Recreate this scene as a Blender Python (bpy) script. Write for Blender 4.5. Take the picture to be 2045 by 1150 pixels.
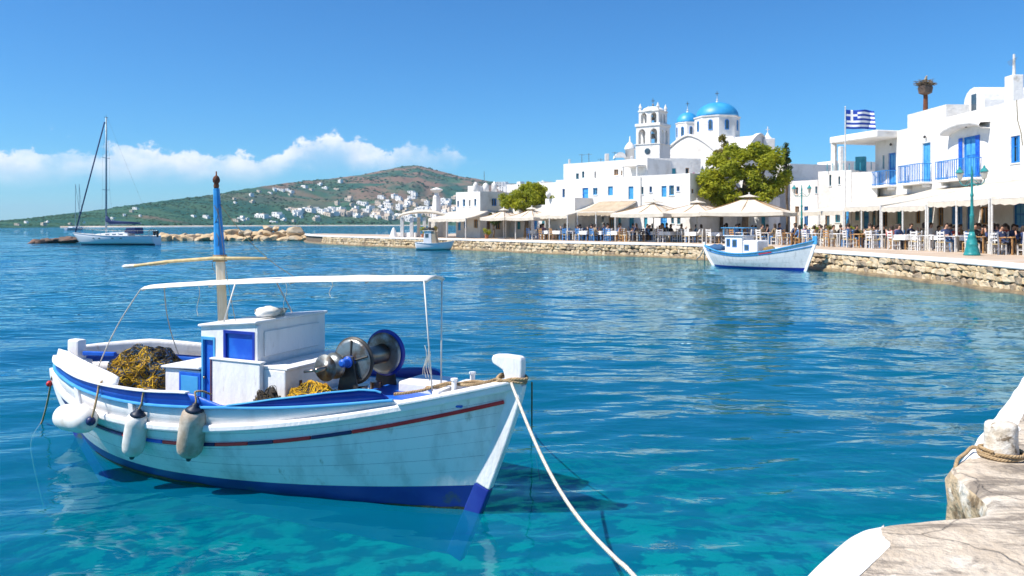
import bpy, bmesh, math, random
import numpy as np
from mathutils import Vector, Matrix, noise as mnoise

for o in list(bpy.data.objects):
    bpy.data.objects.remove(o, do_unlink=True)
SC = bpy.context.scene
COL = SC.collection
R = math.radians

# ------------------------------------------------------------------ camera
F = 1590.6          # focal length in pixels of the 2045 px wide photograph
HZ = 447.0          # row of the horizon
CX = 1022.5
H = 2.4             # eye height above the water
cam_d = bpy.data.cameras.new('camera')
cam = bpy.data.objects.new('camera', cam_d)
COL.objects.link(cam)
cam.location = (0, 0, H)
cam.rotation_euler = (R(90), 0, 0)
cam_d.sensor_width = 36
cam_d.lens = 36 * F / 2045
cam_d.shift_y = -(575 - HZ) / 2045
cam_d.clip_start = 0.05
cam_d.clip_end = 60000
cam_d.dof.use_dof = True
cam_d.dof.focus_distance = 7.6
cam_d.dof.aperture_fstop = 4.0
SC.camera = cam

# ------------------------------------------------------------------ light
SUN_AZ = R(-111)      # from +Y towards +X; sun stands to the left
SUN_EL = R(54)
sv = Vector((math.sin(SUN_AZ) * math.cos(SUN_EL), math.cos(SUN_AZ) * math.cos(SUN_EL), math.sin(SUN_EL)))
sun_d = bpy.data.lights.new('sun', 'SUN')
sun_d.energy = 5.0
sun_d.angle = R(0.53)
sun_d.color = (1.0, 0.94, 0.85)
sun = bpy.data.objects.new('sun', sun_d)
COL.objects.link(sun)
sun.rotation_euler = sv.to_track_quat('Z', 'Y').to_euler()

world = bpy.data.worlds.new('World')
SC.world = world
world.use_nodes = True
wn, wl = world.node_tree.nodes, world.node_tree.links
wn.clear()
def N(t, **k):
    n = wn.new(t)
    for a, b in k.items(): setattr(n, a, b)
    return n
def wmath(op, a, b=None, clamp=False):
    n = N('ShaderNodeMath', operation=op, use_clamp=clamp)
    for i, v in enumerate((a, b)):
        if v is None: continue
        if isinstance(v, (int, float)): n.inputs[i].default_value = v
        else: wl.new(v, n.inputs[i])
    return n.outputs[0]
def wmap(v, a, b, c, d, smooth=True):
    n = N('ShaderNodeMapRange', interpolation_type='SMOOTHSTEP' if smooth else 'LINEAR')
    wl.new(v, n.inputs[0])
    for i, x in enumerate((a, b, c, d)):
        if isinstance(x, (int, float)): n.inputs[i + 1].default_value = x
        else: wl.new(x, n.inputs[i + 1])
    return n.outputs[0]
sky = N('ShaderNodeTexSky', sky_type='NISHITA')
sky.sun_disc = False
sky.sun_elevation = SUN_EL
sky.sun_rotation = SUN_AZ
sky.altitude = 0
sky.air_density = 1.0
sky.dust_density = 0.0
sky.ozone_density = 8.0
hs = N('ShaderNodeHueSaturation')
hs.inputs['Saturation'].default_value = 1.05
hs.inputs['Value'].default_value = 1.0
wl.new(sky.outputs[0], hs.inputs['Color'])
wb_ = N('ShaderNodeMix', data_type='RGBA', blend_type='MULTIPLY')     # white balance of the photograph
wb_.inputs['Factor'].default_value = 1.0
wb_.inputs['B'].default_value = (0.48, 0.94, 1.18, 1)
wl.new(hs.outputs[0], wb_.inputs['A'])
tc = N('ShaderNodeTexCoord')
sep = N('ShaderNodeSeparateXYZ')
wl.new(tc.outputs['Generated'], sep.inputs[0])
az = wmath('ARCTAN2', sep.outputs[0], sep.outputs[1])
hor = wmath('SQRT', wmath('ADD', wmath('MULTIPLY', sep.outputs[0], sep.outputs[0]), wmath('MULTIPLY', sep.outputs[1], sep.outputs[1])))
el = wmath('DIVIDE', sep.outputs[2], wmath('MAXIMUM', hor, 0.01))
azn = wmap(az, -0.75, 0.75, 0, 1, False)
def fcurve(pts, y1=0.14):
    n = N('ShaderNodeFloatCurve')
    c = n.mapping.curves[0]
    P = [((math.atan((px - CX) / F) + 0.75) / 1.5, v / y1) for px, v in pts]
    while len(c.points) < len(P): c.points.new(0.5, 0.5)
    for p, (x, y) in zip(c.points, P):
        p.location = (x, y); p.handle_type = 'AUTO'
    n.mapping.update()
    wl.new(azn, n.inputs['Value'])
    return wmath('MULTIPLY', n.outputs[0], y1)
top = fcurve([(-600, .07), (-200, .080), (0, .079), (130, .080), (200, .083), (255, .092), (310, .088), (400, .083), (490, .083),
              (556, .084), (585, .102), (650, .109), (705, .109), (745, .096), (778, .088), (800, .101), (850, .097), (900, .099),
              (925, .086), (960, .075), (1500, .07), (2100, .07)])
bot = fcurve([(-600, .055), (0, .056), (300, .061), (520, .064), (600, .074), (760, .072), (800, .080), (905, .083), (930, .092), (2100, .092)])
cvec = N('ShaderNodeCombineXYZ')
wl.new(az, cvec.inputs[0]); wl.new(wmath('MULTIPLY', el, 1.25), cvec.inputs[1])
def wnoise(scale, detail, rough=0.55, w=0):
    n = N('ShaderNodeTexNoise')
    n.inputs['Scale'].default_value = scale; n.inputs['Detail'].default_value = detail; n.inputs['Roughness'].default_value = rough
    wl.new(cvec.outputs[0], n.inputs['Vector'])
    return n.outputs['Fac']
n1 = wnoise(38, 7, 0.6)
n2 = wnoise(11, 5, 0.55)
lump = wmath('MULTIPLY', wmath('SUBTRACT', n1, 0.5), 0.056)
edge = wmath('ADD', wmath('SUBTRACT', top, el), lump)
mtop = wmap(edge, -0.001, 0.007, 0, 1)
mbot = wmap(wmath('ADD', wmath('SUBTRACT', el, bot), wmath('MULTIPLY', wmath('SUBTRACT', n2, 0.5), 0.03)), -0.020, 0.016, 0, 1)
cl = wmath('MULTIPLY', mtop, mbot)
cl = wmath('MULTIPLY', cl, wmap(n2, 0.36, 0.58, 0.35, 1.0))
# thin separate wisps, drifting at the same height all round
n3 = wnoise(17, 4, 0.6)
wis = wmath('MULTIPLY', wmap(n3, 0.64, 0.78, 0, 0.75), wmap(wmath('ABSOLUTE', wmath('SUBTRACT', el, 0.098)), 0.004, 0.020, 1, 0))
cl = wmath('MAXIMUM', cl, wis)
cl = wmath('MULTIPLY', cl, 0.88, True)
body = wmath('ADD', wmath('MULTIPLY', wmap(edge, 0.0, 0.05, 1, 0.25), 0.6), wmath('MULTIPLY', wmap(n1, 0.35, 0.62, 0, 1), 0.5), True)
ccol = N('ShaderNodeMix', data_type='RGBA')
ccol.inputs['A'].default_value = (5.2, 6.3, 7.9, 1)
ccol.inputs['B'].default_value = (8.9, 9.0, 9.2, 1)
wl.new(body, ccol.inputs['Factor'])
cm = N('ShaderNodeMix', data_type='RGBA')
wl.new(cl, cm.inputs['Factor']); wl.new(wb_.outputs['Result'], cm.inputs['A']); wl.new(ccol.outputs['Result'], cm.inputs['B'])
bg = N('ShaderNodeBackground')
bg.inputs['Strength'].default_value = 0.084
wl.new(cm.outputs['Result'], bg.inputs['Color'])
wo = N('ShaderNodeOutputWorld')
wl.new(bg.outputs[0], wo.inputs['Surface'])

vs = SC.view_settings
vs.view_transform = 'Standard'
vs.look = 'None'
vs.exposure = 0.6
vs.gamma = 1
SC.cycles.use_denoising = True
SC.cycles.max_bounces = 6
SC.cycles.diffuse_bounces = 3
SC.cycles.glossy_bounces = 3
SC.cycles.transparent_max_bounces = 12
SC.cycles.transmission_bounces = 4
SC.cycles.volume_bounces = 0
SC.cycles.caustics_reflective = False
SC.cycles.caustics_refractive = False

# ------------------------------------------------------------------ helpers
def at(px, py, D):
    """world point seen at a pixel of the photograph, D metres away along Y"""
    return Vector(((px - CX) / F * D, D, H - (py - HZ) / F * D))
def ground(px, py, z):
    D = (H - z) * F / (py - HZ)
    return Vector(((px - CX) / F * D, D, z))
def to_px(p):
    return CX + F * p[0] / p[1], HZ + F * (H - p[2]) / p[1]

def empty(name, loc=(0, 0, 0), rz=0):
    o = bpy.data.objects.new(name, None)
    o.location = loc
    o.rotation_euler = (0, 0, rz)
    o.empty_display_size = 0.2
    COL.objects.link(o)
    return o
def tag(o, label=None, cat=None, group=None, kind=None):
    if label: o['label'] = label
    if cat: o['category'] = cat
    if group: o['group'] = group
    if kind: o['kind'] = kind
    return o
def kids(o):
    return list(o.children)
def copy_tree(o, parent=None):
    c = o.copy()
    COL.objects.link(c)
    c.parent = parent
    for ch in kids(o): copy_tree(ch, c)
    return c

class MB:
    def __init__(self):
        self.v = []; self.f = []; self.mi = []; self.cur = 0
    def add(self, vs, fs):
        b = len(self.v)
        self.v += [tuple(p) for p in vs]
        for f in fs:
            self.f.append(tuple(b + i for i in f)); self.mi.append(self.cur)
        return self
    def box(self, x0, x1, y0, y1, z0, z1):
        vs = [(x0, y0, z0), (x1, y0, z0), (x1, y1, z0), (x0, y1, z0), (x0, y0, z1), (x1, y0, z1), (x1, y1, z1), (x0, y1, z1)]
        return self.add(vs, [(3, 2, 1, 0), (4, 5, 6, 7), (0, 1, 5, 4), (1, 2, 6, 5), (2, 3, 7, 6), (3, 0, 4, 7)])
    def obox(self, c, ux, uy, uz, hx, hy, hz):
        c = Vector(c); ux = Vector(ux); uy = Vector(uy); uz = Vector(uz)
        vs = [c + ux * hx * a + uy * hy * b + uz * hz * d for a, b, d in
              ((-1, -1, -1), (1, -1, -1), (1, 1, -1), (-1, 1, -1), (-1, -1, 1), (1, -1, 1), (1, 1, 1), (-1, 1, 1))]
        return self.add(vs, [(3, 2, 1, 0), (4, 5, 6, 7), (0, 1, 5, 4), (1, 2, 6, 5), (2, 3, 7, 6), (3, 0, 4, 7)])
    def tube(self, pts, r, n=8, cap=True):
        pts = [Vector(p) for p in pts]
        rs = r if isinstance(r, (list, tuple)) else [r] * len(pts)
        vs, fs = [], []
        up = None
        for i, p in enumerate(pts):
            t = (pts[min(i + 1, len(pts) - 1)] - pts[max(i - 1, 0)])
            if t.length < 1e-9: t = Vector((0, 0, 1))
            t.normalize()
            if up is None:
                up = Vector((0, 0, 1)) if abs(t.z) < 0.9 else Vector((1, 0, 0))
            a = t.cross(up)
            if a.length < 1e-6: a = t.orthogonal()
            a.normalize(); b = a.cross(t).normalized(); up = b
            for k in range(n):
                w = 2 * math.pi * k / n
                vs.append(p + (a * math.cos(w) + b * math.sin(w)) * rs[i])
        for i in range(len(pts) - 1):
            for k in range(n):
                k2 = (k + 1) % n
                fs.append((i * n + k, i * n + k2, (i + 1) * n + k2, (i + 1) * n + k))
        if cap:
            fs.append(tuple(range(n))); fs.append(tuple((len(pts) - 1) * n + k for k in reversed(range(n))))
        return self.add(vs, fs)
    def lathe(self, prof, n=16, o=(0, 0, 0), ax=(0, 0, 1), cap=True):
        """prof: (radius, height) list along axis"""
        o = Vector(o); ax = Vector(ax).normalized()
        a = ax.orthogonal().normalized() if abs(ax.z) < 0.99 else Vector((1, 0, 0))
        b = ax.cross(a)
        vs, fs = [], []
        for r, h in prof:
            for k in range(n):
                w = 2 * math.pi * k / n
                vs.append(o + ax * h + (a * math.cos(w) + b * math.sin(w)) * r)
        for i in range(len(prof) - 1):
            for k in range(n):
                k2 = (k + 1) % n
                fs.append((i * n + k, i * n + k2, (i + 1) * n + k2, (i + 1) * n + k))
        if cap:
            fs.append(tuple(reversed(range(n)))); fs.append(tuple((len(prof) - 1) * n + k for k in range(n)))
        return self.add(vs, fs)
    def sweep(self, path, w, h, up=(0, 0, 1), cap=True):
        """rectangular section: w across, h along up"""
        path = [Vector(p) for p in path]
        up = Vector(up)
        vs, fs = [], []
        for i, p in enumerate(path):
            t = (path[min(i + 1, len(path) - 1)] - path[max(i - 1, 0)]).normalized()
            a = t.cross(up).normalized(); b = a.cross(t).normalized()
            ww = w[i] if isinstance(w, (list, tuple)) else w
            hh = h[i] if isinstance(h, (list, tuple)) else h
            for s, q in ((-1, -1), (1, -1), (1, 1), (-1, 1)):
                vs.append(p + a * s * ww / 2 + b * q * hh / 2)
        for i in range(len(path) - 1):
            for k in range(4):
                k2 = (k + 1) % 4
                fs.append((i * 4 + k, i * 4 + k2, i * 4 + 4 + k2, i * 4 + 4 + k))
        if cap:
            m = (len(path) - 1) * 4
            fs += [(3, 2, 1, 0), (m, m + 1, m + 2, m + 3)]
        return self.add(vs, fs)
    def prism(self, poly, o, ux, uy, un, h):
        """2-D polygon in the (ux,uy) plane extruded by h along un, centred"""
        o = Vector(o); ux = Vector(ux); uy = Vector(uy); un = Vector(un)
        n = len(poly)
        vs = [o + ux * a + uy * b - un * h / 2 for a, b in poly] + [o + ux * a + uy * b + un * h / 2 for a, b in poly]
        fs = [tuple(reversed(range(n))), tuple(range(n, 2 * n))] + [(i, (i + 1) % n, n + (i + 1) % n, n + i) for i in range(n)]
        return self.add(vs, fs)
    def grid(self, rows, close=False):
        m = len(rows[0])
        vs = [p for r in rows for p in r]
        fs = []
        for i in range(len(rows) - 1):
            for k in range(m if close else m - 1):
                k2 = (k + 1) % m
                fs.append((i * m + k, i * m + k2, (i + 1) * m + k2, (i + 1) * m + k))
        return self.add(vs, fs)
    def mesh(self, name, mats, smooth=False):
        me = bpy.data.meshes.new(name)
        me.from_pydata(self.v, [], self.f)
        for m in (mats if isinstance(mats, (list, tuple)) else [mats]):
            me.materials.append(M[m] if isinstance(m, str) else m)
        if isinstance(mats, (list, tuple)) and len(mats) > 1:
            me.polygons.foreach_set('material_index', self.mi)
        bm = bmesh.new(); bm.from_mesh(me)
        bmesh.ops.recalc_face_normals(bm, faces=bm.faces)
        bm.to_mesh(me); bm.free()
        if smooth: me.polygons.foreach_set('use_smooth', [True] * len(me.polygons))
        me.update()
        return me
    def build(self, name, mats, parent=None, smooth=False, bevel=0, solid=0, seg=2, sub=0, autosmooth=False):
        me = self.mesh(name, mats, smooth)
        o = bpy.data.objects.new(name, me)
        COL.objects.link(o)
        if parent: o.parent = parent
        if solid:
            md = o.modifiers.new('solid', 'SOLIDIFY'); md.thickness = solid; md.offset = -1 if solid > 0 else 1; md.thickness = abs(solid)
        if bevel:
            md = o.modifiers.new('bevel', 'BEVEL'); md.width = bevel; md.segments = seg; md.limit_method = 'ANGLE'; md.angle_limit = R(40)
        if sub:
            md = o.modifiers.new('sub', 'SUBSURF'); md.levels = sub; md.render_levels = sub
        return o
def obj(name, me, parent=None, loc=None, rot=None, scale=None):
    o = bpy.data.objects.new(name, me)
    COL.objects.link(o)
    if parent: o.parent = parent
    if loc is not None: o.location = loc
    if rot is not None: o.rotation_euler = rot
    if scale is not None: o.scale = scale
    return o

# ------------------------------------------------------------------ materials
M = {}
def mat(name, col, rough=0.6, col2=None, nscale=4.0, ndet=5, lo=0.35, hi=0.65, bump=0.0, bscale=20.0, metal=0.0, spec=0.4, col3=None, n3scale=1.0, lo3=0.5, hi3=0.7, stretch=None, bdist=0.02):
    m = bpy.data.materials.new(name)
    m.use_nodes = True
    nt = m.node_tree; nd, ln = nt.nodes, nt.links
    p = nd['Principled BSDF']
    p.inputs['Roughness'].default_value = rough
    p.inputs['Metallic'].default_value = metal
    p.inputs['Specular IOR Level'].default_value = spec
    p.inputs['Base Color'].default_value = (*col, 1)
    t = nd.new('ShaderNodeTexCoord')
    vec = t.outputs['Object']
    if stretch:
        mp = nd.new('ShaderNodeMapping'); mp.inputs['Scale'].default_value = stretch
        ln.new(vec, mp.inputs[0]); vec = mp.outputs[0]
    def noise(s, d):
        n = nd.new('ShaderNodeTexNoise'); n.inputs['Scale'].default_value = s; n.inputs['Detail'].default_value = d
        n.inputs['Roughness'].default_value = 0.6
        ln.new(vec, n.inputs['Vector']); return n.outputs['Fac']
    def rng(v, a, b):
        n = nd.new('ShaderNodeMapRange'); n.interpolation_type = 'SMOOTHSTEP'
        n.inputs[1].default_value = a; n.inputs[2].default_value = b
        ln.new(v, n.inputs[0]); return n.outputs[0]
    def mix(f, a, b):
        n = nd.new('ShaderNodeMix'); n.data_type = 'RGBA'
        ln.new(f, n.inputs['Factor'])
        for k, s in (('A', a), ('B', b)):
            if isinstance(s, tuple): n.inputs[k].default_value = (*s, 1)
            else: ln.new(s, n.inputs[k])
        return n.outputs['Result']
    c = None
    if col2:
        c = mix(rng(noise(nscale, ndet), lo, hi), col, col2)
    if col3:
        c = mix(rng(noise(n3scale, ndet), lo3, hi3), c if c else col, col3)
    if c: ln.new(c, p.inputs['Base Color'])
    if bump:
        b = nd.new('ShaderNodeBump'); b.inputs['Strength'].default_value = bump; b.inputs['Distance'].default_value = bdist
        ln.new(noise(bscale, 6), b.inputs['Height']); ln.new(b.outputs[0], p.inputs['Normal'])
    M[name] = m
    return m
W1 = (0.76, 0.74, 0.71)
mat('whitewash', W1, 0.85, (0.63, 0.60, 0.56), 0.8, 7, 0.44, 0.70, 0.8, 4, spec=0.2, col3=(0.50, 0.45, 0.39), n3scale=1.7, lo3=0.60, hi3=0.82, bdist=0.06)
mat('whitewash_warm', (0.74, 0.70, 0.64), 0.85, (0.62, 0.58, 0.52), 0.8, 6, 0.42, 0.75, 0.35, 6, spec=0.2)
mat('roof_white', (0.72, 0.71, 0.69), 0.9, (0.58, 0.56, 0.53), 0.7, 5, spec=0.2)
mat('dome_blue', (0.03, 0.27, 0.56), 0.45, (0.05, 0.34, 0.62), 0.9, 5, 0.4, 0.7, spec=0.5)
mat('paint_blue', (0.015, 0.16, 0.52), 0.45, (0.03, 0.24, 0.60), 3, 5)
mat('paint_blue_light', (0.05, 0.30, 0.62), 0.45, (0.09, 0.38, 0.66), 3, 5)
mat('paint_teal', (0.03, 0.26, 0.36), 0.5, (0.06, 0.33, 0.42), 3, 5)
mat('glass_dark', (0.035, 0.06, 0.085), 0.08, (0.06, 0.10, 0.13), 1.5, 3, spec=0.7)
mat('dark_inside', (0.05, 0.05, 0.055), 0.8)
mat('canvas', (0.80, 0.74, 0.64), 0.85, (0.70, 0.64, 0.54), 1.6, 5, 0.4, 0.7, 0.2, 12, spec=0.1)
mat('canvas_tan', (0.62, 0.51, 0.38), 0.85, (0.52, 0.42, 0.30), 1.6, 5, spec=0.1)
mat('pole_white', (0.68, 0.67, 0.64), 0.5, (0.55, 0.53, 0.50), 8, 4)
mat('paving', (0.50, 0.39, 0.29), 0.85, (0.40, 0.31, 0.23), 0.8, 6, 0.38, 0.68, 0.3, 3, col3=(0.56, 0.49, 0.42), n3scale=0.25, lo3=0.45, hi3=0.7)
mat('coping_white', (0.78, 0.76, 0.73), 0.8, (0.62, 0.57, 0.50), 1.5, 6, 0.5, 0.75, 0.4, 5)
mat('stone_tan', (0.50, 0.36, 0.20), 0.9, (0.60, 0.48, 0.31), 2.2, 6, 0.35, 0.65, 0.8, 7, bdist=0.05)
mat('stone_pale', (0.64, 0.52, 0.36), 0.9, (0.50, 0.38, 0.23), 2.2, 6, 0.4, 0.7, 0.8, 7, bdist=0.05)
mat('stone_grey', (0.42, 0.33, 0.23), 0.9, (0.28, 0.21, 0.14), 2.2, 6, 0.35, 0.65, 0.8, 7, bdist=0.05)
mat('mortar_dark', (0.13, 0.10, 0.075), 0.95, (0.19, 0.15, 0.11), 3, 5)
mat('wet_stone', (0.16, 0.12, 0.07), 0.4, (0.28, 0.21, 0.12), 2.5, 5, bump=0.6, bscale=6, bdist=0.05)
mat('boulder', (0.55, 0.40, 0.23), 0.9, (0.40, 0.30, 0.19), 0.5, 6, 0.35, 0.65, 0.7, 2.0, col3=(0.60, 0.50, 0.36), n3scale=0.22, lo3=0.45, hi3=0.65, bdist=0.15)
mat('reef', (0.10, 0.075, 0.06), 0.85, (0.24, 0.12, 0.08), 0.35, 6, 0.4, 0.7, 0.8, 1.5, bdist=0.15)
mat('hull_white', (0.86, 0.85, 0.83), 0.38, (0.64, 0.64, 0.62), 2.0, 6, 0.45, 0.72, 0.25, 12, spec=0.5, col3=(0.42, 0.36, 0.28), n3scale=3.2, lo3=0.60, hi3=0.80, stretch=(2.6, 2.6, 0.9))
mat('boat_white', (0.80, 0.79, 0.79), 0.42, (0.69, 0.67, 0.66), 2.2, 6, 0.46, 0.74, 0.3, 16, spec=0.45, col3=(0.42, 0.34, 0.26), n3scale=3.6, lo3=0.63, hi3=0.82, stretch=(2.4, 2.4, 0.9))
mat('hull_blue', (0.006, 0.020, 0.26), 0.35, (0.012, 0.04, 0.34), 2.5, 5, spec=0.5)
mat('boot_blue', (0.006, 0.018, 0.22), 0.4, (0.014, 0.04, 0.28), 2.5, 5, spec=0.5, col3=(0.05, 0.09, 0.06), n3scale=3.5, lo3=0.58, hi3=0.75)
mat('trim_blue', (0.008, 0.075, 0.46), 0.4, (0.015, 0.12, 0.54), 4, 5, bump=0.15, bscale=15)
mat('door_blue', (0.006, 0.075, 0.50), 0.4, (0.015, 0.14, 0.58), 4, 5, bump=0.1, bscale=15)
mat('trim_red', (0.50, 0.012, 0.016), 0.45, (0.58, 0.03, 0.03), 5, 4)
mat('trim_navy', (0.01, 0.02, 0.09), 0.45)
mat('weed', (0.035, 0.055, 0.03), 0.8, (0.08, 0.085, 0.05), 14, 5, bump=0.5, bscale=40)
mat('deck_grey', (0.50, 0.50, 0.50), 0.7, (0.36, 0.34, 0.32), 3, 5, bump=0.2, bscale=14)
mat('mast_wood', (0.62, 0.50, 0.34), 0.7, (0.74, 0.66, 0.52), 2.5, 6, 0.35, 0.65, 0.3, 10, stretch=(6, 6, 0.6))
mat('mast_blue', (0.015, 0.20, 0.55), 0.5, (0.03, 0.27, 0.62), 6, 6, 0.4, 0.6, 0.3, 12)
mat('rust', (0.20, 0.07, 0.03), 0.85, (0.10, 0.035, 0.02), 9, 5, bump=0.6, bscale=25)
mat('steel', (0.30, 0.25, 0.21), 0.3, (0.16, 0.11, 0.08), 5, 5, 0.4, 0.7, metal=1.0)
mat('steel_dull', (0.26, 0.29, 0.30), 0.42, (0.14, 0.10, 0.07), 7, 6, 0.42, 0.66, metal=0.8, bump=0.2, bscale=25)
mat('black_iron', (0.02, 0.022, 0.025), 0.5, (0.05, 0.045, 0.04), 8, 4)
mat('rope_white', (0.66, 0.62, 0.54), 0.9, (0.50, 0.45, 0.37), 30, 4)
mat('rope_tan', (0.42, 0.30, 0.17), 0.95, (0.28, 0.19, 0.10), 22, 4, 0.35, 0.65)
mat('rope_dark', (0.10, 0.09, 0.06), 0.95, (0.18, 0.15, 0.08), 20, 4)
mat('fender_white', (0.74, 0.72, 0.68), 0.55, (0.56, 0.50, 0.42), 6, 6, 0.45, 0.75, 0.15, 20)
mat('fender_worn', (0.54, 0.47, 0.39), 0.65, (0.34, 0.27, 0.20), 7, 6, 0.35, 0.65, 0.25, 20)
mat('fender_cap', (0.015, 0.025, 0.05), 0.5)
mat('net_yellow', (0.72, 0.46, 0.02), 0.85, (0.55, 0.30, 0.02), 12, 4)
mat('net_dark', (0.018, 0.022, 0.026), 0.9, (0.06, 0.045, 0.03), 10, 5, bump=0.8, bscale=30)
mat('net_blue', (0.02, 0.07, 0.20), 0.9, (0.05, 0.13, 0.22), 12, 4)
mat('net_olive', (0.16, 0.11, 0.04), 0.9, (0.26, 0.18, 0.05), 12, 4)
mat('yacht_white', (0.80, 0.81, 0.83), 0.25, spec=0.5)
mat('yacht_alu', (0.22, 0.30, 0.36), 0.4, metal=0.3)
mat('sailcover', (0.012, 0.035, 0.12), 0.8)
mat('lamp_green', (0.015, 0.19, 0.20), 0.4, (0.03, 0.27, 0.27), 5, 5, bump=0.2, bscale=14)
mat('lamp_glass', (0.50, 0.47, 0.40), 0.15, spec=0.6)
mat('chair_white', (0.74, 0.74, 0.73), 0.55, (0.62, 0.61, 0.59), 5, 4)
mat('chair_blue', (0.06, 0.20, 0.50), 0.55, (0.10, 0.28, 0.56), 5, 4)
mat('chair_wood', (0.50, 0.28, 0.11), 0.6, (0.36, 0.19, 0.07), 6, 5)
mat('chair_dark', (0.06, 0.045, 0.04), 0.6)
mat('straw', (0.56, 0.44, 0.24), 0.8, (0.44, 0.33, 0.16), 12, 4)
mat('flag_blue', (0.012, 0.055, 0.36), 0.7)
mat('flag_white', (0.80, 0.80, 0.80), 0.7)
mat('bark', (0.10, 0.075, 0.05), 0.9, (0.17, 0.13, 0.09), 5, 6, bump=0.8, bscale=9)
mat('pink_flower', (0.52, 0.05, 0.24), 0.7)
mat('terracotta', (0.42, 0.16, 0.08), 0.8)
mat('skin', (0.50, 0.28, 0.19), 0.6)
mat('hair', (0.035, 0.022, 0.015), 0.7)
for nm, c in dict(shirt_black=(.02, .02, .025), shirt_navy=(.03, .05, .13), shirt_red=(.38, .05, .05), shirt_white=(.72, .71, .69), shirt_blue=(.10, .24, .48),
                  shirt_mauve=(.36, .20, .26), shirt_khaki=(.30, .22, .13), trousers=(.05, .05, .07), trousers_tan=(.32, .25, .17)).items():
    mat(nm, c, 0.85)
def leafmat(name, a, b, c):
    m = mat(name, a, 0.6, b, 0.55, 4, 0.35, 0.65, spec=0.25, col3=c, n3scale=2.8, lo3=0.5, hi3=0.7)
    nt = m.node_tree
    p = nt.nodes['Principled BSDF']
    tr = nt.nodes.new('ShaderNodeBsdfTranslucent')
    mx = nt.nodes.new('ShaderNodeMixShader'); mx.inputs[0].default_value = 0.45
    src = p.inputs['Base Color'].links[0].from_socket
    nt.links.new(src, tr.inputs[0])
    nt.links.new(p.outputs[0], mx.inputs[1]); nt.links.new(tr.outputs[0], mx.inputs[2])
    nt.links.new(mx.outputs[0], nt.nodes['Material Output'].inputs[0])
def translucent(name, f):
    nt = M[name].node_tree
    p = nt.nodes['Principled BSDF']; tr = nt.nodes.new('ShaderNodeBsdfTranslucent'); mx = nt.nodes.new('ShaderNodeMixShader'); mx.inputs[0].default_value = f
    nt.links.new(p.inputs['Base Color'].links[0].from_socket, tr.inputs[0])
    nt.links.new(p.outputs[0], mx.inputs[1]); nt.links.new(tr.outputs[0], mx.inputs[2]); nt.links.new(mx.outputs[0], nt.nodes['Material Output'].inputs[0])
translucent('canvas', 0.30); translucent('canvas_tan', 0.30)
leafmat('leaf', (0.28, 0.32, 0.025), (0.43, 0.43, 0.025), (0.12, 0.17, 0.02))
leafmat('leaf_dark', (0.045, 0.08, 0.02), (0.08, 0.11, 0.022), (0.025, 0.05, 0.014))
leafmat('leaf_olive', (0.22, 0.19, 0.05), (0.28, 0.24, 0.06), (0.12, 0.12, 0.03))
mat('canvas_white', (0.78, 0.76, 0.72), 0.7, (0.66, 0.62, 0.55), 3, 6, 0.45, 0.75, 0.25, 10, spec=0.2)
# ================================================================== setting
rng = random.Random(7)
_o1 = ['first', 'second', 'third', 'fourth', 'fifth', 'sixth', 'seventh', 'eighth', 'ninth', 'tenth', 'eleventh', 'twelfth', 'thirteenth', 'fourteenth', 'fifteenth', 'sixteenth', 'seventeenth', 'eighteenth', 'nineteenth']
ORD = list(_o1)
for t_, b_ in (('twent', 2), ('thirt', 3), ('fort', 4), ('fift', 5), ('sixt', 6), ('sevent', 7)):
    ORD += [t_ + 'ieth'] + [t_ + 'y-' + q_ for q_ in _o1[:9]]
nrng = np.random.default_rng(11)

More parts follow.
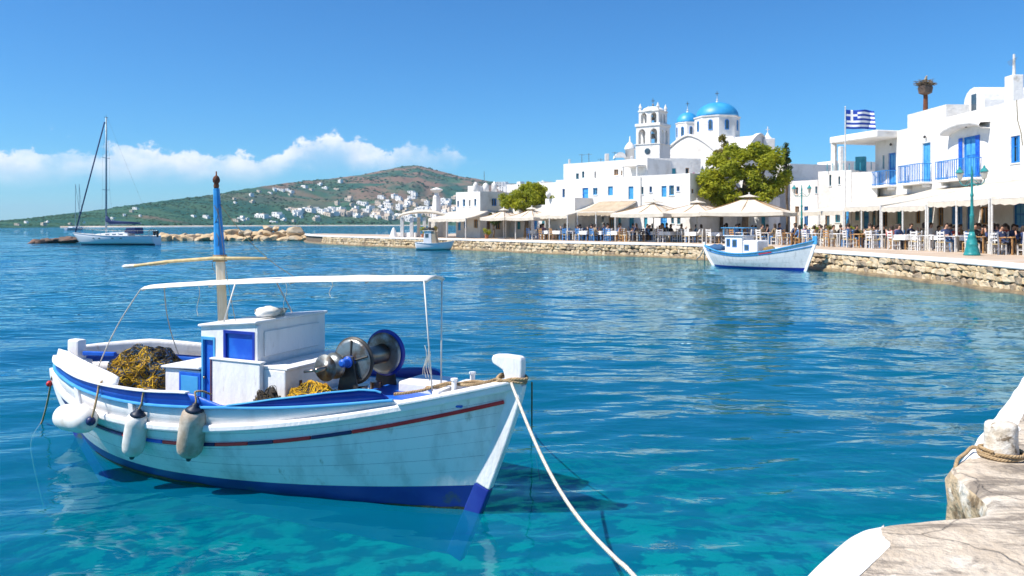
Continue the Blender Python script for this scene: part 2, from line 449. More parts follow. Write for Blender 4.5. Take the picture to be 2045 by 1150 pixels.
# ---- water sheet: real low waves near, fading with distance; ripples as fine relief
def water_material():
    m = bpy.data.materials.new('sea_water'); m.use_nodes = True
    nt = m.node_tree; nd, ln = nt.nodes, nt.links; nd.clear()
    out = nd.new('ShaderNodeOutputMaterial')
    t = nd.new('ShaderNodeTexCoord')
    def noise(scale, det, sx, sy, rot, rough=0.5, dist=0.0):
        mp = nd.new('ShaderNodeMapping'); mp.inputs['Scale'].default_value = (sx, sy, 1); mp.inputs['Rotation'].default_value = (0, 0, R(rot))
        ln.new(t.outputs['Object'], mp.inputs[0])
        n = nd.new('ShaderNodeTexNoise'); n.inputs['Scale'].default_value = scale; n.inputs['Detail'].default_value = det
        n.inputs['Roughness'].default_value = rough; n.inputs['Distortion'].default_value = dist
        ln.new(mp.outputs[0], n.inputs['Vector']); return n.outputs['Fac']
    def mth(op, a, b):
        n = nd.new('ShaderNodeMath'); n.operation = op
        for i, v in enumerate((a, b)):
            if isinstance(v, (int, float)): n.inputs[i].default_value = v
            else: ln.new(v, n.inputs[i])
        return n.outputs[0]
    # ripples
    a = noise(5.6, 2, 0.55, 1.2, 14, 0.45, 0.5)
    b = noise(2.1, 1.5, 0.55, 1.2, -10, 0.4, 0.5)
    c = noise(0.10, 3, 0.5, 1.1, 8)
    hgt = mth('ADD', mth('MULTIPLY', a, 0.006), mth('MULTIPLY', b, 0.029))
    calm = nd.new('ShaderNodeMapRange'); ln.new(c, calm.inputs[0])
    for i, v in enumerate((0.36, 0.64, 0.35, 1.35)): calm.inputs[i + 1].default_value = v
    # the breeze reaches the open bay; the lee of the houses stays calmer
    sp = nd.new('ShaderNodeSeparateXYZ'); ln.new(t.outputs['Object'], sp.inputs[0])
    def ramp(v, a0, a1, b0, b1):
        n = nd.new('ShaderNodeMapRange'); ln.new(v, n.inputs[0])
        for i, q in enumerate((a0, a1, b0, b1)): n.inputs[i + 1].default_value = q
        return n.outputs[0]
    wind = mth('MULTIPLY', ramp(sp.outputs[0], 6, -12, 1.0, 2.3), ramp(sp.outputs[1], 14, 70, 1.0, 2.2))
    hgt = mth('MULTIPLY', mth('MULTIPLY', hgt, calm.outputs[0]), wind)
    bp = nd.new('ShaderNodeBump'); bp.inputs['Strength'].default_value = 1.0; bp.inputs['Distance'].default_value = 1.0
    ln.new(hgt, bp.inputs['Height'])
    fr = nd.new('ShaderNodeFresnel'); fr.inputs['IOR'].default_value = 1.36; ln.new(bp.outputs[0], fr.inputs['Normal'])
    gl = nd.new('ShaderNodeBsdfGlossy'); gl.inputs['Roughness'].default_value = 0.012; gl.inputs['Color'].default_value = (0.64, 0.90, 1.0, 1); ln.new(bp.outputs[0], gl.inputs['Normal'])
    tr = nd.new('ShaderNodeBsdfTransparent'); tr.inputs[0].default_value = (0.92, 0.98, 0.99, 1)
    df = nd.new('ShaderNodeBsdfDiffuse')
    # suspended matter: what the water body itself scatters back
    dm = nd.new('ShaderNodeMix'); dm.data_type = 'RGBA'
    dm.inputs['A'].default_value = (0.000, 0.255, 0.50, 1); dm.inputs['B'].default_value = (0.000, 0.36, 0.55, 1)
    sc = nd.new('ShaderNodeMapRange'); ln.new(c, sc.inputs[0]); sc.inputs[1].default_value = 0.35; sc.inputs[2].default_value = 0.7
    ln.new(sc.outputs[0], dm.inputs['Factor']); ln.new(dm.outputs['Result'], df.inputs[0])
    mx1 = nd.new('ShaderNodeMixShader'); mx1.inputs[0].default_value = 0.27
    ln.new(tr.outputs[0], mx1.inputs[1]); ln.new(df.outputs[0], mx1.inputs[2])
    mx2 = nd.new('ShaderNodeMixShader')
    ln.new(fr.outputs[0], mx2.inputs[0]); ln.new(mx1.outputs[0], mx2.inputs[1]); ln.new(gl.outputs[0], mx2.inputs[2])
    ln.new(mx2.outputs[0], out.inputs['Surface'])
    ab = nd.new('ShaderNodeVolumeAbsorption'); ab.inputs['Color'].default_value = (0.04, 0.85, 0.82, 1); ab.inputs['Density'].default_value = 0.70
    ln.new(ab.outputs[0], out.inputs['Volume'])
    return m
nr, nc = 720, 420
rr = 2.2 * (9000 / 2.2) ** (np.arange(nr) / (nr - 1.0))
# keep the fine rows where the waves are
k1 = int(nr * 0.86)
rr[:k1] = 2.2 * (170 / 2.2) ** (np.arange(k1) / (k1 - 1.0))
rr[k1:] = 170 * (9000 / 170) ** ((np.arange(nr - k1) + 1) / float(nr - k1))
th = np.linspace(R(-62), R(62), nc)
WX = np.outer(rr, np.sin(th)); WY = -4.0 + np.outer(rr, np.cos(th))
WZ = np.zeros_like(WX)
for k in range(46):
    lam = 0.38 * (6.0 / 0.38) ** nrng.random()
    dirn = R(-76) + nrng.normal() * 0.48
    amp = 0.0023 * lam ** 0.85
    kk = 2 * math.pi / lam
    ph = nrng.random() * 6.28
    warp = 0.35 * np.sin(WX * 0.31 + k) + 0.35 * np.sin(WY * 0.27 + 2 * k)
    res = np.clip((lam / (np.maximum(rr, 1) * 0.0075)) / 3.0 - 0.6, 0, 1)[:, None]
    WZ += amp * res * np.sin(kk * (WX * math.cos(dirn) + WY * math.sin(dirn)) + ph + warp)
me = bpy.data.meshes.new('water')
vs_ = np.stack([WX, WY, WZ], -1).reshape(-1, 3)
ii = np.arange(nr - 1)[:, None] * nc + np.arange(nc - 1)[None, :]
fs_ = np.stack([ii, ii + nc, ii + nc + 1, ii + 1], -1).reshape(-1, 4)
me.vertices.add(len(vs_)); me.vertices.foreach_set('co', vs_.ravel())
me.loops.add(fs_.size); me.loops.foreach_set('vertex_index', fs_.ravel())
me.polygons.add(len(fs_)); me.polygons.foreach_set('loop_start', np.arange(len(fs_)) * 4)
me.update(calc_edges=True)
me.polygons.foreach_set('use_smooth', [True] * len(fs_))
if me.polygons[0].normal.z < 0: me.flip_normals()
me.materials.append(water_material())
tag(obj('water', me), kind='structure')

# ---- sea bed: sand with weed and stones, falling away from the near quay
mat('sand_bed', (0.54, 0.53, 0.39), 0.9, (0.05, 0.075, 0.06), 1.7, 8, 0.45, 0.56, 0.5, 5, col3=(0.05, 0.08, 0.06), n3scale=0.42, lo3=0.52, hi3=0.66)
mb = MB()
ys = [-6 + i * 0.55 for i in range(60)] + [27 * 1.14 ** k for k in range(1, 50)]
rows = []
for y in ys:
    row = []
    for i in range(90):
        t = (i - 45) / 45.0
        x = math.copysign(abs(t) ** 1.6, t) * (26 + max(0, y) * 1.9)
        d = math.hypot(x - 2.0, y - 4.0)
        z = -1.15 - 0.17 * d if d < 30 else -6.25 - 0.02 * min(d - 30, 300)
        z += 0.28 * mnoise.noise((x * 0.35, y * 0.35, 3)) + 0.10 * mnoise.noise((x * 1.3, y * 1.3, 9))
        row.append((x, y, z))
    rows.append(row)
mb.grid(rows)
tag(mb.build('sea_bed', 'sand_bed', smooth=True), kind='structure')

mb = MB()
srng = random.Random(3)
for k in range(520):
    x = srng.uniform(-7, 4.5); y = srng.uniform(3.4, 10.5)
    d = math.hypot(x - 2.0, y - 4.0)
    z = -1.15 - 0.17 * d + 0.28 * mnoise.noise((x * 0.35, y * 0.35, 3)) + 0.10 * mnoise.noise((x * 1.3, y * 1.3, 9))
    s = srng.uniform(0.05, 0.20) * (1.6 if srng.random() < .12 else 1)
    mb.add([(x + s * a_ * srng.uniform(.8, 1.25), y + s * b_ * srng.uniform(.8, 1.25), z - 0.02 + s * c_ * 0.6 * srng.uniform(.8, 1.2)) for a_, b_, c_ in
            ((1, 0, 0), (0, 1, 0), (-1, 0, 0), (0, -1, 0), (0, 0, 1), (.7, .7, .75), (-.7, .7, .75), (-.7, -.7, .75), (.7, -.7, .75))],
           [(0, 1, 5), (1, 2, 6), (2, 3, 7), (3, 0, 8), (5, 1, 6), (6, 2, 7), (7, 3, 8), (8, 0, 5), (4, 5, 6), (4, 6, 7), (4, 7, 8), (4, 8, 5)])
mat('bed_stone', (0.20, 0.20, 0.15), 0.9, (0.55, 0.53, 0.44), 0.9, 5, 0.42, 0.58)
tag(mb.build('sea_bed_stones', 'bed_stone', smooth=True), 'loose stones lying on the sandy sea bed', 'stones', kind='stuff')

# ---- hills across the bay
SKY = [(-420, 446), (-150, 446), (-40, 445), (0, 443), (60, 438), (130, 429), (200, 421), (260, 412), (330, 402), (420, 391), (480, 380), (560, 368), (610, 362), (660, 358),
       (720, 350), (770, 340), (800, 333), (835, 331), (870, 340), (920, 353), (975, 362), (1020, 367), (1080, 370), (1150, 375), (1300, 385), (1500, 400)]
sk = np.array(SKY, float)
def coastD(px): return float(np.interp(px, [-420, 0, 300, 640, 800, 1500], [430, 470, 640, 1050, 1200, 1300]))
def ridgeD(px): return coastD(px) * float(np.interp(px, [-420, 0, 500, 820, 1500], [1.25, 1.45, 1.75, 2.0, 2.0]))
def hill_z(px, v):
    D = coastD(px) + (ridgeD(px) - coastD(px)) * v
    X = (px - CX) / F * D
    zr = H + (HZ - float(np.interp(px, sk[:, 0], sk[:, 1]))) / F * ridgeD(px)
    n = mnoise.fractal((X * 0.006, D * 0.006, 1.3), 0.9, 2.1, 5)
    if v <= 1: z = zr * (0.32 * v + 0.68 * v ** 1.35) + n * zr * 0.16 * math.sin(math.pi * min(v, 1)) + 1.2 * min(1, v * 12)
    else: z = zr * (1 - 1.4 * (v - 1)) + n * 3
    z += mnoise.noise((X * 0.03, D * 0.03, 5)) * 1.6 * min(1, v * 6) * min(1, zr / 40)
    return Vector((X, D, z if v > 0 else -1.0))
mb = MB()
rows = []
for j in range(95):
    v = j / 78.0
    rows.append([hill_z(-420 + i * 6.4, v) for i in range(300)])
mb.grid(rows)
def hill_material():
    m = mat('hill_ground', (0.018, 0.078, 0.064), 0.95, (0.048, 0.112, 0.072), 0.016, 8, 0.40, 0.62, spec=0.05, col3=(0.17, 0.13, 0.10), n3scale=0.0048, lo3=0.60, hi3=0.72)
    nt = m.node_tree; nd, ln = nt.nodes, nt.links
    p = nd['Principled BSDF']
    src = p.inputs['Base Color'].links[0].from_socket
    # bare reddish soil on the eastern hill
    t = nd.new('ShaderNodeTexCoord'); s = nd.new('ShaderNodeSeparateXYZ'); ln.new(t.outputs['Object'], s.inputs[0])
    g = nd.new('ShaderNodeMapRange'); ln.new(s.outputs[1], g.inputs[0])
    for i, v in enumerate((1150, 1750, 0, 1)): g.inputs[i + 1].default_value = v
    n = nd.new('ShaderNodeTexNoise'); n.inputs['Scale'].default_value = 0.009; n.inputs['Detail'].default_value = 7; ln.new(t.outputs['Object'], n.inputs['Vector'])
    r = nd.new('ShaderNodeMapRange'); r.interpolation_type = 'SMOOTHSTEP'; ln.new(n.outputs['Fac'], r.inputs[0])
    for i, v in enumerate((0.40, 0.56, 0, 0.9)): r.inputs[i + 1].default_value = v
    mu = nd.new('ShaderNodeMath'); mu.operation = 'MULTIPLY'; ln.new(g.outputs[0], mu.inputs[0]); ln.new(r.outputs[0], mu.inputs[1])
    mx = nd.new('ShaderNodeMix'); mx.data_type = 'RGBA'; ln.new(mu.outputs[0], mx.inputs['Factor']); ln.new(src, mx.inputs['A'])
    mx.inputs['B'].default_value = (0.20, 0.125, 0.095, 1)
    ln.new(mx.outputs['Result'], p.inputs['Base Color'])
hill_material()
tag(mb.build('hills', 'hill_ground', smooth=True), kind='structure')
# a far island low on the horizon
mb = MB()
rows = []
for j in range(14):
    v = j / 10.0
    rows.append([])
    for i in range(60):
        px = -900 + i * 20
        D = 7000 + 2500 * v
        hgt = max(0, 130 * math.exp(-((px + 260) / 260.0) ** 2) + 22 * mnoise.noise((px * 0.012, 3, 1)))
        rows[-1].append(((px - CX) / F * D, D, -2 + hgt * math.sin(math.pi * min(v, 1.39) / 1.4)))
mb.grid(rows)
mat('far_land', (0.07, 0.085, 0.06), 0.95, (0.12, 0.10, 0.075), 0.002, 5)
tag(mb.build('distant_island_hills', 'far_land', smooth=True), kind='structure')

def hill_at(px, py):
    lo = None
    for k in range(201):
        v = k / 200.0
        p = hill_z(px, v)
        if p.z > 0 and to_px(p)[1] <= py: return p
    return None
# scrub and low trees, uncountable
mb = MB()
mat('scrub', (0.018, 0.065, 0.048), 0.95, (0.045, 0.09, 0.048), 0.02, 4, spec=0.05)
oc = [(1, 0, 0), (0, 1, 0), (-1, 0, 0), (0, -1, 0), (0, 0, 1), (.7, .7, .75), (-.7, .7, .75), (-.7, -.7, .75), (.7, -.7, .75)]
of = [(0, 1, 5), (1, 2, 6), (2, 3, 7), (3, 0, 8), (5, 1, 6), (6, 2, 7), (7, 3, 8), (8, 0, 5), (4, 5, 6), (4, 6, 7), (4, 7, 8), (4, 8, 5)]
for k in range(15000):
    px = rng.uniform(-40, 1180)
    v = rng.random() ** 1.1
    p = hill_z(px, v)
    if p.z < 1.0: continue
    if mnoise.noise((p.x * 0.011, p.y * 0.011, 7)) < rng.uniform(-0.35, 0.3): continue
    s = rng.uniform(0.0008, 0.0022) * p.y * (1.25 if v < 0.08 else 1)
    q = rng.uniform(0.4, 0.8) * (1.5 if v < 0.06 else 1)
    a = rng.random() * 6.28
    ca, sa = math.cos(a), math.sin(a)
    mb.add([(p.x + s * (x * ca - y * sa) * rng.uniform(.8, 1.2), p.y + s * (x * sa + y * ca) * rng.uniform(.8, 1.2), p.z - 0.5 + s * z * q * rng.uniform(.8, 1.2)) for x, y, z in oc], of)
tag(mb.build('hillside_scrub', 'scrub', smooth=True), 'dark green scrub and low trees dotted over the hillsides', 'scrub', kind='stuff')

# houses on the far hillside
mat('far_white', (0.82, 0.80, 0.77), 0.9)
mat('far_cream', (0.62, 0.52, 0.42), 0.9)
mat('far_window', (0.10, 0.12, 0.15), 0.6)
def far_house_mesh(k, wall):
    b = MB()
    if k == 0:
        b.box(-5, 5, -3.5, 3.5, -3, 3.2); b.box(-1.5, 5, -1.0, 3.5, 3.2, 5.6)
    elif k == 1:
        b.box(-6, 3, -3, 3, -3, 5.2); b.box(3, 7, -2.6, 3, -3, 2.8)
    elif k == 2:
        b.box(-7.5, 7.5, -3, 3, -3, 3.0); b.box(-6.5, -3, -2, 3, 3.0, 3.9)
    else:
        b.box(-4, 4, -4, 4, -3, 5.6); b.box(-1, 0.4, -1, 0.4, 5.6, 6.8)
    b.cur = 1
    y = {0: -3.5, 1: -3, 2: -3, 3: -4}[k]
    for x, z, w, h in {0: [(-3, 0.4, 1.2, 1.6), (0, 0, 1.1, 2.4), (3, .4, 1.2, 1.6)], 1: [(-4, .2, 1.1, 1.6), (-1, .2, 1.2, 1.6), (-4, 3, 1.1, 1.5), (-1, 3, 1.1, 1.5)],
                       2: [(-5.5, .2, 1.2, 1.5), (-2, 0, 1.2, 2.2), (2, .2, 1.2, 1.5), (5, .2, 1.2, 1.5)], 3: [(-2, .2, 1.1, 1.6), (1.6, .2, 1.1, 1.6), (0, 3.2, 1.2, 1.5)]}[k]:
        b.box(x - w / 2, x + w / 2, y - 0.08, y + 0.1, z, z + h)
    return b.mesh('far_house', [wall, 'far_window'])
FH = [far_house_mesh(k, w) for w in ('far_white', 'far_cream') for k in range(4)]
far_groups = {}
def far_house(px, py, w_px, label, group):
    p = hill_at(px, py)
    if p is None: return
    s = w_px / 11.0 * p.y / F
    k = rng.randrange(4) + (4 if rng.random() < 0.30 else 0)
    o = obj('hillside_house', FH[k], None, (p.x, p.y - 2, p.z), (0, 0, rng.uniform(-1.15, -0.1)), (s, s, s * rng.uniform(0.9, 1.2)))
    tag(o, label, 'house', group)
    far_groups.setdefault(group, []).append((px, o, py))
for k in range(118):
    px = rng.triangular(520, 940, 860); py = rng.triangular(386, 443, 430)
    if py < 386 + (800 - px) * 0.14: py = rng.uniform(425, 444)
    far_house(px, py, rng.uniform(9, 17) * (1.35 if py > 420 else 1), 'small white house among the crowded far village below the brown hill', 'houses of the far village')
for k in range(18):
    px = rng.uniform(450, 690)
    far_house(px, np.interp(px, sk[:, 0], sk[:, 1]) + rng.triangular(6, 34, 12), rng.uniform(7, 12), 'tiny white house scattered high along the green ridge', 'houses along the green ridge')
for k in range(12):
    px = rng.uniform(20, 330)
    far_house(px, rng.uniform(np.interp(px, sk[:, 0], sk[:, 1]) + 5, 451), rng.uniform(6, 11), 'tiny white house on the low green headland behind the yacht', 'houses on the headland')
for k in range(14):
    px = rng.uniform(380, 640)
    far_house(px, rng.uniform(430, 446), rng.uniform(8, 14), 'small pale house by the far beach behind the breakwater', 'houses by the far beach')
for k in range(20):
    px = rng.uniform(1000, 1130)
    far_house(px, rng.uniform(371, 384), rng.uniform(14, 24), 'low white house on the ridge just behind the waterfront roofs', 'houses behind the roofs')
for g_, lab_ in (('houses along the green ridge', 'tiny white house high on the green ridge, the %s from the left'), ('houses on the headland', 'tiny white house on the low headland, the %s from the left'),
                 ('houses by the far beach', 'small pale house by the far beach, the %s from the left'), ('houses behind the roofs', 'low white ridge house behind the waterfront roofs, the %s from the left')):
    for i_, (px_, o_, py_) in enumerate(sorted(far_groups[g_], key=lambda a: a[0])): o_['label'] = lab_ % ORD[i_]
vil = sorted(far_groups['houses of the far village'], key=lambda a: a[2])
for r_, nm_ in enumerate(('highest', 'middle', 'lowest, shoreline')):
    part_ = sorted(vil[len(vil) * r_ // 3: len(vil) * (r_ + 1) // 3], key=lambda a: a[0])
    for i_, (px_, o_, py_) in enumerate(part_): o_['label'] = 'white house of the far village, %s from the left in its %s row' % (ORD[i_], nm_)
# pale beach under the village
mb = MB()
rows = [[], [], []]
for i in range(120):
    px = 120 + i * 6.5
    for j, (dv, z) in enumerate(((-3, -0.2), (0, 0.25), (6, 0.9))):
        D = coastD(px) + dv
        rows[j].append(((px - CX) / F * D, D, z))
mb.grid(rows)
mat('beach_sand', (0.42, 0.34, 0.26), 0.9, (0.58, 0.52, 0.45), 0.03, 5)
tag(mb.build('beach', 'beach_sand'), kind='structure')

# ------------------------------------------------------------------ far quay
QZ = 1.0
QP = [(16.6, 8), (17.0, 20), (17.25, 26.8), (17.4, 31.8), (16.3, 42), (13.2, 54.6), (4.06, 61.8), (-4.9, 74), (-12.5, 82), (-25.0, 98), (-29.0, 112)]
def chaikin(P, n=2):
    P = [Vector((a, b)) for a, b in P]
    for _ in range(n):
        Qn = [P[0]]
        for a, b in zip(P, P[1:]):
            Qn += [a * 0.75 + b * 0.25, a * 0.25 + b * 0.75]
        Qn.append(P[-1]); P = Qn
    return P
QL = chaikin(QP)
QLEN = [0]
for a, b in zip(QL, QL[1:]): QLEN.append(QLEN[-1] + (b - a).length)
def qat(s):
    s = min(max(s, 0), QLEN[-1] - 1e-6)
    k = max(i for i in range(len(QL) - 1) if QLEN[i] <= s)
    t = (s - QLEN[k]) / (QLEN[k + 1] - QLEN[k])
    p = QL[k].lerp(QL[k + 1], t)
    lo, hi = max(0, s - 1.2), min(QLEN[-1] - 1e-6, s + 1.2)
    def raw(q):
        j = max(i for i in range(len(QL) - 1) if QLEN[i] <= q)
        return QL[j].lerp(QL[j + 1], (q - QLEN[j]) / (QLEN[j + 1] - QLEN[j]))
    d = (raw(hi) - raw(lo)).normalized()
    return p, d, Vector((-d.y, d.x))          # normal towards the water (left of travel)
# paving: one sheet behind the quay edge
inner = []
NS = 160
for i in range(NS + 1):
    p, d, n = qat(QLEN[-1] * i / NS)
    inner.append((p.x - n.x * 0.1, p.y - n.y * 0.1))
mb = MB()
back = [(-27.5, 116), (-10.5, 99), (-7.0, 130), (10, 190), (120, 190), (120, -10), (30, 8)]
poly = inner + back
mb.add([(x, y, QZ) for x, y in poly], [tuple(range(len(poly)))])
tag(mb.build('promenade', 'paving'), kind='structure')
qw = empty('quay_wall', (16.3, 42, 0))
tag(qw, 'rough stone quay wall with white painted edge along the waterfront', 'quay wall')
def qrow(s, off, z):
    p, d, n = qat(s)
    return Vector((p.x + n.x * off - 16.3, p.y + n.y * off - 42, z))
mb = MB()
smp = [QLEN[-1] * i / NS for i in range(NS + 1)]
mb.grid([[qrow(s, 0.0, -2.5) for s in smp], [qrow(s, 0.0, 0.90) for s in smp]])
mb.build('wall_core', 'mortar_dark', qw)
mb = MB()
mb.grid([[qrow(s, o_ + 0.02 * mnoise.noise((s, 2, o_)), z_) for s in smp] for o_, z_ in ((0.0, 0.86), (0.16, 0.865), (0.18, 0.90), (0.17, 0.985), (0.12, 1.022), (-0.55, 1.02), (-0.58, 0.99))])
mb.build('white_edge', 'coping_white', qw, smooth=False)
# foot ledge at the waterline
mb = MB()
fs0 = [QLEN[-1] * i / 420 for i in range(421)]
mb.grid([[qrow(s, o_ + 0.10 * mnoise.noise((s * 1.3, 5, o_)) , z_ + 0.05 * mnoise.noise((s * 2.1, 1, o_))) for s in fs0] for o_, z_ in ((0.0, 0.17), (0.20, 0.14), (0.30, 0.06), (0.34, -0.15))])
mb.build('foot_ledge', 'wet_stone', qw)
# stones
def stone_mesh(seed, matn):
    r = random.Random(seed)
    bm = bmesh.new()
    bmesh.ops.create_cube(bm, size=1.0)
    bmesh.ops.bevel(bm, geom=list(bm.edges), offset=0.20, segments=1, affect='EDGES')
    for v in bm.verts:
        v.co += Vector((r.uniform(-.10, .10), r.uniform(-.10, .10), r.uniform(-.10, .10)))
    me = bpy.data.meshes.new('stone'); bm.to_mesh(me); bm.free()
    me.materials.append(M[matn])
    return me
STM = [stone_mesh(i, ('stone_tan', 'stone_pale', 'stone_pale', 'stone_grey', 'stone_tan')[i % 5]) for i in range(15)]
stones = []
for row, (zb, hh) in enumerate(((0.04, 0.33), (0.35, 0.28), (0.61, 0.25))):
    s = 14.0 + rng.random() * 0.3
    while s < QLEN[-1] - 18:
        w = rng.choice((rng.uniform(0.2, 0.4), rng.uniform(0.35, 0.75)))
        h_ = hh * rng.uniform(0.78, 1.22)
        p, d, n = qat(s + w / 2)
        z = zb + hh / 2 + rng.uniform(-.04, .04)
        stones.append((h_ * w / (p.y ** 2) * (abs(n.y) + 0.3), p, d, w * 0.96, h_ * 0.95, z, rng.uniform(-.2, .2)))
        s += w
stones.sort(key=lambda a: -a[0])
left = MB()
mb_by = {}
for i, (a, p, d, w, h_, z, tilt) in enumerate(stones):
    me_ = STM[rng.randrange(15)]
    n = Vector((-d.y, d.x))
    loc = (p.x + n.x * 0.03 - 16.3, p.y + n.y * 0.03 - 42, z)
    rot = (0, tilt, math.atan2(d.y, d.x) + rng.uniform(-.12, .12))
    sc_ = (w, 0.30 + rng.uniform(-.06, .08), h_)
    if i < 300:
        obj('stone', me_, qw, loc, rot, sc_)
    else:
        mt = Matrix.LocRotScale(Vector(loc), Matrix.Rotation(rot[2], 3, 'Z').to_quaternion(), Vector(sc_))
        b_ = left; b_.cur = {'stone_tan': 0, 'stone_pale': 1, 'stone_grey': 2}[me_.materials[0].name]
        b_.add([mt @ v.co for v in me_.vertices], [tuple(pl.vertices) for pl in me_.polygons])
tag(left.build('stone_courses', ['stone_tan', 'stone_pale', 'stone_grey'], qw), kind='stuff')

# ------------------------------------------------------------------ near quay
NQ = 0.55
raw_pts = [(9.5, 14.2), (7.4, 11.2), (6.35, 9.87), (5.4, 8.62), (4.55, 7.55), (3.9, 6.72), (3.55, 6.33), (3.33, 6.10), (3.26, 5.86), (3.20, 5.50), (3.10, 5.22), (2.98, 5.09), (2.72, 5.06), (2.40, 5.00),
           (2.14, 4.90), (1.96, 4.70), (1.76, 4.44), (1.53, 4.18), (1.15, 3.72), (0.6, 3.0), (0.0, 2.2), (-1.0, 1.2), (-2.5, 0.4), (-4.0, -1.0), (-4.0, -6), (14, -6), (14, 14.2)]
out_pts = [tuple(p_) for p_ in chaikin(raw_pts[:23], 2)] + raw_pts[23:]
vis = len(out_pts) - 5
fine = []
for i in range(len(out_pts)):
    a = Vector(out_pts[i]); b = Vector(out_pts[(i + 1) % len(out_pts)])
    k = max(1, int((b - a).length / 0.07)) if i < vis else 1
    for j in range(k): fine.append(a.lerp(b, j / k))
NF = len(fine)
area = sum(fine[i].x * fine[(i + 1) % NF].y - fine[(i + 1) % NF].x * fine[i].y for i in range(NF))
def outn(i):
    d = (fine[(i + 4) % NF] - fine[(i - 4) % NF]).normalized()
    n = Vector((d.y, -d.x))
    return n if area > 0 else -n
ON = [outn(i) for i in range(NF)]
def nring(ins, z, jit, seed):
    r = []
    for i in range(NF):
        p = fine[i] - ON[i] * ins
        q = mnoise.noise((p.x * 2.3, p.y * 2.3, z * 3 + seed)) * jit + mnoise.noise((p.x * 7, p.y * 7, z * 6 + seed)) * jit * 0.5
        r.append((p.x + ON[i].x * q, p.y + ON[i].y * q, z + mnoise.noise((p.x * 1.7, p.y * 1.7, 4)) * min(jit, .012)))
    return r
nq = empty('stone_jetty', (3.9, 6.3, 0))
tag(nq, 'worn pale stone jetty edge with white painted rim in the near corner', 'jetty')
def rel(rows, o=(3.9, 6.3, 0)):
    return [[(x - o[0], y - o[1], z - o[2]) for x, y, z in r] for r in rows]
def jetty_material():
    m = mat('jetty_stone', (0.60, 0.51, 0.40), 0.85, (0.44, 0.36, 0.27), 3.2, 9, 0.40, 0.64, 1.0, 16, col3=(0.68, 0.61, 0.51), n3scale=1.6, lo3=0.52, hi3=0.66, bdist=0.035)
    nt = m.node_tree; nd, ln = nt.nodes, nt.links; p = nd['Principled BSDF']
    src = p.inputs['Base Color'].links[0].from_socket
    t = nd.new('ShaderNodeTexCoord'); mp = nd.new('ShaderNodeMapping'); mp.inputs['Scale'].default_value = (0.9, 2.6, 1); mp.inputs['Rotation'].default_value = (0, 0, R(18))
    ln.new(t.outputs['Object'], mp.inputs[0])
    n = nd.new('ShaderNodeTexNoise'); n.inputs['Scale'].default_value = 1.7; n.inputs['Detail'].default_value = 9; n.inputs['Roughness'].default_value = 0.68; n.inputs['Distortion'].default_value = 0.6
    ln.new(mp.outputs[0], n.inputs['Vector'])
    r = nd.new('ShaderNodeMapRange'); r.interpolation_type = 'SMOOTHSTEP'; ln.new(n.outputs['Fac'], r.inputs[0])
    for i, v in enumerate((0.49, 0.61, 0, 0.85)): r.inputs[i + 1].default_value = v
    mx = nd.new('ShaderNodeMix'); mx.data_type = 'RGBA'; ln.new(r.outputs[0], mx.inputs['Factor']); ln.new(src, mx.inputs['A']); mx.inputs['B'].default_value = (0.20, 0.165, 0.13, 1)
    # hairline cracks and the open joints between the old blocks
    wv = nd.new('ShaderNodeTexNoise'); wv.inputs['Scale'].default_value = 2.2; wv.inputs['Detail'].default_value = 5; ln.new(t.outputs['Object'], wv.inputs['Vector'])
    va = nd.new('ShaderNodeVectorMath'); va.operation = 'MULTIPLY_ADD'; ln.new(wv.outputs['Color'], va.inputs[0]); va.inputs[1].default_value = (0.5, 0.5, 0); ln.new(t.outputs['Object'], va.inputs[2])
    vo = nd.new('ShaderNodeTexVoronoi'); vo.feature = 'DISTANCE_TO_EDGE'; vo.inputs['Scale'].default_value = 0.95; ln.new(va.outputs[0], vo.inputs['Vector'])
    ck = nd.new('ShaderNodeMapRange'); ln.new(vo.outputs['Distance'], ck.inputs[0])
    for i, v in enumerate((0.002, 0.012, 0.45, 0.0)): ck.inputs[i + 1].default_value = v
    m2 = nd.new('ShaderNodeMix'); m2.data_type = 'RGBA'; ln.new(ck.outputs[0], m2.inputs['Factor']); ln.new(mx.outputs['Result'], m2.inputs['A']); m2.inputs['B'].default_value = (0.09, 0.075, 0.06, 1)
    ln.new(m2.outputs['Result'], p.inputs['Base Color'])
    bp = [n_ for n_ in nd if n_.type == 'BUMP'][0]
    b2 = nd.new('ShaderNodeBump'); b2.invert = True; b2.inputs['Strength'].default_value = 0.8; b2.inputs['Distance'].default_value = 0.02
    ln.new(ck.outputs[0], b2.inputs['Height']); ln.new(bp.outputs[0], b2.inputs['Normal']); ln.new(b2.outputs[0], p.inputs['Normal'])
jetty_material()
def flank_material():
    mat('jetty_flank', (0.50, 0.38, 0.24), 0.9, (0.16, 0.11, 0.06), 5.5, 8, 0.46, 0.62, 1.0, 14, col3=(0.72, 0.66, 0.56), n3scale=3.2, lo3=0.52, hi3=0.64, bdist=0.04)
flank_material()
mb = MB()
rings = [nring(0.02, NQ - 0.03, 0.02, 1), nring(0.06, NQ - 0.004, 0.02, 1), nring(0.16, NQ + 0.004, 0.02, 1), nring(0.32, NQ + 0.003, 0.01, 1)]
mb.grid(rel(rings), close=True)
base = len(mb.v)
mb.add(rel([nring(0.32, NQ + 0.003, 0.01, 1)])[0], [tuple(range(NF))])
mb.build('top_slab', 'jetty_stone', nq, smooth=False)
mb = MB()
rings = [nring(0.02, NQ - 0.03, 0.02, 1), nring(0.0, NQ - 0.10, 0.05, 1), nring(0.02, NQ - 0.26, 0.07, 2), nring(0.0, 0.12, 0.08, 3), nring(-0.04, -0.1, 0.08, 4), nring(-0.1, -2.6, 0.05, 5)]
mb.grid(rel(rings), close=True)
mb.build('flank', 'jetty_flank', nq, smooth=True)
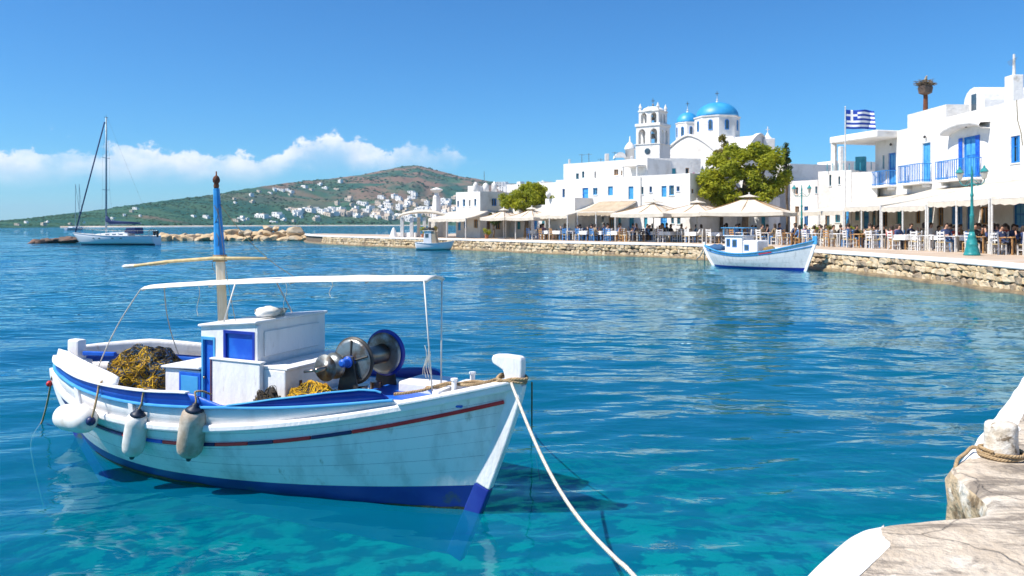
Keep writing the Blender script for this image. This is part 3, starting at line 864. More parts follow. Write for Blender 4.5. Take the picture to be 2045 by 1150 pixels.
# whitewashed rim: two painted runs
mat('rim_white', (0.80, 0.79, 0.77), 0.8, (0.68, 0.64, 0.58), 2.5, 7, 0.52, 0.74, 0.7, 10, col3=(0.45, 0.37, 0.29), n3scale=4.5, lo3=0.68, hi3=0.8, bdist=0.02)
def rim(i0, i1):
    b = MB()
    rws = []
    for j, (ins, z, jit) in enumerate(((None, NQ + 0.007, 0), (0.15, NQ + 0.014, 0.01), (0.05, NQ + 0.008, 0.015), (-0.008, NQ - 0.03, 0.02), (-0.02, NQ - 0.11, 0.045), (0.0, None, 0.05))):
        r = []
        for i in range(i0, i1):
            e = math.sin(min(1, (i - i0) / 6.0, (i1 - 1 - i) / 6.0) * math.pi / 2)
            w = 0.02 + e * (0.21 + 0.05 * mnoise.noise((i * 0.09, 3, 1)) + 0.025 * mnoise.noise((i * 0.4, 5, 1)))
            ii_ = w if ins is None else min(ins, w * 0.7) if ins > 0 else ins * e + 0.015 * (1 - e)
            zz = (NQ - 0.14 - 0.10 * abs(mnoise.noise((i * 0.23, 8, 1))) * e) if z is None else z - 0.03 * (1 - e)
            p = fine[i] - ON[i] * ii_
            q = mnoise.noise((p.x * 2.3, p.y * 2.3, zz * 3 + 1)) * jit
            r.append((p.x + ON[i].x * q, p.y + ON[i].y * q, zz))
        rws.append(r)
    b.grid(rel(rws))
    return b
def near_index(pt): return min(range(NF), key=lambda i: (fine[i] - Vector(pt)).length)
i_a, i_b = near_index((9.0, 13.5)), near_index((3.36, 6.14))
rim(min(i_a, i_b), max(i_a, i_b)).build('painted_rim', 'rim_white', nq, smooth=True)
i_a, i_b = near_index((2.32, 4.97)), near_index((0.4, 2.7))
rim(min(i_a, i_b), max(i_a, i_b)).build('painted_rim', 'rim_white', nq, smooth=True)

# bollard with rope
bl = empty('mooring_bollard', (3.87, 6.30, NQ))
tag(bl, 'squat chipped white bollard on the corner of the stone jetty', 'bollard')
mat('bollard_paint', (0.70, 0.65, 0.57), 0.85, (0.52, 0.44, 0.34), 9, 7, 0.40, 0.62, 0.8, 22, col3=(0.20, 0.15, 0.10), n3scale=11, lo3=0.56, hi3=0.66, bdist=0.02)
mb = MB()
rows = []
for r_, z in ((0.135, -0.01), (0.128, 0.04), (0.120, 0.10), (0.116, 0.18), (0.117, 0.245), (0.112, 0.268), (0.095, 0.280), (0.05, 0.285), (0.004, 0.286)):
    rows.append([(math.cos(w) * r_ * (1 + 0.05 * mnoise.noise((math.cos(w) * 2, math.sin(w) * 2, z * 9))), math.sin(w) * r_ * (1 + 0.05 * mnoise.noise((math.cos(w) * 2, math.sin(w) * 2, z * 9 + 5))), z + 0.006 * mnoise.noise((math.cos(w) * 3, math.sin(w) * 3, 1))) for w in [2 * math.pi * k / 40 for k in range(40)]])
mb.grid(rows, close=True)
mb.build('post', 'bollard_paint', bl, smooth=True)

def strand_rope(mb, path, r, pitch, n=5, strands=3, step=None):
    """laid rope: strands twisted round a smooth path"""
    P = [Vector(p) for p in path]
    # catmull-rom resample
    dense = []
    for i in range(len(P) - 1):
        p0, p1, p2, p3 = P[max(i - 1, 0)], P[i], P[i + 1], P[min(i + 2, len(P) - 1)]
        k = max(2, int((p2 - p1).length / (step or pitch / 7)))
        for j in range(k):
            t = j / k
            dense.append(0.5 * ((2 * p1) + (p2 - p0) * t + (2 * p0 - 5 * p1 + 4 * p2 - p3) * t * t + (3 * p1 - p0 - 3 * p2 + p3) * t ** 3))
    dense.append(P[-1])
    if strands == 1:
        return mb.tube(dense, r, n)
    for s in range(strands):
        L_ = 0; q = []
        up = None
        for i, p in enumerate(dense):
            if i: L_ += (p - dense[i - 1]).length
            t = (dense[min(i + 1, len(dense) - 1)] - dense[max(i - 1, 0)]).normalized()
            a = t.cross(up if up is not None else (Vector((0, 0, 1)) if abs(t.z) < .9 else Vector((1, 0, 0)))).normalized()
            b = a.cross(t).normalized(); up = b
            w = 2 * math.pi * (L_ / pitch + s / strands)
            q.append(p + (a * math.cos(w) + b * math.sin(w)) * r * 0.55)
        mb.tube(q, r * 0.58, n)
    return mb
mb = MB()
pts = []
for k in range(36):
    w = 2.6 + k * 2 * math.pi / 16
    rad = 0.152 + 0.008 * math.sin(k * 0.9)
    pts.append((3.87 + math.cos(w) * rad, 6.30 + math.sin(w) * rad, NQ + 0.018 + 0.024 * (k / 16.0) + 0.005 * math.sin(k)))
pts += [(3.72, 6.42, NQ + 0.05), (3.62, 6.35, NQ + 0.025), (3.54, 6.27, NQ + 0.022), (3.47, 6.19, NQ + 0.025), (3.42, 6.13, NQ + 0.012), (3.385, 6.08, NQ - 0.045), (3.37, 6.06, NQ - 0.11)]
strand_rope(mb, pts, 0.0145, 0.07)
tag(mb.build('mooring_rope', 'rope_tan', smooth=True), 'tan rope coiled round the white bollard and over the jetty edge', 'rope')

# ------------------------------------------------------------------ breakwater
bw = empty('breakwater', (-40, 112, 0))
tag(bw, 'breakwater of heaped tan boulders at the harbour mouth', 'breakwater')
def boulder_mesh(seed):
    r = random.Random(seed)
    bm = bmesh.new(); bmesh.ops.create_icosphere(bm, subdivisions=3, radius=0.5)
    off = r.random() * 50
    cuts_ = [(Vector((r.gauss(0, 1), r.gauss(0, 1), r.gauss(0, 1))).normalized(), r.uniform(.27, .40)) for _ in range(11)]
    for v in bm.verts:
        for n_, k_ in cuts_:
            e_ = v.co.dot(n_) - k_
            if e_ > 0: v.co -= n_ * e_
        v.co *= 1.12 + 0.14 * mnoise.noise(v.co * 3.0 + Vector((off, 0, 0)))
    me = bpy.data.meshes.new('boulder'); bm.to_mesh(me); bm.free()
    me.materials.append(M['boulder']); 
    return me
BM_ = [boulder_mesh(i) for i in range(7)]
def boulder(px, z, D, s):
    x = (px - CX) / F * D
    obj('boulder', BM_[rng.randrange(7)], bw, (x + 40, D - 112, z), (rng.uniform(-.4, .4), rng.uniform(-.4, .4), rng.random() * 6.28), (s * rng.uniform(1.0, 1.5), s * rng.uniform(.9, 1.2), s * rng.uniform(.55, .85)))
px = 322
while px < 612:
    hgt = float(np.interp(px, [322, 380, 450, 500, 545, 590, 612], [0.8, 0.8, 1.0, 1.5, 1.8, 1.3, 0.7]))
    s = rng.uniform(1.3, 2.0)
    z = 0.15
    k = 0
    while z < hgt:
        boulder(px + rng.uniform(-6, 6), z, 112 + k * 0.9 + rng.uniform(-.4, .4), s * rng.uniform(.8, 1.15) * (1 - 0.08 * k))
        z += s * 0.55; k += 1
    boulder(px + rng.uniform(-5, 5), 0.3, 115.5, s * 1.2)
    px += s * F / 112 * 0.62
# core keeps the gaps closed behind
mb = MB()
mb.grid([[((p_ - CX) / F * 115 + 40, dy, zz * float(np.interp(p_, [322, 450, 545, 612], [0.7, 0.8, 1.25, 0.5]))) for p_ in range(322, 614, 8)] for dy, zz in ((1.2, -0.5), (1.8, 1.0), (5, 1.0), (7, -0.5))])
mb.build('rubble_core', 'mortar_dark', bw)
# low reef by the yacht
rf = MB()
for k in range(26):
    px = rng.uniform(72, 150); D = rng.uniform(98, 103); x = (px - CX) / F * D
    me_ = BM_[rng.randrange(7)]
    mt = Matrix.LocRotScale(Vector((x, D, 0.05 + 0.35 * ((px - 72) / 80.0))), Matrix.Rotation(rng.random() * 6.28, 3, 'Z').to_quaternion(), Vector((rng.uniform(1.2, 2.4), 1.4, rng.uniform(.5, 1.0))))
    rf.add([mt @ v.co for v in me_.vertices], [tuple(pl.vertices) for pl in me_.polygons])
tag(rf.build('rock_reef', 'reef', smooth=True), 'low dark reddish reef awash just left of the yacht', 'reef')
# ================================================================== boats
class Hull:
    """double-ended hull; local x from stern to stem, y to port, z up from the water"""
    def __init__(s, L, B, xm, zs_mid, zs_bow, zs_stern, keel=-0.42, stem=(0.40, 1.1), stern=(0.5, 0.75), pa=2.1, pf=2.1, c1=(.36, .75), c2=(.75, .12), zm=2.4, transom=0.0):
        s.__dict__.update(L=L, B=B, xm=xm, zm=zs_mid, zb=zs_bow, zt=zs_stern, keel=keel, stem=stem, stern=stern, pa=pa, pf=pf, c1=c1, c2=c2, x0=zm, transom=transom)
        s.cache = {}
    def beam(s, x):
        t = (s.xm - x) / s.xm if x < s.xm else (x - s.xm) / (s.L - s.xm)
        b = s.B * max(0.0, 1 - t ** (s.pa if x < s.xm else s.pf))
        if x < s.xm and s.transom: b = s.B * (s.transom + (1 - s.transom) * (1 - t ** s.pa))
        return b
    def zs(s, x):
        if x > s.x0: return s.zm + (s.zb - s.zm) * ((x - s.x0) / (s.L - s.x0)) ** 1.75
        return s.zm + (s.zt - s.zm) * ((s.x0 - x) / s.x0) ** 2
    def prof(s, x, z):
        """shift x so that the ends follow stem and stern profile"""
        u = x / s.L
        rake_f, zf = s.stem
        rake_a, za = s.stern
        tf = max(0.0, min(1.4, (zf - z) / zf)); ta = max(0.0, min(1.6, (za - z) / za))
        return x - rake_f * (tf ** 1.15) * u ** 3 + rake_a * (ta ** 1.3) * (1 - u) ** 3
    def section(s, x):
        k = round(x, 4)
        if k in s.cache: return s.cache[k]
        b, z1 = max(s.beam(x), 0.004), s.zs(x)
        k0 = s.keel
        P = [(0.0, k0), (b * s.c1[0], k0 * s.c1[1]), (b * s.c2[0], z1 * s.c2[1]), (b, z1)]
        ys, zz = [], []
        for i in range(41):
            t = i / 40.0
            q = [(1 - t) ** 3, 3 * t * (1 - t) ** 2, 3 * t * t * (1 - t), t ** 3]
            ys.append(sum(a * p[0] for a, p in zip(q, P))); zz.append(sum(a * p[1] for a, p in zip(q, P)))
        s.cache[k] = (ys, zz)
        return s.cache[k]
    def pt(s, x, z, side=-1, off=0.0):
        ys, zz = s.section(x)
        y = float(np.interp(z, zz, ys))
        if z > zz[-1]: y = ys[-1] + (z - zz[-1]) * 0.10 * min(1, ys[-1] * 4)
        return Vector((s.prof(x, z), side * (y + off), z))
    def strip(s, mb, side, x0, x1, nx, zlo, zhi, nz, off=0.0, crown=0.0):
        rows = []
        for i in range(nx + 1):
            x = x0 + (x1 - x0) * i / nx
            a, b = zlo(x), zhi(x)
            rows.append([s.pt(x, a + (b - a) * j / nz, side, off + crown * math.sin(math.pi * j / nz)) for j in range(nz + 1)])
        return mb.grid(rows)
    def line(s, side, x0, x1, n, z, off=0.0):
        return [s.pt(x0 + (x1 - x0) * i / n, z(x0 + (x1 - x0) * i / n), side, off) for i in range(n + 1)]

# ------------------------------------------------------------------ the fishing boat in front
BO = Vector((-5.15, 9.0, 0)); BH = math.atan2(-.43, .903)
bd = Vector((math.cos(BH), math.sin(BH))); bmv = Vector((-bd.y, bd.x))
def BX(px, y):
    """local x of the point at lateral offset y seen in column px"""
    k = (px - CX) / F
    ox, oy = BO.x + bmv.x * y, BO.y + bmv.y * y
    return (k * oy - ox) / (bd.x - k * bd.y)
def BZ(px, py, y):
    x = BX(px, y)
    return H - (py - HZ) / F * (BO.y + bd.y * x + bmv.y * y)
def BP(px, py, y): return Vector((BX(px, y), y, BZ(px, py, y)))
fb = empty('fishing_boat', BO, BH)
tag(fb, 'white and blue wooden fishing boat with cabin and canopy moored in front', 'boat')
hl = Hull(5.78, 0.86, 2.5, 0.607, 1.10, 0.74, c1=(.40, .75), c2=(.86, .27))
boot = lambda x: 0.115 + 0.11 * (max(0, x - 2.4) / 3.4) ** 1.4 + 0.10 * (max(0, 2.4 - x) / 2.4) ** 2
for side in (-1, 1):
    b = MB(); hl.strip(b, side, 0, 5.78, 60, lambda x: hl.keel + 0.001, lambda x: hl.zs(x) - 0.01, 14, -0.008)
    b.build('hull_shell', 'trim_navy', fb, smooth=True)
    b = MB(); hl.strip(b, side, 0, 5.78, 60, lambda x: hl.keel + 0.002, boot, 8, 0.0)
    b.build('boot_top', 'boot_blue', fb, smooth=True)
    cuts = [0, .155, .31, .46, .60, .735, .87, 1.0]
    for k in range(7):
        lo = lambda x, a=cuts[k]: boot(x) + (hl.zs(x) - boot(x)) * a + 0.0007
        hi = lambda x, a=cuts[k + 1]: boot(x) + (hl.zs(x) - boot(x)) * a - 0.0007
        b = MB(); hl.strip(b, side, 0.0, 5.76, 60, lo, hi, 3, 0.0015 * (k % 2), 0.0006)
        b.build('plank', 'hull_white', fb, smooth=True)
for side in (-1, 1):
    b = MB(); hl.strip(b, side, 0.4, 5.76, 60, lambda x: -0.05, lambda x: 0.022 + 0.016 * mnoise.noise((x * 3.1, 4, side)) + 0.01 * mnoise.noise((x * 11, 2, side)), 3, 0.003)
    b.build('weed_line', 'weed', fb, smooth=True)
# painted strake under the sheer, in red and navy runs
def strake_z(x): return hl.zs(x) - 0.135 - 0.03 * math.sin(math.pi * x / 5.78)
runs = [(0.35, 1.1, 'trim_navy'), (1.1, 1.5, 'trim_red'), (1.5, 2.05, 'trim_navy'), (2.05, 2.3, 'trim_red'), (2.3, 2.62, 'trim_blue'), (2.62, 2.95, 'trim_red'), (2.95, 3.25, 'trim_navy'), (3.25, 3.6, 'trim_red'),
        (3.6, 3.85, 'trim_navy'), (3.85, 4.2, 'trim_red'), (4.2, 4.55, 'trim_navy'), (4.55, 5.70, 'trim_red')]
for side in (-1, 1):
    for a, c, mm in runs:
        b = MB(); b.sweep(hl.line(side, a + .002, c - .002, 14, strake_z, 0.008), 0.026, 0.030); b.build('painted_strake', mm, fb, bevel=0.006)
    b = MB(); b.sweep(hl.line(side, 0.0, 5.74, 70, lambda x: hl.zs(x) - 0.012, 0.018), 0.055, 0.062)
    b.build('rub_rail', 'boat_white', fb, bevel=0.016)
    b = MB(); b.sweep(hl.line(side, 4.9, 5.74, 20, lambda x: hl.zs(x) + 0.032, 0.0), 0.11, 0.028)
    b.build('rail_cap', 'boat_white', fb, bevel=0.008)
    # washboard: white plank, blue boards and a moulding
    wb = lambda x: hl.zs(x) + float(np.interp(x, [0, .9, 2.9, 3.4, 3.85, 4.33, 4.82, 5.0], [.10, .175, .175, .165, .135, .105, .07, .03]))
    b = MB(); hl.strip(b, side, 0.0, 5.0, 60, lambda x: hl.zs(x) + 0.012, wb, 2, 0.0)
    b.build('washboard', 'boat_white', fb, smooth=True, solid=0.022)
    b = MB(); b.sweep(hl.line(side, 0.0, 4.86, 60, lambda x: wb(x) + 0.004, 0.010), 0.040, 0.022)
    b.build('moulding', 'paint_blue_light', fb, bevel=0.006)
    bt = lambda x: wb(x) + float(np.interp(x, [0, .5, .9, 1.4, 2.9, 3.05, 3.36, 3.4], [.07, .085, .10, .10, .125, .12, .01, .008]))
    b = MB(); hl.strip(b, side, 0.0, 3.4, 50, lambda x: wb(x) + 0.012, bt, 2, 0.004)
    b.build('blue_board', 'trim_blue', fb, smooth=True, solid=0.022)
    bf = lambda x: wb(x) + float(np.interp(x, [3.42, 3.85, 4.33, 4.6, 4.74, 4.82], [.014, .07, .105, .11, .085, .014]))
    b = MB(); hl.strip(b, side, 3.42, 4.82, 40, lambda x: wb(x) + 0.013, bf, 2, 0.004)
    b.build('blue_board', 'hull_blue', fb, smooth=True, solid=0.022)
    b = MB(); b.sweep(hl.line(side, 0.03, 3.0, 40, lambda x: bt(x) + 0.008, 0.0), 0.06, 0.016)
    b.build('rail_cap', 'boat_white', fb, bevel=0.005)
    b = MB(); b.sweep(hl.line(side, 3.42, 4.76, 30, lambda x: bf(x) + 0.006, 0.004), 0.036, 0.012)
    b.build('rail_cap', 'paint_blue_light', fb, bevel=0.004)
    # spray boards at the stern
    b = MB()
    rows = []
    for i in range(31):
        x = 0.12 + 1.95 * i / 30
        e = math.sin(math.pi * min(1, max(0, (i + 1.5) / 33.0))) ** 0.35
        p0 = hl.pt(x, bt(x) + 0.018, side, -0.01); hh = 0.145 * e
        rows.append([p0 + Vector((0, -side * 0.30 * hh * j / 3, hh * j / 3)) for j in range(4)])
    b.grid(rows); b.build('spray_board', 'boat_white', fb, smooth=True, solid=0.024)
    # tall frames ends standing proud of the planking
    for x in (1.35, 2.32, 3.1):
        b = MB(); b.sweep([hl.pt(x, hl.zs(x) + 0.0, side, 0.02), hl.pt(x, wb(x), side, 0.016)], 0.028, 0.06, up=(1, 0, 0)); b.build('timber_head', 'boat_white' if x < 3 else 'trim_red', fb, bevel=0.005)
# deck and inside
b = MB()
rows = []
for i in range(41):
    x = 0.12 + 5.5 * i / 40
    z = hl.zs(x) - 0.03; y = max(0.01, hl.beam(x) - 0.03)
    rows.append([(hl.prof(x, z), y * (j - 3) / 3.0, z + 0.03 * (1 - abs(j - 3) / 3.0)) for j in range(7)])
b.grid(rows); b.build('deck', 'deck_grey', fb, smooth=True)
# stem and sternpost
def stem_x(z): return hl.prof(5.78, z)
b = MB()
b.sweep([(stem_x(z) - 0.03, 0, z) for z in [boot(5.7) + i * (1.10 - boot(5.7)) / 14 for i in range(15)]], 0.085, 0.15, up=(1, 0, 0)); b.build('stem_post', 'boat_white', fb, bevel=0.012)
b = MB(); b.sweep([(stem_x(z) - 0.028, 0, z) for z in [-0.42 + i * (boot(5.7) + 0.42) / 8 for i in range(9)]], 0.088, 0.152, up=(1, 0, 0)); b.build('stem_foot', 'boot_blue', fb, bevel=0.012)
b = MB()
b.prism([(5.645, 1.07), (5.655, 1.15), (5.64, 1.20), (5.595, 1.225), (5.545, 1.25), (5.535, 1.29), (5.55, 1.318), (5.65, 1.325), (5.79, 1.317), (5.812, 1.295), (5.812, 1.22), (5.80, 1.07)], (0, 0, 0), (1, 0, 0), (0, 0, 1), (0, -1, 0), 0.095)
b.build('stem_head', 'boat_white', fb, bevel=0.014)
b = MB(); b.sweep([(hl.prof(0, z) - 0.01, 0, z) for z in [0.22 + i * 0.56 / 8 for i in range(9)]], 0.08, 0.13, up=(1, 0, 0)); b.build('stern_post', 'boat_white', fb, bevel=0.012)
b = MB(); b.sweep([(hl.prof(0, z) - 0.012, 0, z) for z in [-0.4 + i * 0.619 / 8 for i in range(9)]], 0.082, 0.132, up=(1, 0, 0)); b.build('stern_foot', 'boot_blue', fb, bevel=0.012)
b = MB(); b.box(0.26, 0.44, -0.055, 0.055, 0.70, 1.12); b.box(0.22, 0.50, -0.09, 0.09, 0.78, 0.90); b.build('rudder_head', 'boat_white', fb, bevel=0.02)
b = MB(); b.sweep([(0.46, 0, 0.97), (0.95, 0.02, 0.99)], 0.04, 0.05); b.build('tiller', 'trim_blue', fb, bevel=0.01)
b = MB(); b.lathe([(0.03, 0), (0.035, 0.03), (0.02, 0.045)], 10, (-0.02, -0.05, 0.60), (-1, -.3, 0)); b.build('stern_light', 'trim_red', fb, smooth=True)

# cabin -------------------------------------------------------------
CW = 0.48
x_a, x_f, x_b = 2.74, 3.40, 2.27      # wheelhouse aft and front, engine box aft end
zf_, za_ = 1.505, 1.450
cab = MB()
# wheelhouse walls with openings on the near side: door strip and window
def panel_wall(mb, x0, x1, y, z0, z1f, opens, depth):
    xs = sorted({x0, x1, *[o[0] for o in opens], *[o[1] for o in opens]}); zs2 = sorted({z0, *[o[2] for o in opens], *[o[3] for o in opens]})
    for i in range(len(xs) - 1):
        a, c = xs[i], xs[i + 1]
        zz = zs2 + [None]
        for j in range(len(zz) - 1):
            lo, hi = zz[j], zz[j + 1]
            if hi is not None and any(o[0] <= a + 1e-6 and c <= o[1] + 1e-6 and o[2] <= lo + 1e-6 and hi <= o[3] + 1e-6 for o in opens): continue
            ha, hc = (z1f(a), z1f(c)) if hi is None else (hi, hi)
            mb.add([(a, y, lo), (c, y, lo), (c, y, hc), (a, y, ha)], [(0, 1, 2, 3)])
    s = 1 if y < 0 else -1
    for (a, c, lo, hi) in opens:
        for q in ([(a, lo), (c, lo)], [(c, lo), (c, hi)], [(c, hi), (a, hi)], [(a, hi), (a, lo)]):
            mb.add([(q[0][0], y, q[0][1]), (q[1][0], y, q[1][1]), (q[1][0], y + s * depth, q[1][1]), (q[0][0], y + s * depth, q[0][1])], [(0, 1, 2, 3)])
roofz = lambda x: za_ + (zf_ - za_) * (x - x_a) / (x_f - x_a)
dk = 0.56
d0, d1 = BX(403, -CW), BX(430, -CW)
w0, w1 = BX(446, -CW), BX(509, -CW)
dz1 = BZ(415, 672, -CW); wz0, wz1 = BZ(480, 727, -CW), BZ(480, 661, -CW)
panel_wall(cab, x_a, x_f, -CW, dk, roofz, [(d0, d1, 0.70, dz1), (w0, w1, wz0, wz1)], 0.035)
panel_wall(cab, x_a, x_f, CW, dk, roofz, [(2.98, 3.3, 1.2, 1.42)], 0.03)
cab.add([(x_f, -CW, dk), (x_f, CW, dk), (x_f, CW, zf_), (x_f, -CW, zf_)], [(0, 1, 2, 3)])
cab.add([(x_a, -CW, dk), (x_a, CW, dk), (x_a, CW, za_), (x_a, -CW, za_)], [(3, 2, 1, 0)])
wh = cab.build('wheelhouse', 'boat_white', fb)
b = MB(); b.prism([(x_a - .025, za_ - .004), (x_f + .025, zf_ + .004), (x_f + .025, zf_ + .030), (x_a - .025, za_ + .022)], (0, 0, 0), (1, 0, 0), (0, 0, 1), (0, 1, 0), 2 * CW + .05)
b.build('cabin_roof', 'boat_white', fb, bevel=0.012)
# front face panels
b = MB(); b.box(x_f, x_f + 0.018, -CW + .10, CW - .10, 1.20, 1.43); b.build('front_panel', 'boat_white', fb, bevel=0.012)
b = MB(); b.box(x_f + .001, x_f + 0.022, -CW, -CW + 0.05, 0.6, 1.49); b.build('corner_post', 'boat_white', fb, bevel=0.008)
# blue door: tall strip and hatch below
dr = MB(); dr.box(d0, d1, -CW + 0.020, -CW + 0.034, 0.70, dz1); door = dr.build('door', 'door_blue', fb, bevel=0.004)
b = MB()
for (a, c, lo, hi) in ((d0, d0 + .022, .70, dz1), (d1 - .022, d1, .70, dz1), (d0 + .022, d1 - .022, dz1 - .03, dz1)):
    b.box(a, c, -CW - 0.008, -CW + 0.0195, lo, hi)
b.build('door_frame', 'paint_blue_light', door, bevel=0.003)
b = MB(); b.lathe([(0.010, 0), (0.014, 0.02), (0.006, 0.03)], 8, (d0 + .03, -CW + 0.018, 0.98), (0, -1, 0)); b.build('door_knob', 'steel', door, smooth=True)
h0, h1 = BX(360, -CW), d0
hz0, hz1 = 0.72, BZ(370, 742, -CW)
dr = MB(); dr.box(h0, h1 - .002, -CW - 0.016, -CW - 0.002, hz0, hz1); hatch = dr.build('hatch_door', 'door_blue', fb, bevel=0.004)
b = MB(); b.box(h0 + .03, h1 - .03, -CW - 0.021, -CW - 0.0165, hz0 + .03, hz1 - .03); b.build('raised_panel', 'paint_blue_light', hatch, bevel=0.004)
wn_ = MB(); wn_.box(w0, w1, -CW + 0.020, -CW + 0.034, wz0, wz1); win = wn_.build('window_shutter', 'door_blue', fb, bevel=0.003)
b = MB()
fw = 0.03
for (a, c, lo, hi) in ((w0, w0 + fw, wz0, wz1), (w1 - fw, w1, wz0, wz1), (w0 + fw, w1 - fw, wz1 - fw, wz1), (w0 + fw, w1 - fw, wz0, wz0 + fw)):
    b.box(a, c, -CW - 0.004, -CW + 0.0195, lo, hi)
b.build('shutter_frame', 'hull_blue', win, bevel=0.003)
# engine box aft of the wheelhouse
b = MB(); b.box(x_b, x_a - .002, -CW, CW, dk, 1.03); b.build('engine_box', 'boat_white', fb, bevel=0.012)
b = MB(); b.prism([(x_b - .03, 1.032), (x_a - .002, 1.05), (x_a - .002, 1.075), (x_b - .03, 1.055)], (0, 0, 0), (1, 0, 0), (0, 0, 1), (0, 1, 0), 2 * CW + .05); b.build('engine_box_lid', 'boat_white', fb, bevel=0.008)
# wide base round the front of the wheelhouse
zb_ = 1.165
b = MB(); b.box(d1 + .01, x_f + .10, -CW - .055, -CW - .002, dk, zb_); b.build('base_box', 'boat_white', fb, bevel=0.01)
b = MB(); b.box(x_f + .024, x_f + .34, -CW - .001, CW + .02, dk, zb_ - 0.05); b.build('base_box', 'boat_white', fb, bevel=0.012)
b = MB(); b.box(d1 - .01, x_f + .12, -CW - .065, -CW - .003, zb_ + .001, zb_ + .016); b.build('ledge', 'boat_white', fb, bevel=0.004)
b = MB(); b.box(x_f + .025, x_f + .36, -CW - .002, CW + .035, zb_ - .049, zb_ - .03); b.build('ledge', 'boat_white', fb, bevel=0.004)
for (xx, zz) in ((x_f + .342, .93), (x_f + .342, .80)):
    b = MB(); b.box(xx, xx + .006, -0.30, -0.27, zz - .07, zz + .07); b.build('drip_stain_bracket', 'rust', fb)
b = MB(); b.tube([(d1 + .008, -CW - .06, dk + .1), (d1 + .008, -CW - .06, zb_)], 0.008, 6); b.build('hinge_rod', 'rust', fb)
# things on the roof: coiled line and a white bag
mb = MB()
for k in range(3):
    strand_rope(mb, [(3.12 + math.cos(w) * (0.13 + .01 * k), 0.02 + math.sin(w) * (0.10 + .01 * k), 1.528 + 0.022 * k + .006 * math.sin(3 * w)) for w in [i * 6.283 / 14 for i in range(15)]], 0.014, 0.08, 5)
o = mb.build('rope_coil', 'rope_white', smooth=True); o.location = BO; o.rotation_euler = (0, 0, BH); tag(o, 'coil of pale rope lying on the cabin roof of the near boat', 'rope')
def blob(mb, c, sx, sy, sz, seed, amp=0.25, freq=2.2, nu=18, nv=10, flat=0.35):
    rows = []
    for j in range(nv + 1):
        v = math.pi * j / nv
        rows.append([])
        for i in range(nu):
            u = 2 * math.pi * i / nu
            d = Vector((math.sin(v) * math.cos(u), math.sin(v) * math.sin(u), math.cos(v)))
            k = 1 + amp * mnoise.fractal(d * freq + Vector((seed, 0, 0)), 1, 2, 3)
            rows[-1].append((c[0] + d.x * sx * k, c[1] + d.y * sy * k, c[2] + max(d.z, -flat) * sz * k))
    return mb.grid(rows, close=True)
mb = MB(); blob(mb, (3.30, -0.22, 1.575), 0.10, 0.13, 0.06, 3)
o = mb.build('canvas_bag', 'fender_white', smooth=True); o.location = BO; o.rotation_euler = (0, 0, BH); tag(o, 'crumpled white bag on the cabin roof beside the rope coil', 'bag')

# mast --------------------------------------------------------------
mbx = BX(450, 0); mtop = BP(432, 375, 0)
def mpt(t): return Vector((mbx, 0, 1.0)).lerp(mtop, t)
zj = BZ(441, 515, 0); tj = (zj - 1.0) / (mtop.z - 1.0)
b = MB(); b.tube([mpt(t * tj) for t in (0, .33, .66, 1)], [0.075, 0.070, 0.063, 0.058], 4); b.build('mast_foot', 'mast_wood', fb, bevel=0.008)
b = MB(); b.tube([mpt(tj + (1 - tj) * t - .004) for t in (0, .3, .6, 1)], [0.056, 0.048, 0.040, 0.030], 8); b.build('mast', 'mast_blue', fb)
b = MB(); b.lathe([(0.018, -.02), (0.028, 0.02), (0.022, 0.045), (0.034, 0.06), (0.036, 0.085), (0.026, 0.11), (0.008, 0.125), (0.006, 0.165)], 10, mpt(1.0)); b.build('mast_finial', 'rust', fb, smooth=True)
# crossed spar lashed where the paint changes, with rolled cloth on it
pj = mpt(tj)
s0, s1 = BP(250, 533, 0.35), BP(532, 516, -0.25)
b = MB(); b.tube([s0, s0.lerp(pj + Vector((0, -.07, .0)), .5) + Vector((0, 0, .012)), pj + Vector((0, -.075, 0.0)), s1], [0.016, 0.018, 0.018, 0.012], 8); b.build('spar', 'straw', fb, smooth=True)
b = MB()
for t in (0.02, 0.06, 0.10, 0.30, 0.36, 0.42):
    q = s0.lerp(pj, t); blob(b, (q.x, q.y, q.z + .004), 0.07, 0.035, 0.022, t * 40, nu=10, nv=6, flat=1)
b.build('lashed_cloth', 'fender_white', fb, smooth=True)
b = MB()
for k in range(5): b.lathe([(0.066, -.006), (0.070, 0), (0.066, .006)], 10, pj + Vector((0, 0, -.03 + k * .014)), (0.05, 0, 1), cap=False)
b.build('lashing', 'rope_tan', fb)
# mast stays and loose lines
b = MB()
for q in (BP(470, 640, -.35), BP(600, 560, 0.1)):
    p0 = mpt(0.93)
    b.tube([p0.lerp(q, t) + Vector((0, 0, -0.10 * math.sin(math.pi * t))) for t in [i / 8 for i in range(9)]], 0.0035, 4)
for t_, dx in ((0.9, .05), (0.75, .045), (0.62, -.06)):
    p0 = mpt(t_)
    b.tube([p0 + Vector((dx * math.sin(3 * i / 6.), -.04, -0.03 * i)) for i in range(7)], 0.0035, 4)
b.build('rigging_line', 'rope_dark', fb)

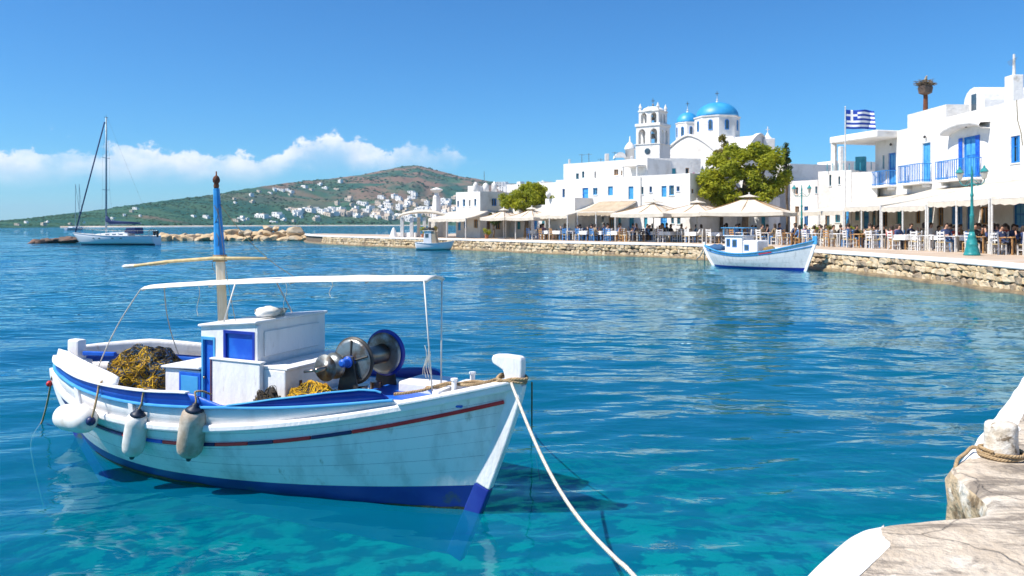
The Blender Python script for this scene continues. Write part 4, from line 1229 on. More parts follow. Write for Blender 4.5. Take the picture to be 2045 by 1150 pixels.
# canopy ------------------------------------------------------------
ca, cf = 1.54, 4.98
def can_z(x):
    t = (x - ca) / (cf - ca)
    return 1.735 + (1.925 - 1.735) * t + 0.032 * math.sin(math.pi * t) ** 0.9
b = MB()
rows = []
for i in range(37):
    x = ca + (cf - ca) * i / 36
    hw = 0.27 * (0.30 + 0.70 * math.sin(math.pi * min(1, (i + 2) / 40.0)) ** 0.6)
    rows.append([(x, hw * (j - 4) / 4.0, can_z(x) + 0.030 * (1 - ((j - 4) / 4.0) ** 2) + 0.006 * mnoise.noise((x * 3, j * .8, 2))) for j in range(9)])
b.grid(rows)
can = b.build('canopy', 'canvas_white', fb, smooth=True, solid=0.012) if 'canvas_white' in M else None
def can_edge(x, s):
    i = (x - ca) / (cf - ca) * 36
    return Vector((x, s * 0.27 * (0.30 + 0.70 * math.sin(math.pi * min(1, (i + 2) / 40.0)) ** 0.6), can_z(x)))
for s in (-1, 1):
    b = MB(); b.tube([can_edge(ca + (cf - ca) * i / 24, s) + Vector((0, 0, -.008)) for i in range(25)], 0.006, 6); b.build('canopy_rod', 'pole_white', fb, smooth=True)
for x in (ca + .02, 2.6, 3.6, 4.4, cf - .02):
    b = MB(); e = can_edge(x, 1)
    b.tube([(x, e.y * (j - 3) / 3.0, can_z(x) + 0.027 * (1 - ((j - 3) / 3.0) ** 2) - 0.02) for j in range(7)], 0.010, 6)
    b.build('canopy_rib', 'pole_white', fb, smooth=True)
pp = BP(877, 742, -.20)
for s, q in ((-1, Vector((5.04, -.16, 0.98))), (1, Vector((5.0, .05, 0.98)))):
    b = MB(); b.tube([can_edge(cf - .03, s), q], 0.0065, 8); b.build('canopy_post', 'pole_white', fb, smooth=True)
b = MB(); b.tube([can_edge(2.95, -1), can_edge(2.95, -1).lerp(Vector((3.0, -CW + .02, 1.50)), 1.0)], 0.008, 6); b.build('canopy_post', 'pole_white', fb, smooth=True)
b = MB(); b.tube([can_edge(2.95, 1), Vector((3.0, CW - .02, 1.50))], 0.008, 6); b.build('canopy_post', 'pole_white', fb, smooth=True)
for s in (-1, 1):
    b = MB(); e = can_edge(ca, s); q = Vector((1.35, s * 0.5, 0.95))
    b.tube([e.lerp(q, t) + Vector((-.05 * math.sin(math.pi * t), 0, 0)) for t in [i / 8 for i in range(9)]], 0.006, 5)
    b.build('canopy_stay', 'rope_white', fb)
b = MB()
for x0_, l_ in ((3.55, .28), (4.05, .14), (2.45, .30)):
    e = can_edge(x0_, -1)
    b.tube([e + Vector((.02 * math.sin(i), 0, -l_ * i / 6)) for i in range(7)], 0.004, 4)
e = can_edge(cf - .05, -1)
for k in range(4): b.tube([e + Vector((0.03 + .02 * math.sin(i + k), .03 * k, -.55 - .05 * i - .03 * k)) for i in range(6)], 0.004, 4)
b.build('hanging_cord', 'rope_white', fb)

# net hauler ---------------------------------------------------------
wx, wz = BX(738, 0), BZ(738, 712, 0)
wt = empty('net_winch'); wt.parent = fb; wt.location = (wx, 0, wz)
wl_ax = Vector((0, 1, 0))
def part(mbx_, name, m_, **k): return mbx_.build(name, m_, wt, **k)
b = MB(); b.lathe([(0.10, -.22), (0.085, -.18), (0.085, .18), (0.10, .22)], 28, (0, 0, 0), wl_ax); part(b, 'drum', 'steel', smooth=True)
b = MB()
for k in range(16): b.lathe([(0.086, -.005), (0.090, 0), (0.086, .005)], 24, (0, -.16 + k * 0.006, 0), wl_ax, cap=False)
part(b, 'wound_line', 'rope_dark', smooth=True)
def flange(y, r, mm, nm):
    b_ = MB(); b_.lathe([(r * .3, -.020), (r * .85, -.012), (r, -.004), (r, .004), (r * .85, .012), (r * .3, .020)], 36, (0, y, 0), wl_ax); return part(b_, nm, mm, smooth=True)
flange(-.23, 0.208, 'black_iron', 'near_flange'); flange(.25, 0.215, 'hull_blue', 'far_flange'); flange(.215, 0.190, 'steel_dull', 'far_flange_rim'); flange(-.255, 0.190, 'steel_dull', 'near_flange_rim')
b = MB(); b.lathe([(0.05, 0), (0.05, .07), (0.036, .075), (0.036, .14), (0.02, .15)], 14, (0, -.26, 0), (0, -1, 0)); part(b, 'hub', 'trim_blue', bevel=0.004)
b = MB()
for k in range(5):
    w = k * 6.283 / 5 + .3
    b.tube([(math.cos(w) * .04, -.275, math.sin(w) * .04), (math.cos(w) * .18, -.268, math.sin(w) * .18)], 0.010, 6)
part(b, 'spoke', 'black_iron')
b = MB(); b.lathe([(.10, 0), (.115, .012), (.08, .04), (.045, .06), (.045, .09), (.10, .12), (.115, .135)], 26, (-.10, -.36, -.03), (0, -1, 0)); part(b, 'warping_head', 'steel_dull', smooth=True)
b = MB(); b.tube([(-.10, -.30, -.03), (-.10, -.62, -.03)], 0.02, 8); b.tube([(-.10, -.6, -.03), (-.22, -.62, -.05)], 0.012, 6); part(b, 'crank_shaft', 'steel', smooth=True)
b = MB()
for s in (-1, 1): b.prism([(-.16, -.46), (.14, -.46), (.05, 0.05), (-.05, 0.05)], (0, s * .285 - .02, 0), (1, 0, 0), (0, 0, 1), (0, 1, 0), .02)
b.box(-.20, .18, -.32, .30, -.50, -.455); part(b, 'winch_frame', 'black_iron', bevel=0.005)
b = MB(); b.lathe([(.055, 0), (.055, .22), (.07, .23)], 14, (0, -.12, -.46), (0, 0, 1)); b.lathe([(.055, 0), (.055, .22)], 14, (.0, .10, -.46), (0, 0, 1)); part(b, 'winch_leg', 'steel', smooth=False)
# fore deck: locker, thwart, hatch
b = MB(); b.box(4.55, 4.95, 0.06, 0.46, 0.80, 1.00); b.build('deck_locker', 'boat_white', fb, bevel=0.02)
b = MB(); b.box(4.30, 5.35, -.22, .30, 0.895, 0.915); b.build('fore_hatch', 'trim_blue', fb, bevel=0.006)
b = MB(); b.box(3.78, 4.1, -.05, .55, 0.58, 0.86); b.build('fish_box', 'boat_white', fb, bevel=0.012)
b = MB(); b.box(5.12, 5.18, -.30, .30, 0.985, 1.03); b.build('bow_thwart', 'boat_white', fb, bevel=0.008)
for x, y in ((5.25, -.16), (5.25, .16)):
    b = MB(); b.lathe([(.022, -.02), (.022, .10), (.03, .105), (.03, .12)], 10, (x, y, 1.0)); b.build('mooring_bitt', 'boat_white', fb)

# nets ---------------------------------------------------------------
def net_heap(name, label, c, sx, sy, sz, seed, nstr, cols):
    o = empty(name, BO, BH)
    tag(o, label, 'fishing net')
    rr_ = random.Random(seed)
    def surf(u, v, lift=0.0):
        d = Vector((math.sin(v) * math.cos(u), math.sin(v) * math.sin(u), math.cos(v)))
        k = 1 + 0.30 * mnoise.fractal(d * 1.9 + Vector((seed, 0, 0)), 1, 2, 3) + lift
        return Vector((c[0] + d.x * sx * k, c[1] + d.y * sy * k, c[2] + max(d.z, 0) * sz * k))
    b_ = MB()
    b_.grid([[surf(2 * math.pi * i / 28, math.pi * 0.5 * j / 12) for i in range(28)] for j in range(13)], close=True)
    b_.build('net_heap_core', 'net_dark', o, smooth=True)
    for mm, frac, umin, umax in cols:
        s_ = MB()
        for k in range(int(nstr * frac)):
            u = rr_.uniform(umin, umax); v = math.acos(rr_.uniform(0.02, 0.98))
            du, dv = rr_.uniform(-1, 1), rr_.uniform(-1, 1)
            pts_ = []
            for i in range(7):
                pts_.append(surf(u, min(1.56, abs(v)), 0.02 + 0.05 * rr_.random()))
                u += du * 0.13 + rr_.uniform(-.12, .12); v += dv * 0.09 + rr_.uniform(-.09, .09)
            s_.tube(pts_, 0.0030, 3, cap=False)
        s_.build('netting', mm, o)
    return o
net_heap('fishing_net_heap', 'heap of yellow and dark fishing net on the stern deck', (1.52, -0.08, 0.70), 0.35, 0.37, 0.37, 4, 1500,
         [('net_yellow', .30, -2.2, -0.4), ('net_olive', .30, -3.1, 3.1), ('net_blue', .35, -3.1, 3.1), ('net_dark', .55, -3.1, 3.1)])
net_heap('fishing_net', 'small pile of yellow net on deck before the cabin of the near boat', (4.03, -0.40, 0.72), 0.34, 0.17, 0.27, 9, 800, [('net_yellow', .85, -3.1, 3.1), ('net_olive', .2, -3.1, 3.1)])
net_heap('dark_fishing_net', 'small black net tucked between cabin base and rail', (3.66, -0.60, 0.72), 0.16, 0.09, 0.24, 15, 160, [('net_dark', .7, -3.1, 3.1), ('net_olive', .3, -3.1, 3.1)])
# loose rope on the bow
mb = MB()
strand_rope(mb, [(4.75, -.30, .97), (4.95, -.20, 1.0), (5.15, -.10, 1.06), (5.35, -.14, 1.07), (5.52, -.06, 1.10), (5.62, .07, 1.13), (5.76, .08, 1.12), (5.835, -.02, 1.11), (5.76, -.075, 1.12), (5.62, -.09, 1.13), (5.60, .05, 1.15), (5.77, .075, 1.15), (5.84, -.02, 1.14), (5.74, -.08, 1.14), (5.55, -.05, 1.09), (5.3, .05, 1.06), (5.05, -.05, 1.01), (4.8, .1, .96)], 0.013, 0.07)
o = mb.build('bow_rope', 'rope_tan', smooth=True); o.location = BO; o.rotation_euler = (0, 0, BH); tag(o, 'worn tan rope wound round the stem head and over the foredeck', 'rope')
# the pale mooring line towards the jetty
bw_ = Matrix.Translation(BO) @ Matrix.Rotation(BH, 4, 'Z')
pA = bw_ @ Vector((5.74, -.09, 1.11)); pB = ground(1262, 1146, 0.62); pC = Vector((0.90, 2.95, NQ + .02))
mb = MB()
pth = [pA.lerp(pB, t) + Vector((0, 0, -0.20 * math.sin(math.pi * t) ** 1.0)) for t in [i / 14 for i in range(15)]]
pth += [pB.lerp(pC, 0.5) + Vector((0, 0, .0)), pC, Vector((1.15, 2.2, NQ + .018)), Vector((1.4, 1.4, NQ + .018))]
strand_rope(mb, pth, 0.0125, 0.055)
tag(mb.build('mooring_line', 'rope_white', smooth=True), 'pale mooring line running from the bow down towards the jetty', 'rope')
mb = MB()
pA = bw_ @ Vector((5.86, .05, 1.10)); pD = ground(1062, 862, 0.0)
strand_rope(mb, [pA.lerp(pD, t) + Vector((0, 0, -.10 * math.sin(math.pi * t))) for t in [i / 8 for i in range(9)]] + [pD + Vector((.1, .1, -.6))], 0.008, 0.05, strands=1)
tag(mb.build('anchor_line', 'rope_dark', smooth=True), 'thin dark line dropping from the bow into the water', 'rope')
mb = MB()
pA = bw_ @ Vector((0.0, -.05, .68)); pD = ground(84, 842, 0.0)
strand_rope(mb, [pA.lerp(pD, t) + Vector((0, 0, -.05 * math.sin(math.pi * t))) for t in [i / 8 for i in range(9)]] + [pD + Vector((-.1, -.05, -.3)), pD + Vector((0.15, -.2, -1.0))], 0.011, 0.06, strands=1)
tag(mb.build('stern_line', 'rope_tan', smooth=True), 'brown line slanting from the stern into the water', 'rope')
mb = MB()
for k in range(2):
    mb.lathe([(.02, -.006), (.024, 0), (.02, .006)], 8, bw_ @ Vector((5.70, -.03 - k * .02, .55 - .0)), (0, 1, 0))
# fenders
def fender(px, py0, py1, dia, lean, mm, label, ytop, rope_to):
    """hung by its eye; py0/py1 rows of its ends"""
    yy = -(hl.beam(BX(px, -.9)) + 0.05)
    yy = -(hl.beam(BX(px, yy)) + 0.06)
    a = BP(px + lean, py0, yy); c = BP(px - lean, py1, yy + 0.05)
    o = empty('fender', BO, BH); tag(o, label, 'fender', 'fenders along the near side')
    ax = (a - c); L_ = ax.length; ax.normalize(); r_ = dia / 2
    q = MB(); q.lathe([(r_ * .25, .085 * L_), (r_ * .7, .12 * L_), (r_ * .93, .18 * L_), (r_, .27 * L_), (r_ * 1.0, .5 * L_), (r_ * .97, .74 * L_), (r_ * .88, .84 * L_), (r_ * .62, .90 * L_), (r_ * .3, .925 * L_)], 22, c, ax)
    q.build('fender_body', mm, o, smooth=True)
    q = MB(); q.lathe([(.006, 0), (.018, .01 * L_), (.024, .05 * L_), (r_ * .42, .095 * L_), (r_ * .70, .125 * L_), (r_ * .72, .14 * L_)], 16, c - ax * .004, ax); q.build('fender_tip', 'fender_cap', o, smooth=True)
    q = MB(); q.lathe([(r_ * .70, .885 * L_), (r_ * .5, .925 * L_), (.026, .95 * L_), (.022, .99 * L_), (.008, 1.0 * L_)], 16, c + ax * .004, ax); q.build('fender_eye', 'fender_cap', o, smooth=True)
    q = MB()
    strand_rope(q, [a - ax * .01, a.lerp(rope_to, .35) + Vector((.01, 0, -.01)), a.lerp(rope_to, .75), rope_to, rope_to + Vector((.03, .05, .0)), rope_to + Vector((.06, .12, -.04))], 0.009, 0.05)
    q.build('hanging_rope', 'rope_tan', o, smooth=True)
    return o
def railtop(px, dz=0.02):
    x = BX(px, -.8); x = BX(px, -hl.beam(x)); return hl.pt(x, hl.zs(x) + .29 + dz, -1, 0.01)
fender(383, 806, 920, 0.225, 7, 'fender_worn', 'stained tan fender, the largest and nearest the bow', None, railtop(398))
fender(270, 817, 916, 0.195, 7, 'fender_white', 'upright white fender hanging in the middle of the three', None, railtop(297))
o = empty('fender', BO, BH); tag(o, 'white fender hanging on its side near the stern', 'fender', 'fenders along the near side')
yy = -(hl.beam(1.45) + .12)
c = BP(122, 830, yy); a = BP(200, 836, yy); a.y -= .10; ax = (a - c); L_ = ax.length; ax.normalize(); r_ = .125
q = MB(); q.lathe([(r_ * .2, 0), (r_ * .62, .03 * L_), (r_ * .9, .12 * L_), (r_, .26 * L_), (r_, .7 * L_), (r_ * .92, .86 * L_), (r_ * .65, .96 * L_), (r_ * .3, L_)], 24, c, ax); q.build('fender_body', 'fender_white', o, smooth=True)
q = MB(); q.lathe([(r_ * .34, L_ * .995), (r_ * .34, L_ * 1.03), (r_ * .2, L_ * 1.07)], 12, c, ax); q.build('fender_eye', 'trim_navy', o, smooth=True)
q = MB(); rt = railtop(207, .0); p0 = c + ax * L_ * 1.02
strand_rope(q, [p0, p0.lerp(rt, .4) + Vector((.03, -.02, 0)), p0.lerp(rt, .8), rt, rt + Vector((.02, .06, .03)), rt + Vector((.05, .15, -.02))], 0.010, 0.05); q.build('hanging_rope', 'rope_tan', o, smooth=True)
# ================================================================== the town
class Face:
    """vertical plane from A (left, seen from outside) to B; n points outwards"""
    def __init__(s, A, B):
        s.A = Vector(A); s.B = Vector(B)
        s.len = (s.B - s.A).length
        s.u = (s.B - s.A) / s.len
        s.n = Vector((s.u.y, -s.u.x))
    def hit(s, px, py):
        k = (px - CX) / F
        # (A + a u): x = k y
        a = (k * s.A.y - s.A.x) / (s.u.x - k * s.u.y)
        y = s.A.y + a * s.u.y
        return a, H - (py - HZ) / F * y
    def P(s, a, z, o=0.0):
        return Vector((s.A.x + s.u.x * a + s.n.x * o, s.A.y + s.u.y * a + s.n.y * o, z))
    def rect(s, px0, py0, px1, py1):
        a0, z0 = s.hit(px0, (py0 + py1) / 2); a1, _ = s.hit(px1, py1)
        pm = (px0 + px1) / 2
        _, zt = s.hit(pm, py0); _, zb = s.hit(pm, py1)
        return a0, a1, zb, zt
    def box(s, mb, a0, a1, o0, o1, z0, z1):
        mid = s.P((a0 + a1) / 2, (z0 + z1) / 2, (o0 + o1) / 2)
        return mb.obox(mid, (s.u.x, s.u.y, 0), (s.n.x, s.n.y, 0), (0, 0, 1), abs(a1 - a0) / 2, abs(o1 - o0) / 2, abs(z1 - z0) / 2)
def wall(mb, fc, z0, z1, opens, depth=0.16):
    ops = []
    for (a0, a1, b0, b1) in opens:
        a0, a1 = max(a0, .05), min(a1, fc.len - .05); b0, b1 = max(b0, z0 + .02), min(b1, z1 - .05)
        if a1 - a0 > .05 and b1 - b0 > .05: ops.append((a0, a1, b0, b1))
    xs = sorted({0.0, fc.len, *[q for o in ops for q in o[:2]]}); zz = sorted({z0, z1, *[q for o in ops for q in o[2:]]})
    vid = {}
    vs, fs = [], []
    def V(a, z, o=0.0):
        k = (round(a, 4), round(z, 4), round(o, 4))
        if k not in vid: vid[k] = len(vs); vs.append(fc.P(a, z, o))
        return vid[k]
    for i in range(len(xs) - 1):
        for j in range(len(zz) - 1):
            ca_, cz = (xs[i] + xs[i + 1]) / 2, (zz[j] + zz[j + 1]) / 2
            if any(o[0] < ca_ < o[1] and o[2] < cz < o[3] for o in ops): continue
            fs.append((V(xs[i], zz[j]), V(xs[i + 1], zz[j]), V(xs[i + 1], zz[j + 1]), V(xs[i], zz[j + 1])))
    for (a0, a1, b0, b1) in ops:
        c = [(a0, b0), (a1, b0), (a1, b1), (a0, b1)]
        for q in range(4):
            p_, r_ = c[q], c[(q + 1) % 4]
            fs.append((V(*p_), V(*p_, -depth), V(*r_, -depth), V(*r_)))
        fs.append((V(*c[0], -depth), V(*c[1], -depth), V(*c[2], -depth), V(*c[3], -depth)))
    mb.add(vs, fs)
def fit_opening(par, fc, kind, r, org, depth=0.16, side=1):
    """glazing, shutters or a door leaf set into the reveal; a window and its pane, a door and its panels"""
    a0, a1, b0, b1 = r
    w, h_ = a1 - a0, b1 - b0
    fr = {'win': 'paint_blue', 'winl': 'paint_blue_light', 'wint': 'paint_teal', 'winw': 'pole_white', 'door': 'paint_blue', 'doorl': 'paint_blue_light', 'doort': 'paint_teal', 'dark': 'chair_wood', 'slit': 'paint_teal'}[kind]
    t = min(0.09, w * 0.14)
    def loc(mb_, x0, x1, o0, o1, z0, z1): fc.box(mb_, x0, x1, o0, o1, z0, z1)
    mb_ = MB()
    o1 = -depth + 0.075
    loc(mb_, a0 + .004, a0 + t, -depth + .004, o1, b0 + .004, b1 - .004); loc(mb_, a1 - t, a1 - .004, -depth + .004, o1, b0 + .004, b1 - .004)
    loc(mb_, a0 + t, a1 - t, -depth + .004, o1, b1 - t, b1 - .004); loc(mb_, a0 + t, a1 - t, -depth + .004, o1, b0 + .004, b0 + t)
    isdoor = kind.startswith('door')
    if w > 0.5 and not isdoor: loc(mb_, (a0 + a1) / 2 - t * .4, (a0 + a1) / 2 + t * .4, -depth + .01, o1 - .01, b0 + t, b1 - t)
    if h_ > 1.1 and not isdoor: loc(mb_, a0 + t, a1 - t, -depth + .012, o1 - .012, b0 + h_ * .62 - t * .3, b0 + h_ * .62 + t * .3)
    shift(mb_, org)
    win_ = mb_.build('door' if isdoor else 'window', fr, par)
    if isdoor:
        q = MB(); loc(q, a0 + t, a1 - t, -depth + .006, -depth + .035, b0 + t, b1 - t); shift(q, org); q.build('door_leaf', fr, win_)
        for j in range(2):
            for k in range(2):
                x0 = a0 + t + (w - 2 * t) * (.10 + .45 * k); x1 = x0 + (w - 2 * t) * .35
                z0 = b0 + t + h_ * (.06 + .46 * j); z1 = z0 + h_ * .38
                q = MB(); loc(q, x0, x1, -depth + .036, -depth + .055, z0, z1); shift(q, org); q.build('door_panel', 'paint_blue_light' if kind == 'door' else fr, win_)
    else:
        q = MB(); loc(q, a0 + t * .6, a1 - t * .6, -depth + .006, -depth + .020, b0 + t * .6, b1 - t * .6); shift(q, org); q.build('pane', 'glass_dark', win_)
        if w > .55 and kind in ('win', 'winl', 'wint') and h_ > .8:
            for s_ in (0, 1):
                x0, x1 = (a0 - w * .02, a0 + w * .30) if s_ == 0 else (a1 - w * .30, a1 + w * .02)
                x0, x1 = max(x0, a0 + .006), min(x1, a1 - .006)
                q = MB(); loc(q, x0, x1, o1 + .002, o1 + .03, b0 + .02, b1 - .02); shift(q, org); q.build('shutter', fr, win_)
        q = MB(); loc(q, a0 - .06, a1 + .06, 0.001, .05, b0 - .07, b0 - .004); shift(q, org); q.build('sill', 'whitewash', win_)
    return win_
def shift(mb_, org):
    o = Vector(org)
    mb_.v = [(x - o.x, y - o.y, z - o.z) for x, y, z in mb_.v]
def block(par, org, A, B, depth, z0, z1, front=(), left=(), right=(), m='whitewash', parapet=0.18, bevel=0, nm='wall', rd=0.16):
    """one volume of a building: walls with real openings, flat roof behind a parapet"""
    A, B = Vector(A), Vector(B)
    f0 = Face(A, B); bk = -f0.n * depth
    faces = [f0, Face(B, B + bk), Face(B + bk, A + bk), Face(A + bk, A)]
    mb_ = MB()
    lists = [front, right, (), left]
    fits = []
    for fc, ls in zip(faces, lists):
        rects = []
        for it in ls:
            r = fc.rect(*it[1:5]) if len(it) == 5 else it[1]
            a0, a1, b0, b1 = r
            if a0 < .06 or a1 > fc.len - .06 or b1 > z1 - .06:
                a0, a1, b1 = max(a0, .08), min(a1, fc.len - .08), min(b1, z1 - .08)
                if a1 - a0 < .1 or b1 - b0 < .1: print('skip opening', it); continue
            b0 = max(b0, z0 + .04)
            rects.append((a0, a1, b0, b1)); fits.append((fc, it[0], rects[-1]))
        wall(mb_, fc, z0, z1, rects, rd)
    # parapet inner faces and roof
    ins = .22
    P0 = [fc.P(0, 0) for fc in faces]
    cen = sum(P0, Vector((0, 0, 0))) / 4
    outer = [(p.x, p.y) for p in P0]
    f1 = faces[0]
    inner_ = [f1.P(ins, 0, -ins), f1.P(f1.len - ins, 0, -ins), f1.P(f1.len - ins, 0, -depth + ins), f1.P(ins, 0, -depth + ins)]
    zt = z1; zr = z1 - parapet
    vs = [(p[0], p[1], zt) for p in outer] + [(p.x, p.y, zt) for p in inner_] + [(p.x, p.y, zr) for p in inner_]
    fs = []
    for i in range(4):
        j = (i + 1) % 4
        fs += [(i, j, 4 + j, 4 + i), (4 + i, 4 + j, 8 + j, 8 + i)]
    mb_.add(vs, fs)
    bm = None
    shift(mb_, org)
    w_ = mb_.build(nm, m, par)
    # weld the shared edges so that the corners can be softened
    me_ = w_.data; bmm = bmesh.new(); bmm.from_mesh(me_); bmesh.ops.remove_doubles(bmm, verts=bmm.verts, dist=0.002); bmesh.ops.recalc_face_normals(bmm, faces=bmm.faces); bmm.to_mesh(me_); bmm.free()
    if bevel:
        md = w_.modifiers.new('bevel', 'BEVEL'); md.width = bevel; md.segments = 2; md.limit_method = 'ANGLE'; md.angle_limit = R(50)
    q = MB(); q.add([(p.x, p.y, zr - .004) for p in inner_], [(0, 1, 2, 3)]); shift(q, org); q.build('roof', 'roof_white', par)
    for fc, kind, r in fits:
        if kind != 'hole': fit_opening(par, fc, kind, r, org, rd)
    return faces
def building(name, label, org, cat='house'):
    o = empty(name, org); tag(o, label, cat); return o
def rp(px, D): return Vector(((px - CX) / F * D, D))          # plan point
def cyl(par, org, nm, m, prof, px, D, z, n=20):
    p = rp(px, D); q = MB(); q.lathe(prof, n, (p.x - org[0], p.y - org[1], z - org[2])); return q.build(nm, m, par, smooth=True)
def pz(py, D): return H - (py - HZ) / F * D
def wpx(w, D): return w / F * D

# ---- right-hand house with the balconies: facade along X = 28.5
RX = 28.5
def ry(px): return RX * F / (px - CX)
ro = (RX, ry(1850), QZ)
rb = building('balcony_house', 'long white two storey house with blue balconies above the right hand awnings', ro)
fr_ = Face((RX, ry(1748)), (RX, 30))
zA = fr_.hit(1780, 264)[1]; zB = fr_.hit(1850, 219)[1]; zC = fr_.hit(1960, 217)[1]
gf = [('dark', 1760, 413, 1772, 452), ('doort', 1790, 410, 1802, 458), ('dark', 1828, 416, 1838, 446), ('door', 1850, 412, 1862, 455), ('dark', 1872, 412, 1884, 452), ('win', 1900, 412, 1922, 448), ('door', 1930, 410, 1945, 458), ('dark', 1957, 412, 1974, 448), ('door', 2023, 405, 2046, 455)]
def sel(lo, hi): return [g for g in gf if lo <= g[1] < hi]
block(rb, ro, (RX, ry(1748)), (RX, ry(1812)), 9, QZ, zA, front=[('slit', 1762, 310, 1766, 337), ('door', 1774, 305, 1789, 371)] + sel(1740, 1808))
block(rb, ro, (RX + .01, ry(1812) - .003), (RX + .01, ry(1889)), 9, QZ, zB, front=[('doorl', 1842, 285, 1858, 365)] + sel(1813, 1885))
block(rb, ro, (RX, ry(1889) - .003), (RX, 30), 9, QZ, zC, front=[('door', 1923, 272, 1949, 355), ('win', 2018, 271, 2037, 325)] + sel(1889, 2100))
# balconies
def balcony(px0, px1, py_floor, py_rail, nbar, mrail):
    a0, zf = fr_.hit(px0, py_floor); a1 = fr_.hit(px1, py_floor)[0]
    zfl = fr_.hit((px0 + px1) / 2, py_floor)[1]; zr = fr_.hit((px0 + px1) / 2, py_rail)[1]
    zr = min(zr, zfl + 1.25)
    o = 0.85
    e = empty('balcony'); e.parent = rb
    q = MB(); fr_.box(q, a0, a1, 0.003, o + .06, zfl - .16, zfl); shift(q, ro); q.build('balcony_slab', 'whitewash', e, bevel=0.03)
    for a in (a0 + .25, a1 - .25):
        q = MB(); fr_.box(q, a - .1, a + .1, .004, .55, zfl - .36, zfl - .162); shift(q, ro); q.build('bracket', 'whitewash', e, bevel=0.03)
    q = MB()
    for zz_ in (zfl + .12, zr):
        fr_.box(q, a0 + .05, a1 - .05, o - .03, o + .01, zz_ - .025, zz_ + .025)
        for a in (a0 + .07, a1 - .07): fr_.box(q, a - .02, a + .02, .01, o - .03, zz_ - .025, zz_ + .025)
    shift(q, ro); q.build('railing', mrail, e)
    for i in range(nbar + 1):
        a = a0 + .08 + (a1 - a0 - .16) * i / nbar
        q = MB(); fr_.box(q, a - .026, a + .026, o - .026, o + .006, zfl + .001, zr - .026); shift(q, ro); q.build('baluster', mrail, e)
    for s_ in (a0 + .07, a1 - .07):
        for k in range(1, 5):
            q = MB(); fr_.box(q, s_ - .015, s_ + .015, o * k / 5.2 - .015, o * k / 5.2 + .015, zfl + .001, zr - .026); shift(q, ro); q.build('baluster', mrail, e)
    return e
balcony(1750, 1791, 371, 343, 13, 'paint_blue')
balcony(1816, 1862, 365, 329, 13, 'paint_blue')
balcony(1893, 1962, 357, 319, 15, 'paint_blue')
# open shutters of the balcony door, hood over it
a0, a1, b0, b1 = fr_.rect(1923, 272, 1949, 355)
for a_, s_ in ((a0, -1), (a1, 1)):
    q = MB(); fr_.box(q, a_ + s_ * .02, a_ + s_ * .42, .012, .05, b0 + .05, b1 - .03); shift(q, ro); q.build('open_shutter', 'door_blue', rb)
q = MB()
q.grid([[fr_.P(a0 - 1.5 + (a1 - a0 + 3.0) * i / 16.0, b1 + .55 + .35 * math.sin(math.pi * i / 16.0) ** .6 + dz, o_) - Vector(ro) for i in range(17)] for o_, dz in ((.002, -.30), (.62, -.28), (.70, -.10), (.62, .05), (.002, .10))])
q.build('door_hood', 'whitewash', rb, smooth=True)
# small rooftop vault, step wall, chimney stack
p1_ = fr_.hit(1924, 206)
vx = RX + 1.6
vy0, vy1 = vx * F / (1925 - CX), vx * F / (1966 - CX)
q = MB(); zt_ = pz(180, vy0) ; zb0 = zC - .3
rows = []
for j in range(9):
    w = math.pi * j / 8
    rows.append([(vx + x_ - ro[0], (vy0 + vy1) / 2 + (vy0 - vy1) / 2 * math.cos(w) - ro[1], max(zb0, zt_ - 1.0 + 1.0 * math.sin(w)) - ro[2]) for x_ in (0, 3.2)])
q.grid(rows)
n_ = 9
q.add([rows[j][0] for j in range(9)] + [(vx - ro[0], vy0 - ro[1], zb0 - ro[2]), (vx - ro[0], vy1 - ro[1], zb0 - ro[2])], [tuple(list(range(9)) + [10, 9])])
q.box(vx - ro[0] + .002, vx - ro[0] + 3.2, vy1 - ro[1] + .002, vy0 - ro[1] - .002, zb0 - ro[2], zt_ - 1.0 - ro[2])
q.build('roof_vault', 'whitewash', rb)
q = MB(); ym = (vy0 + vy1) / 2; q.box(vx - .02 - ro[0], vx - .004 - ro[0], ym - .28 - ro[1], ym + .28 - ro[1], zb0 + .35 - ro[2], zt_ - .45 - ro[2]); q.build('vault_window', 'glass_dark', rb)
cy = (RX + .6) * F / (2025 - CX); hw = wpx(9, cy)
q = MB(); q.box(RX + .6 - hw * 1.2 - ro[0], RX + .6 + hw * 1.2 - ro[0], cy - hw * 1.5 - ro[1], cy + hw * 1.5 - ro[1], zC - .2 - ro[2], pz(151, cy) - ro[2]); q.build('chimney', 'whitewash', rb, bevel=0.03)
q = MB(); zt_ = pz(150, cy); q.tube([(RX + .6 - ro[0], cy - ro[1], zt_ - ro[2]), (RX + .6 - ro[0], cy - ro[1], pz(108, cy) - ro[2])], [.09, .06], 8); q.build('chimney_pipe', 'pole_white', rb)
q = MB()
for k in range(4): q.tube([(RX + .6 - ro[0] - .1, cy - ro[1] + .5 - .1 * k, pz(121 + 3 * k, cy) - ro[2]), (RX + .6 - ro[0] - .1, cy - ro[1] - .5 + .1 * k, pz(118 + 3 * k, cy) - ro[2])], .012, 4)
q.build('antenna', 'steel_dull', rb)
q = MB(); q.tube([fr_.P(fr_.hit(2031, 205)[0], zC, .02) - Vector(ro), fr_.P(fr_.hit(2033, 240)[0], fr_.hit(2033, 240)[1], .03) - Vector(ro), fr_.P(fr_.hit(2040, 265)[0], fr_.hit(2040, 265)[1], .03) - Vector(ro), fr_.P(fr_.hit(2043, 290)[0], fr_.hit(2043, 290)[1], .03) - Vector(ro)], .02, 5); q.build('wall_cable', 'rope_dark', rb)
for px, py in ((1782, 291), (1850, 276), (1933, 255)):
    a, z = fr_.hit(px, py); q = MB(); q.lathe([(.03, 0), (.09, .05), (.09, .14), (.02, .2)], 8, fr_.P(a, z, .12) - Vector(ro)); q.build('wall_lantern', 'black_iron', rb)
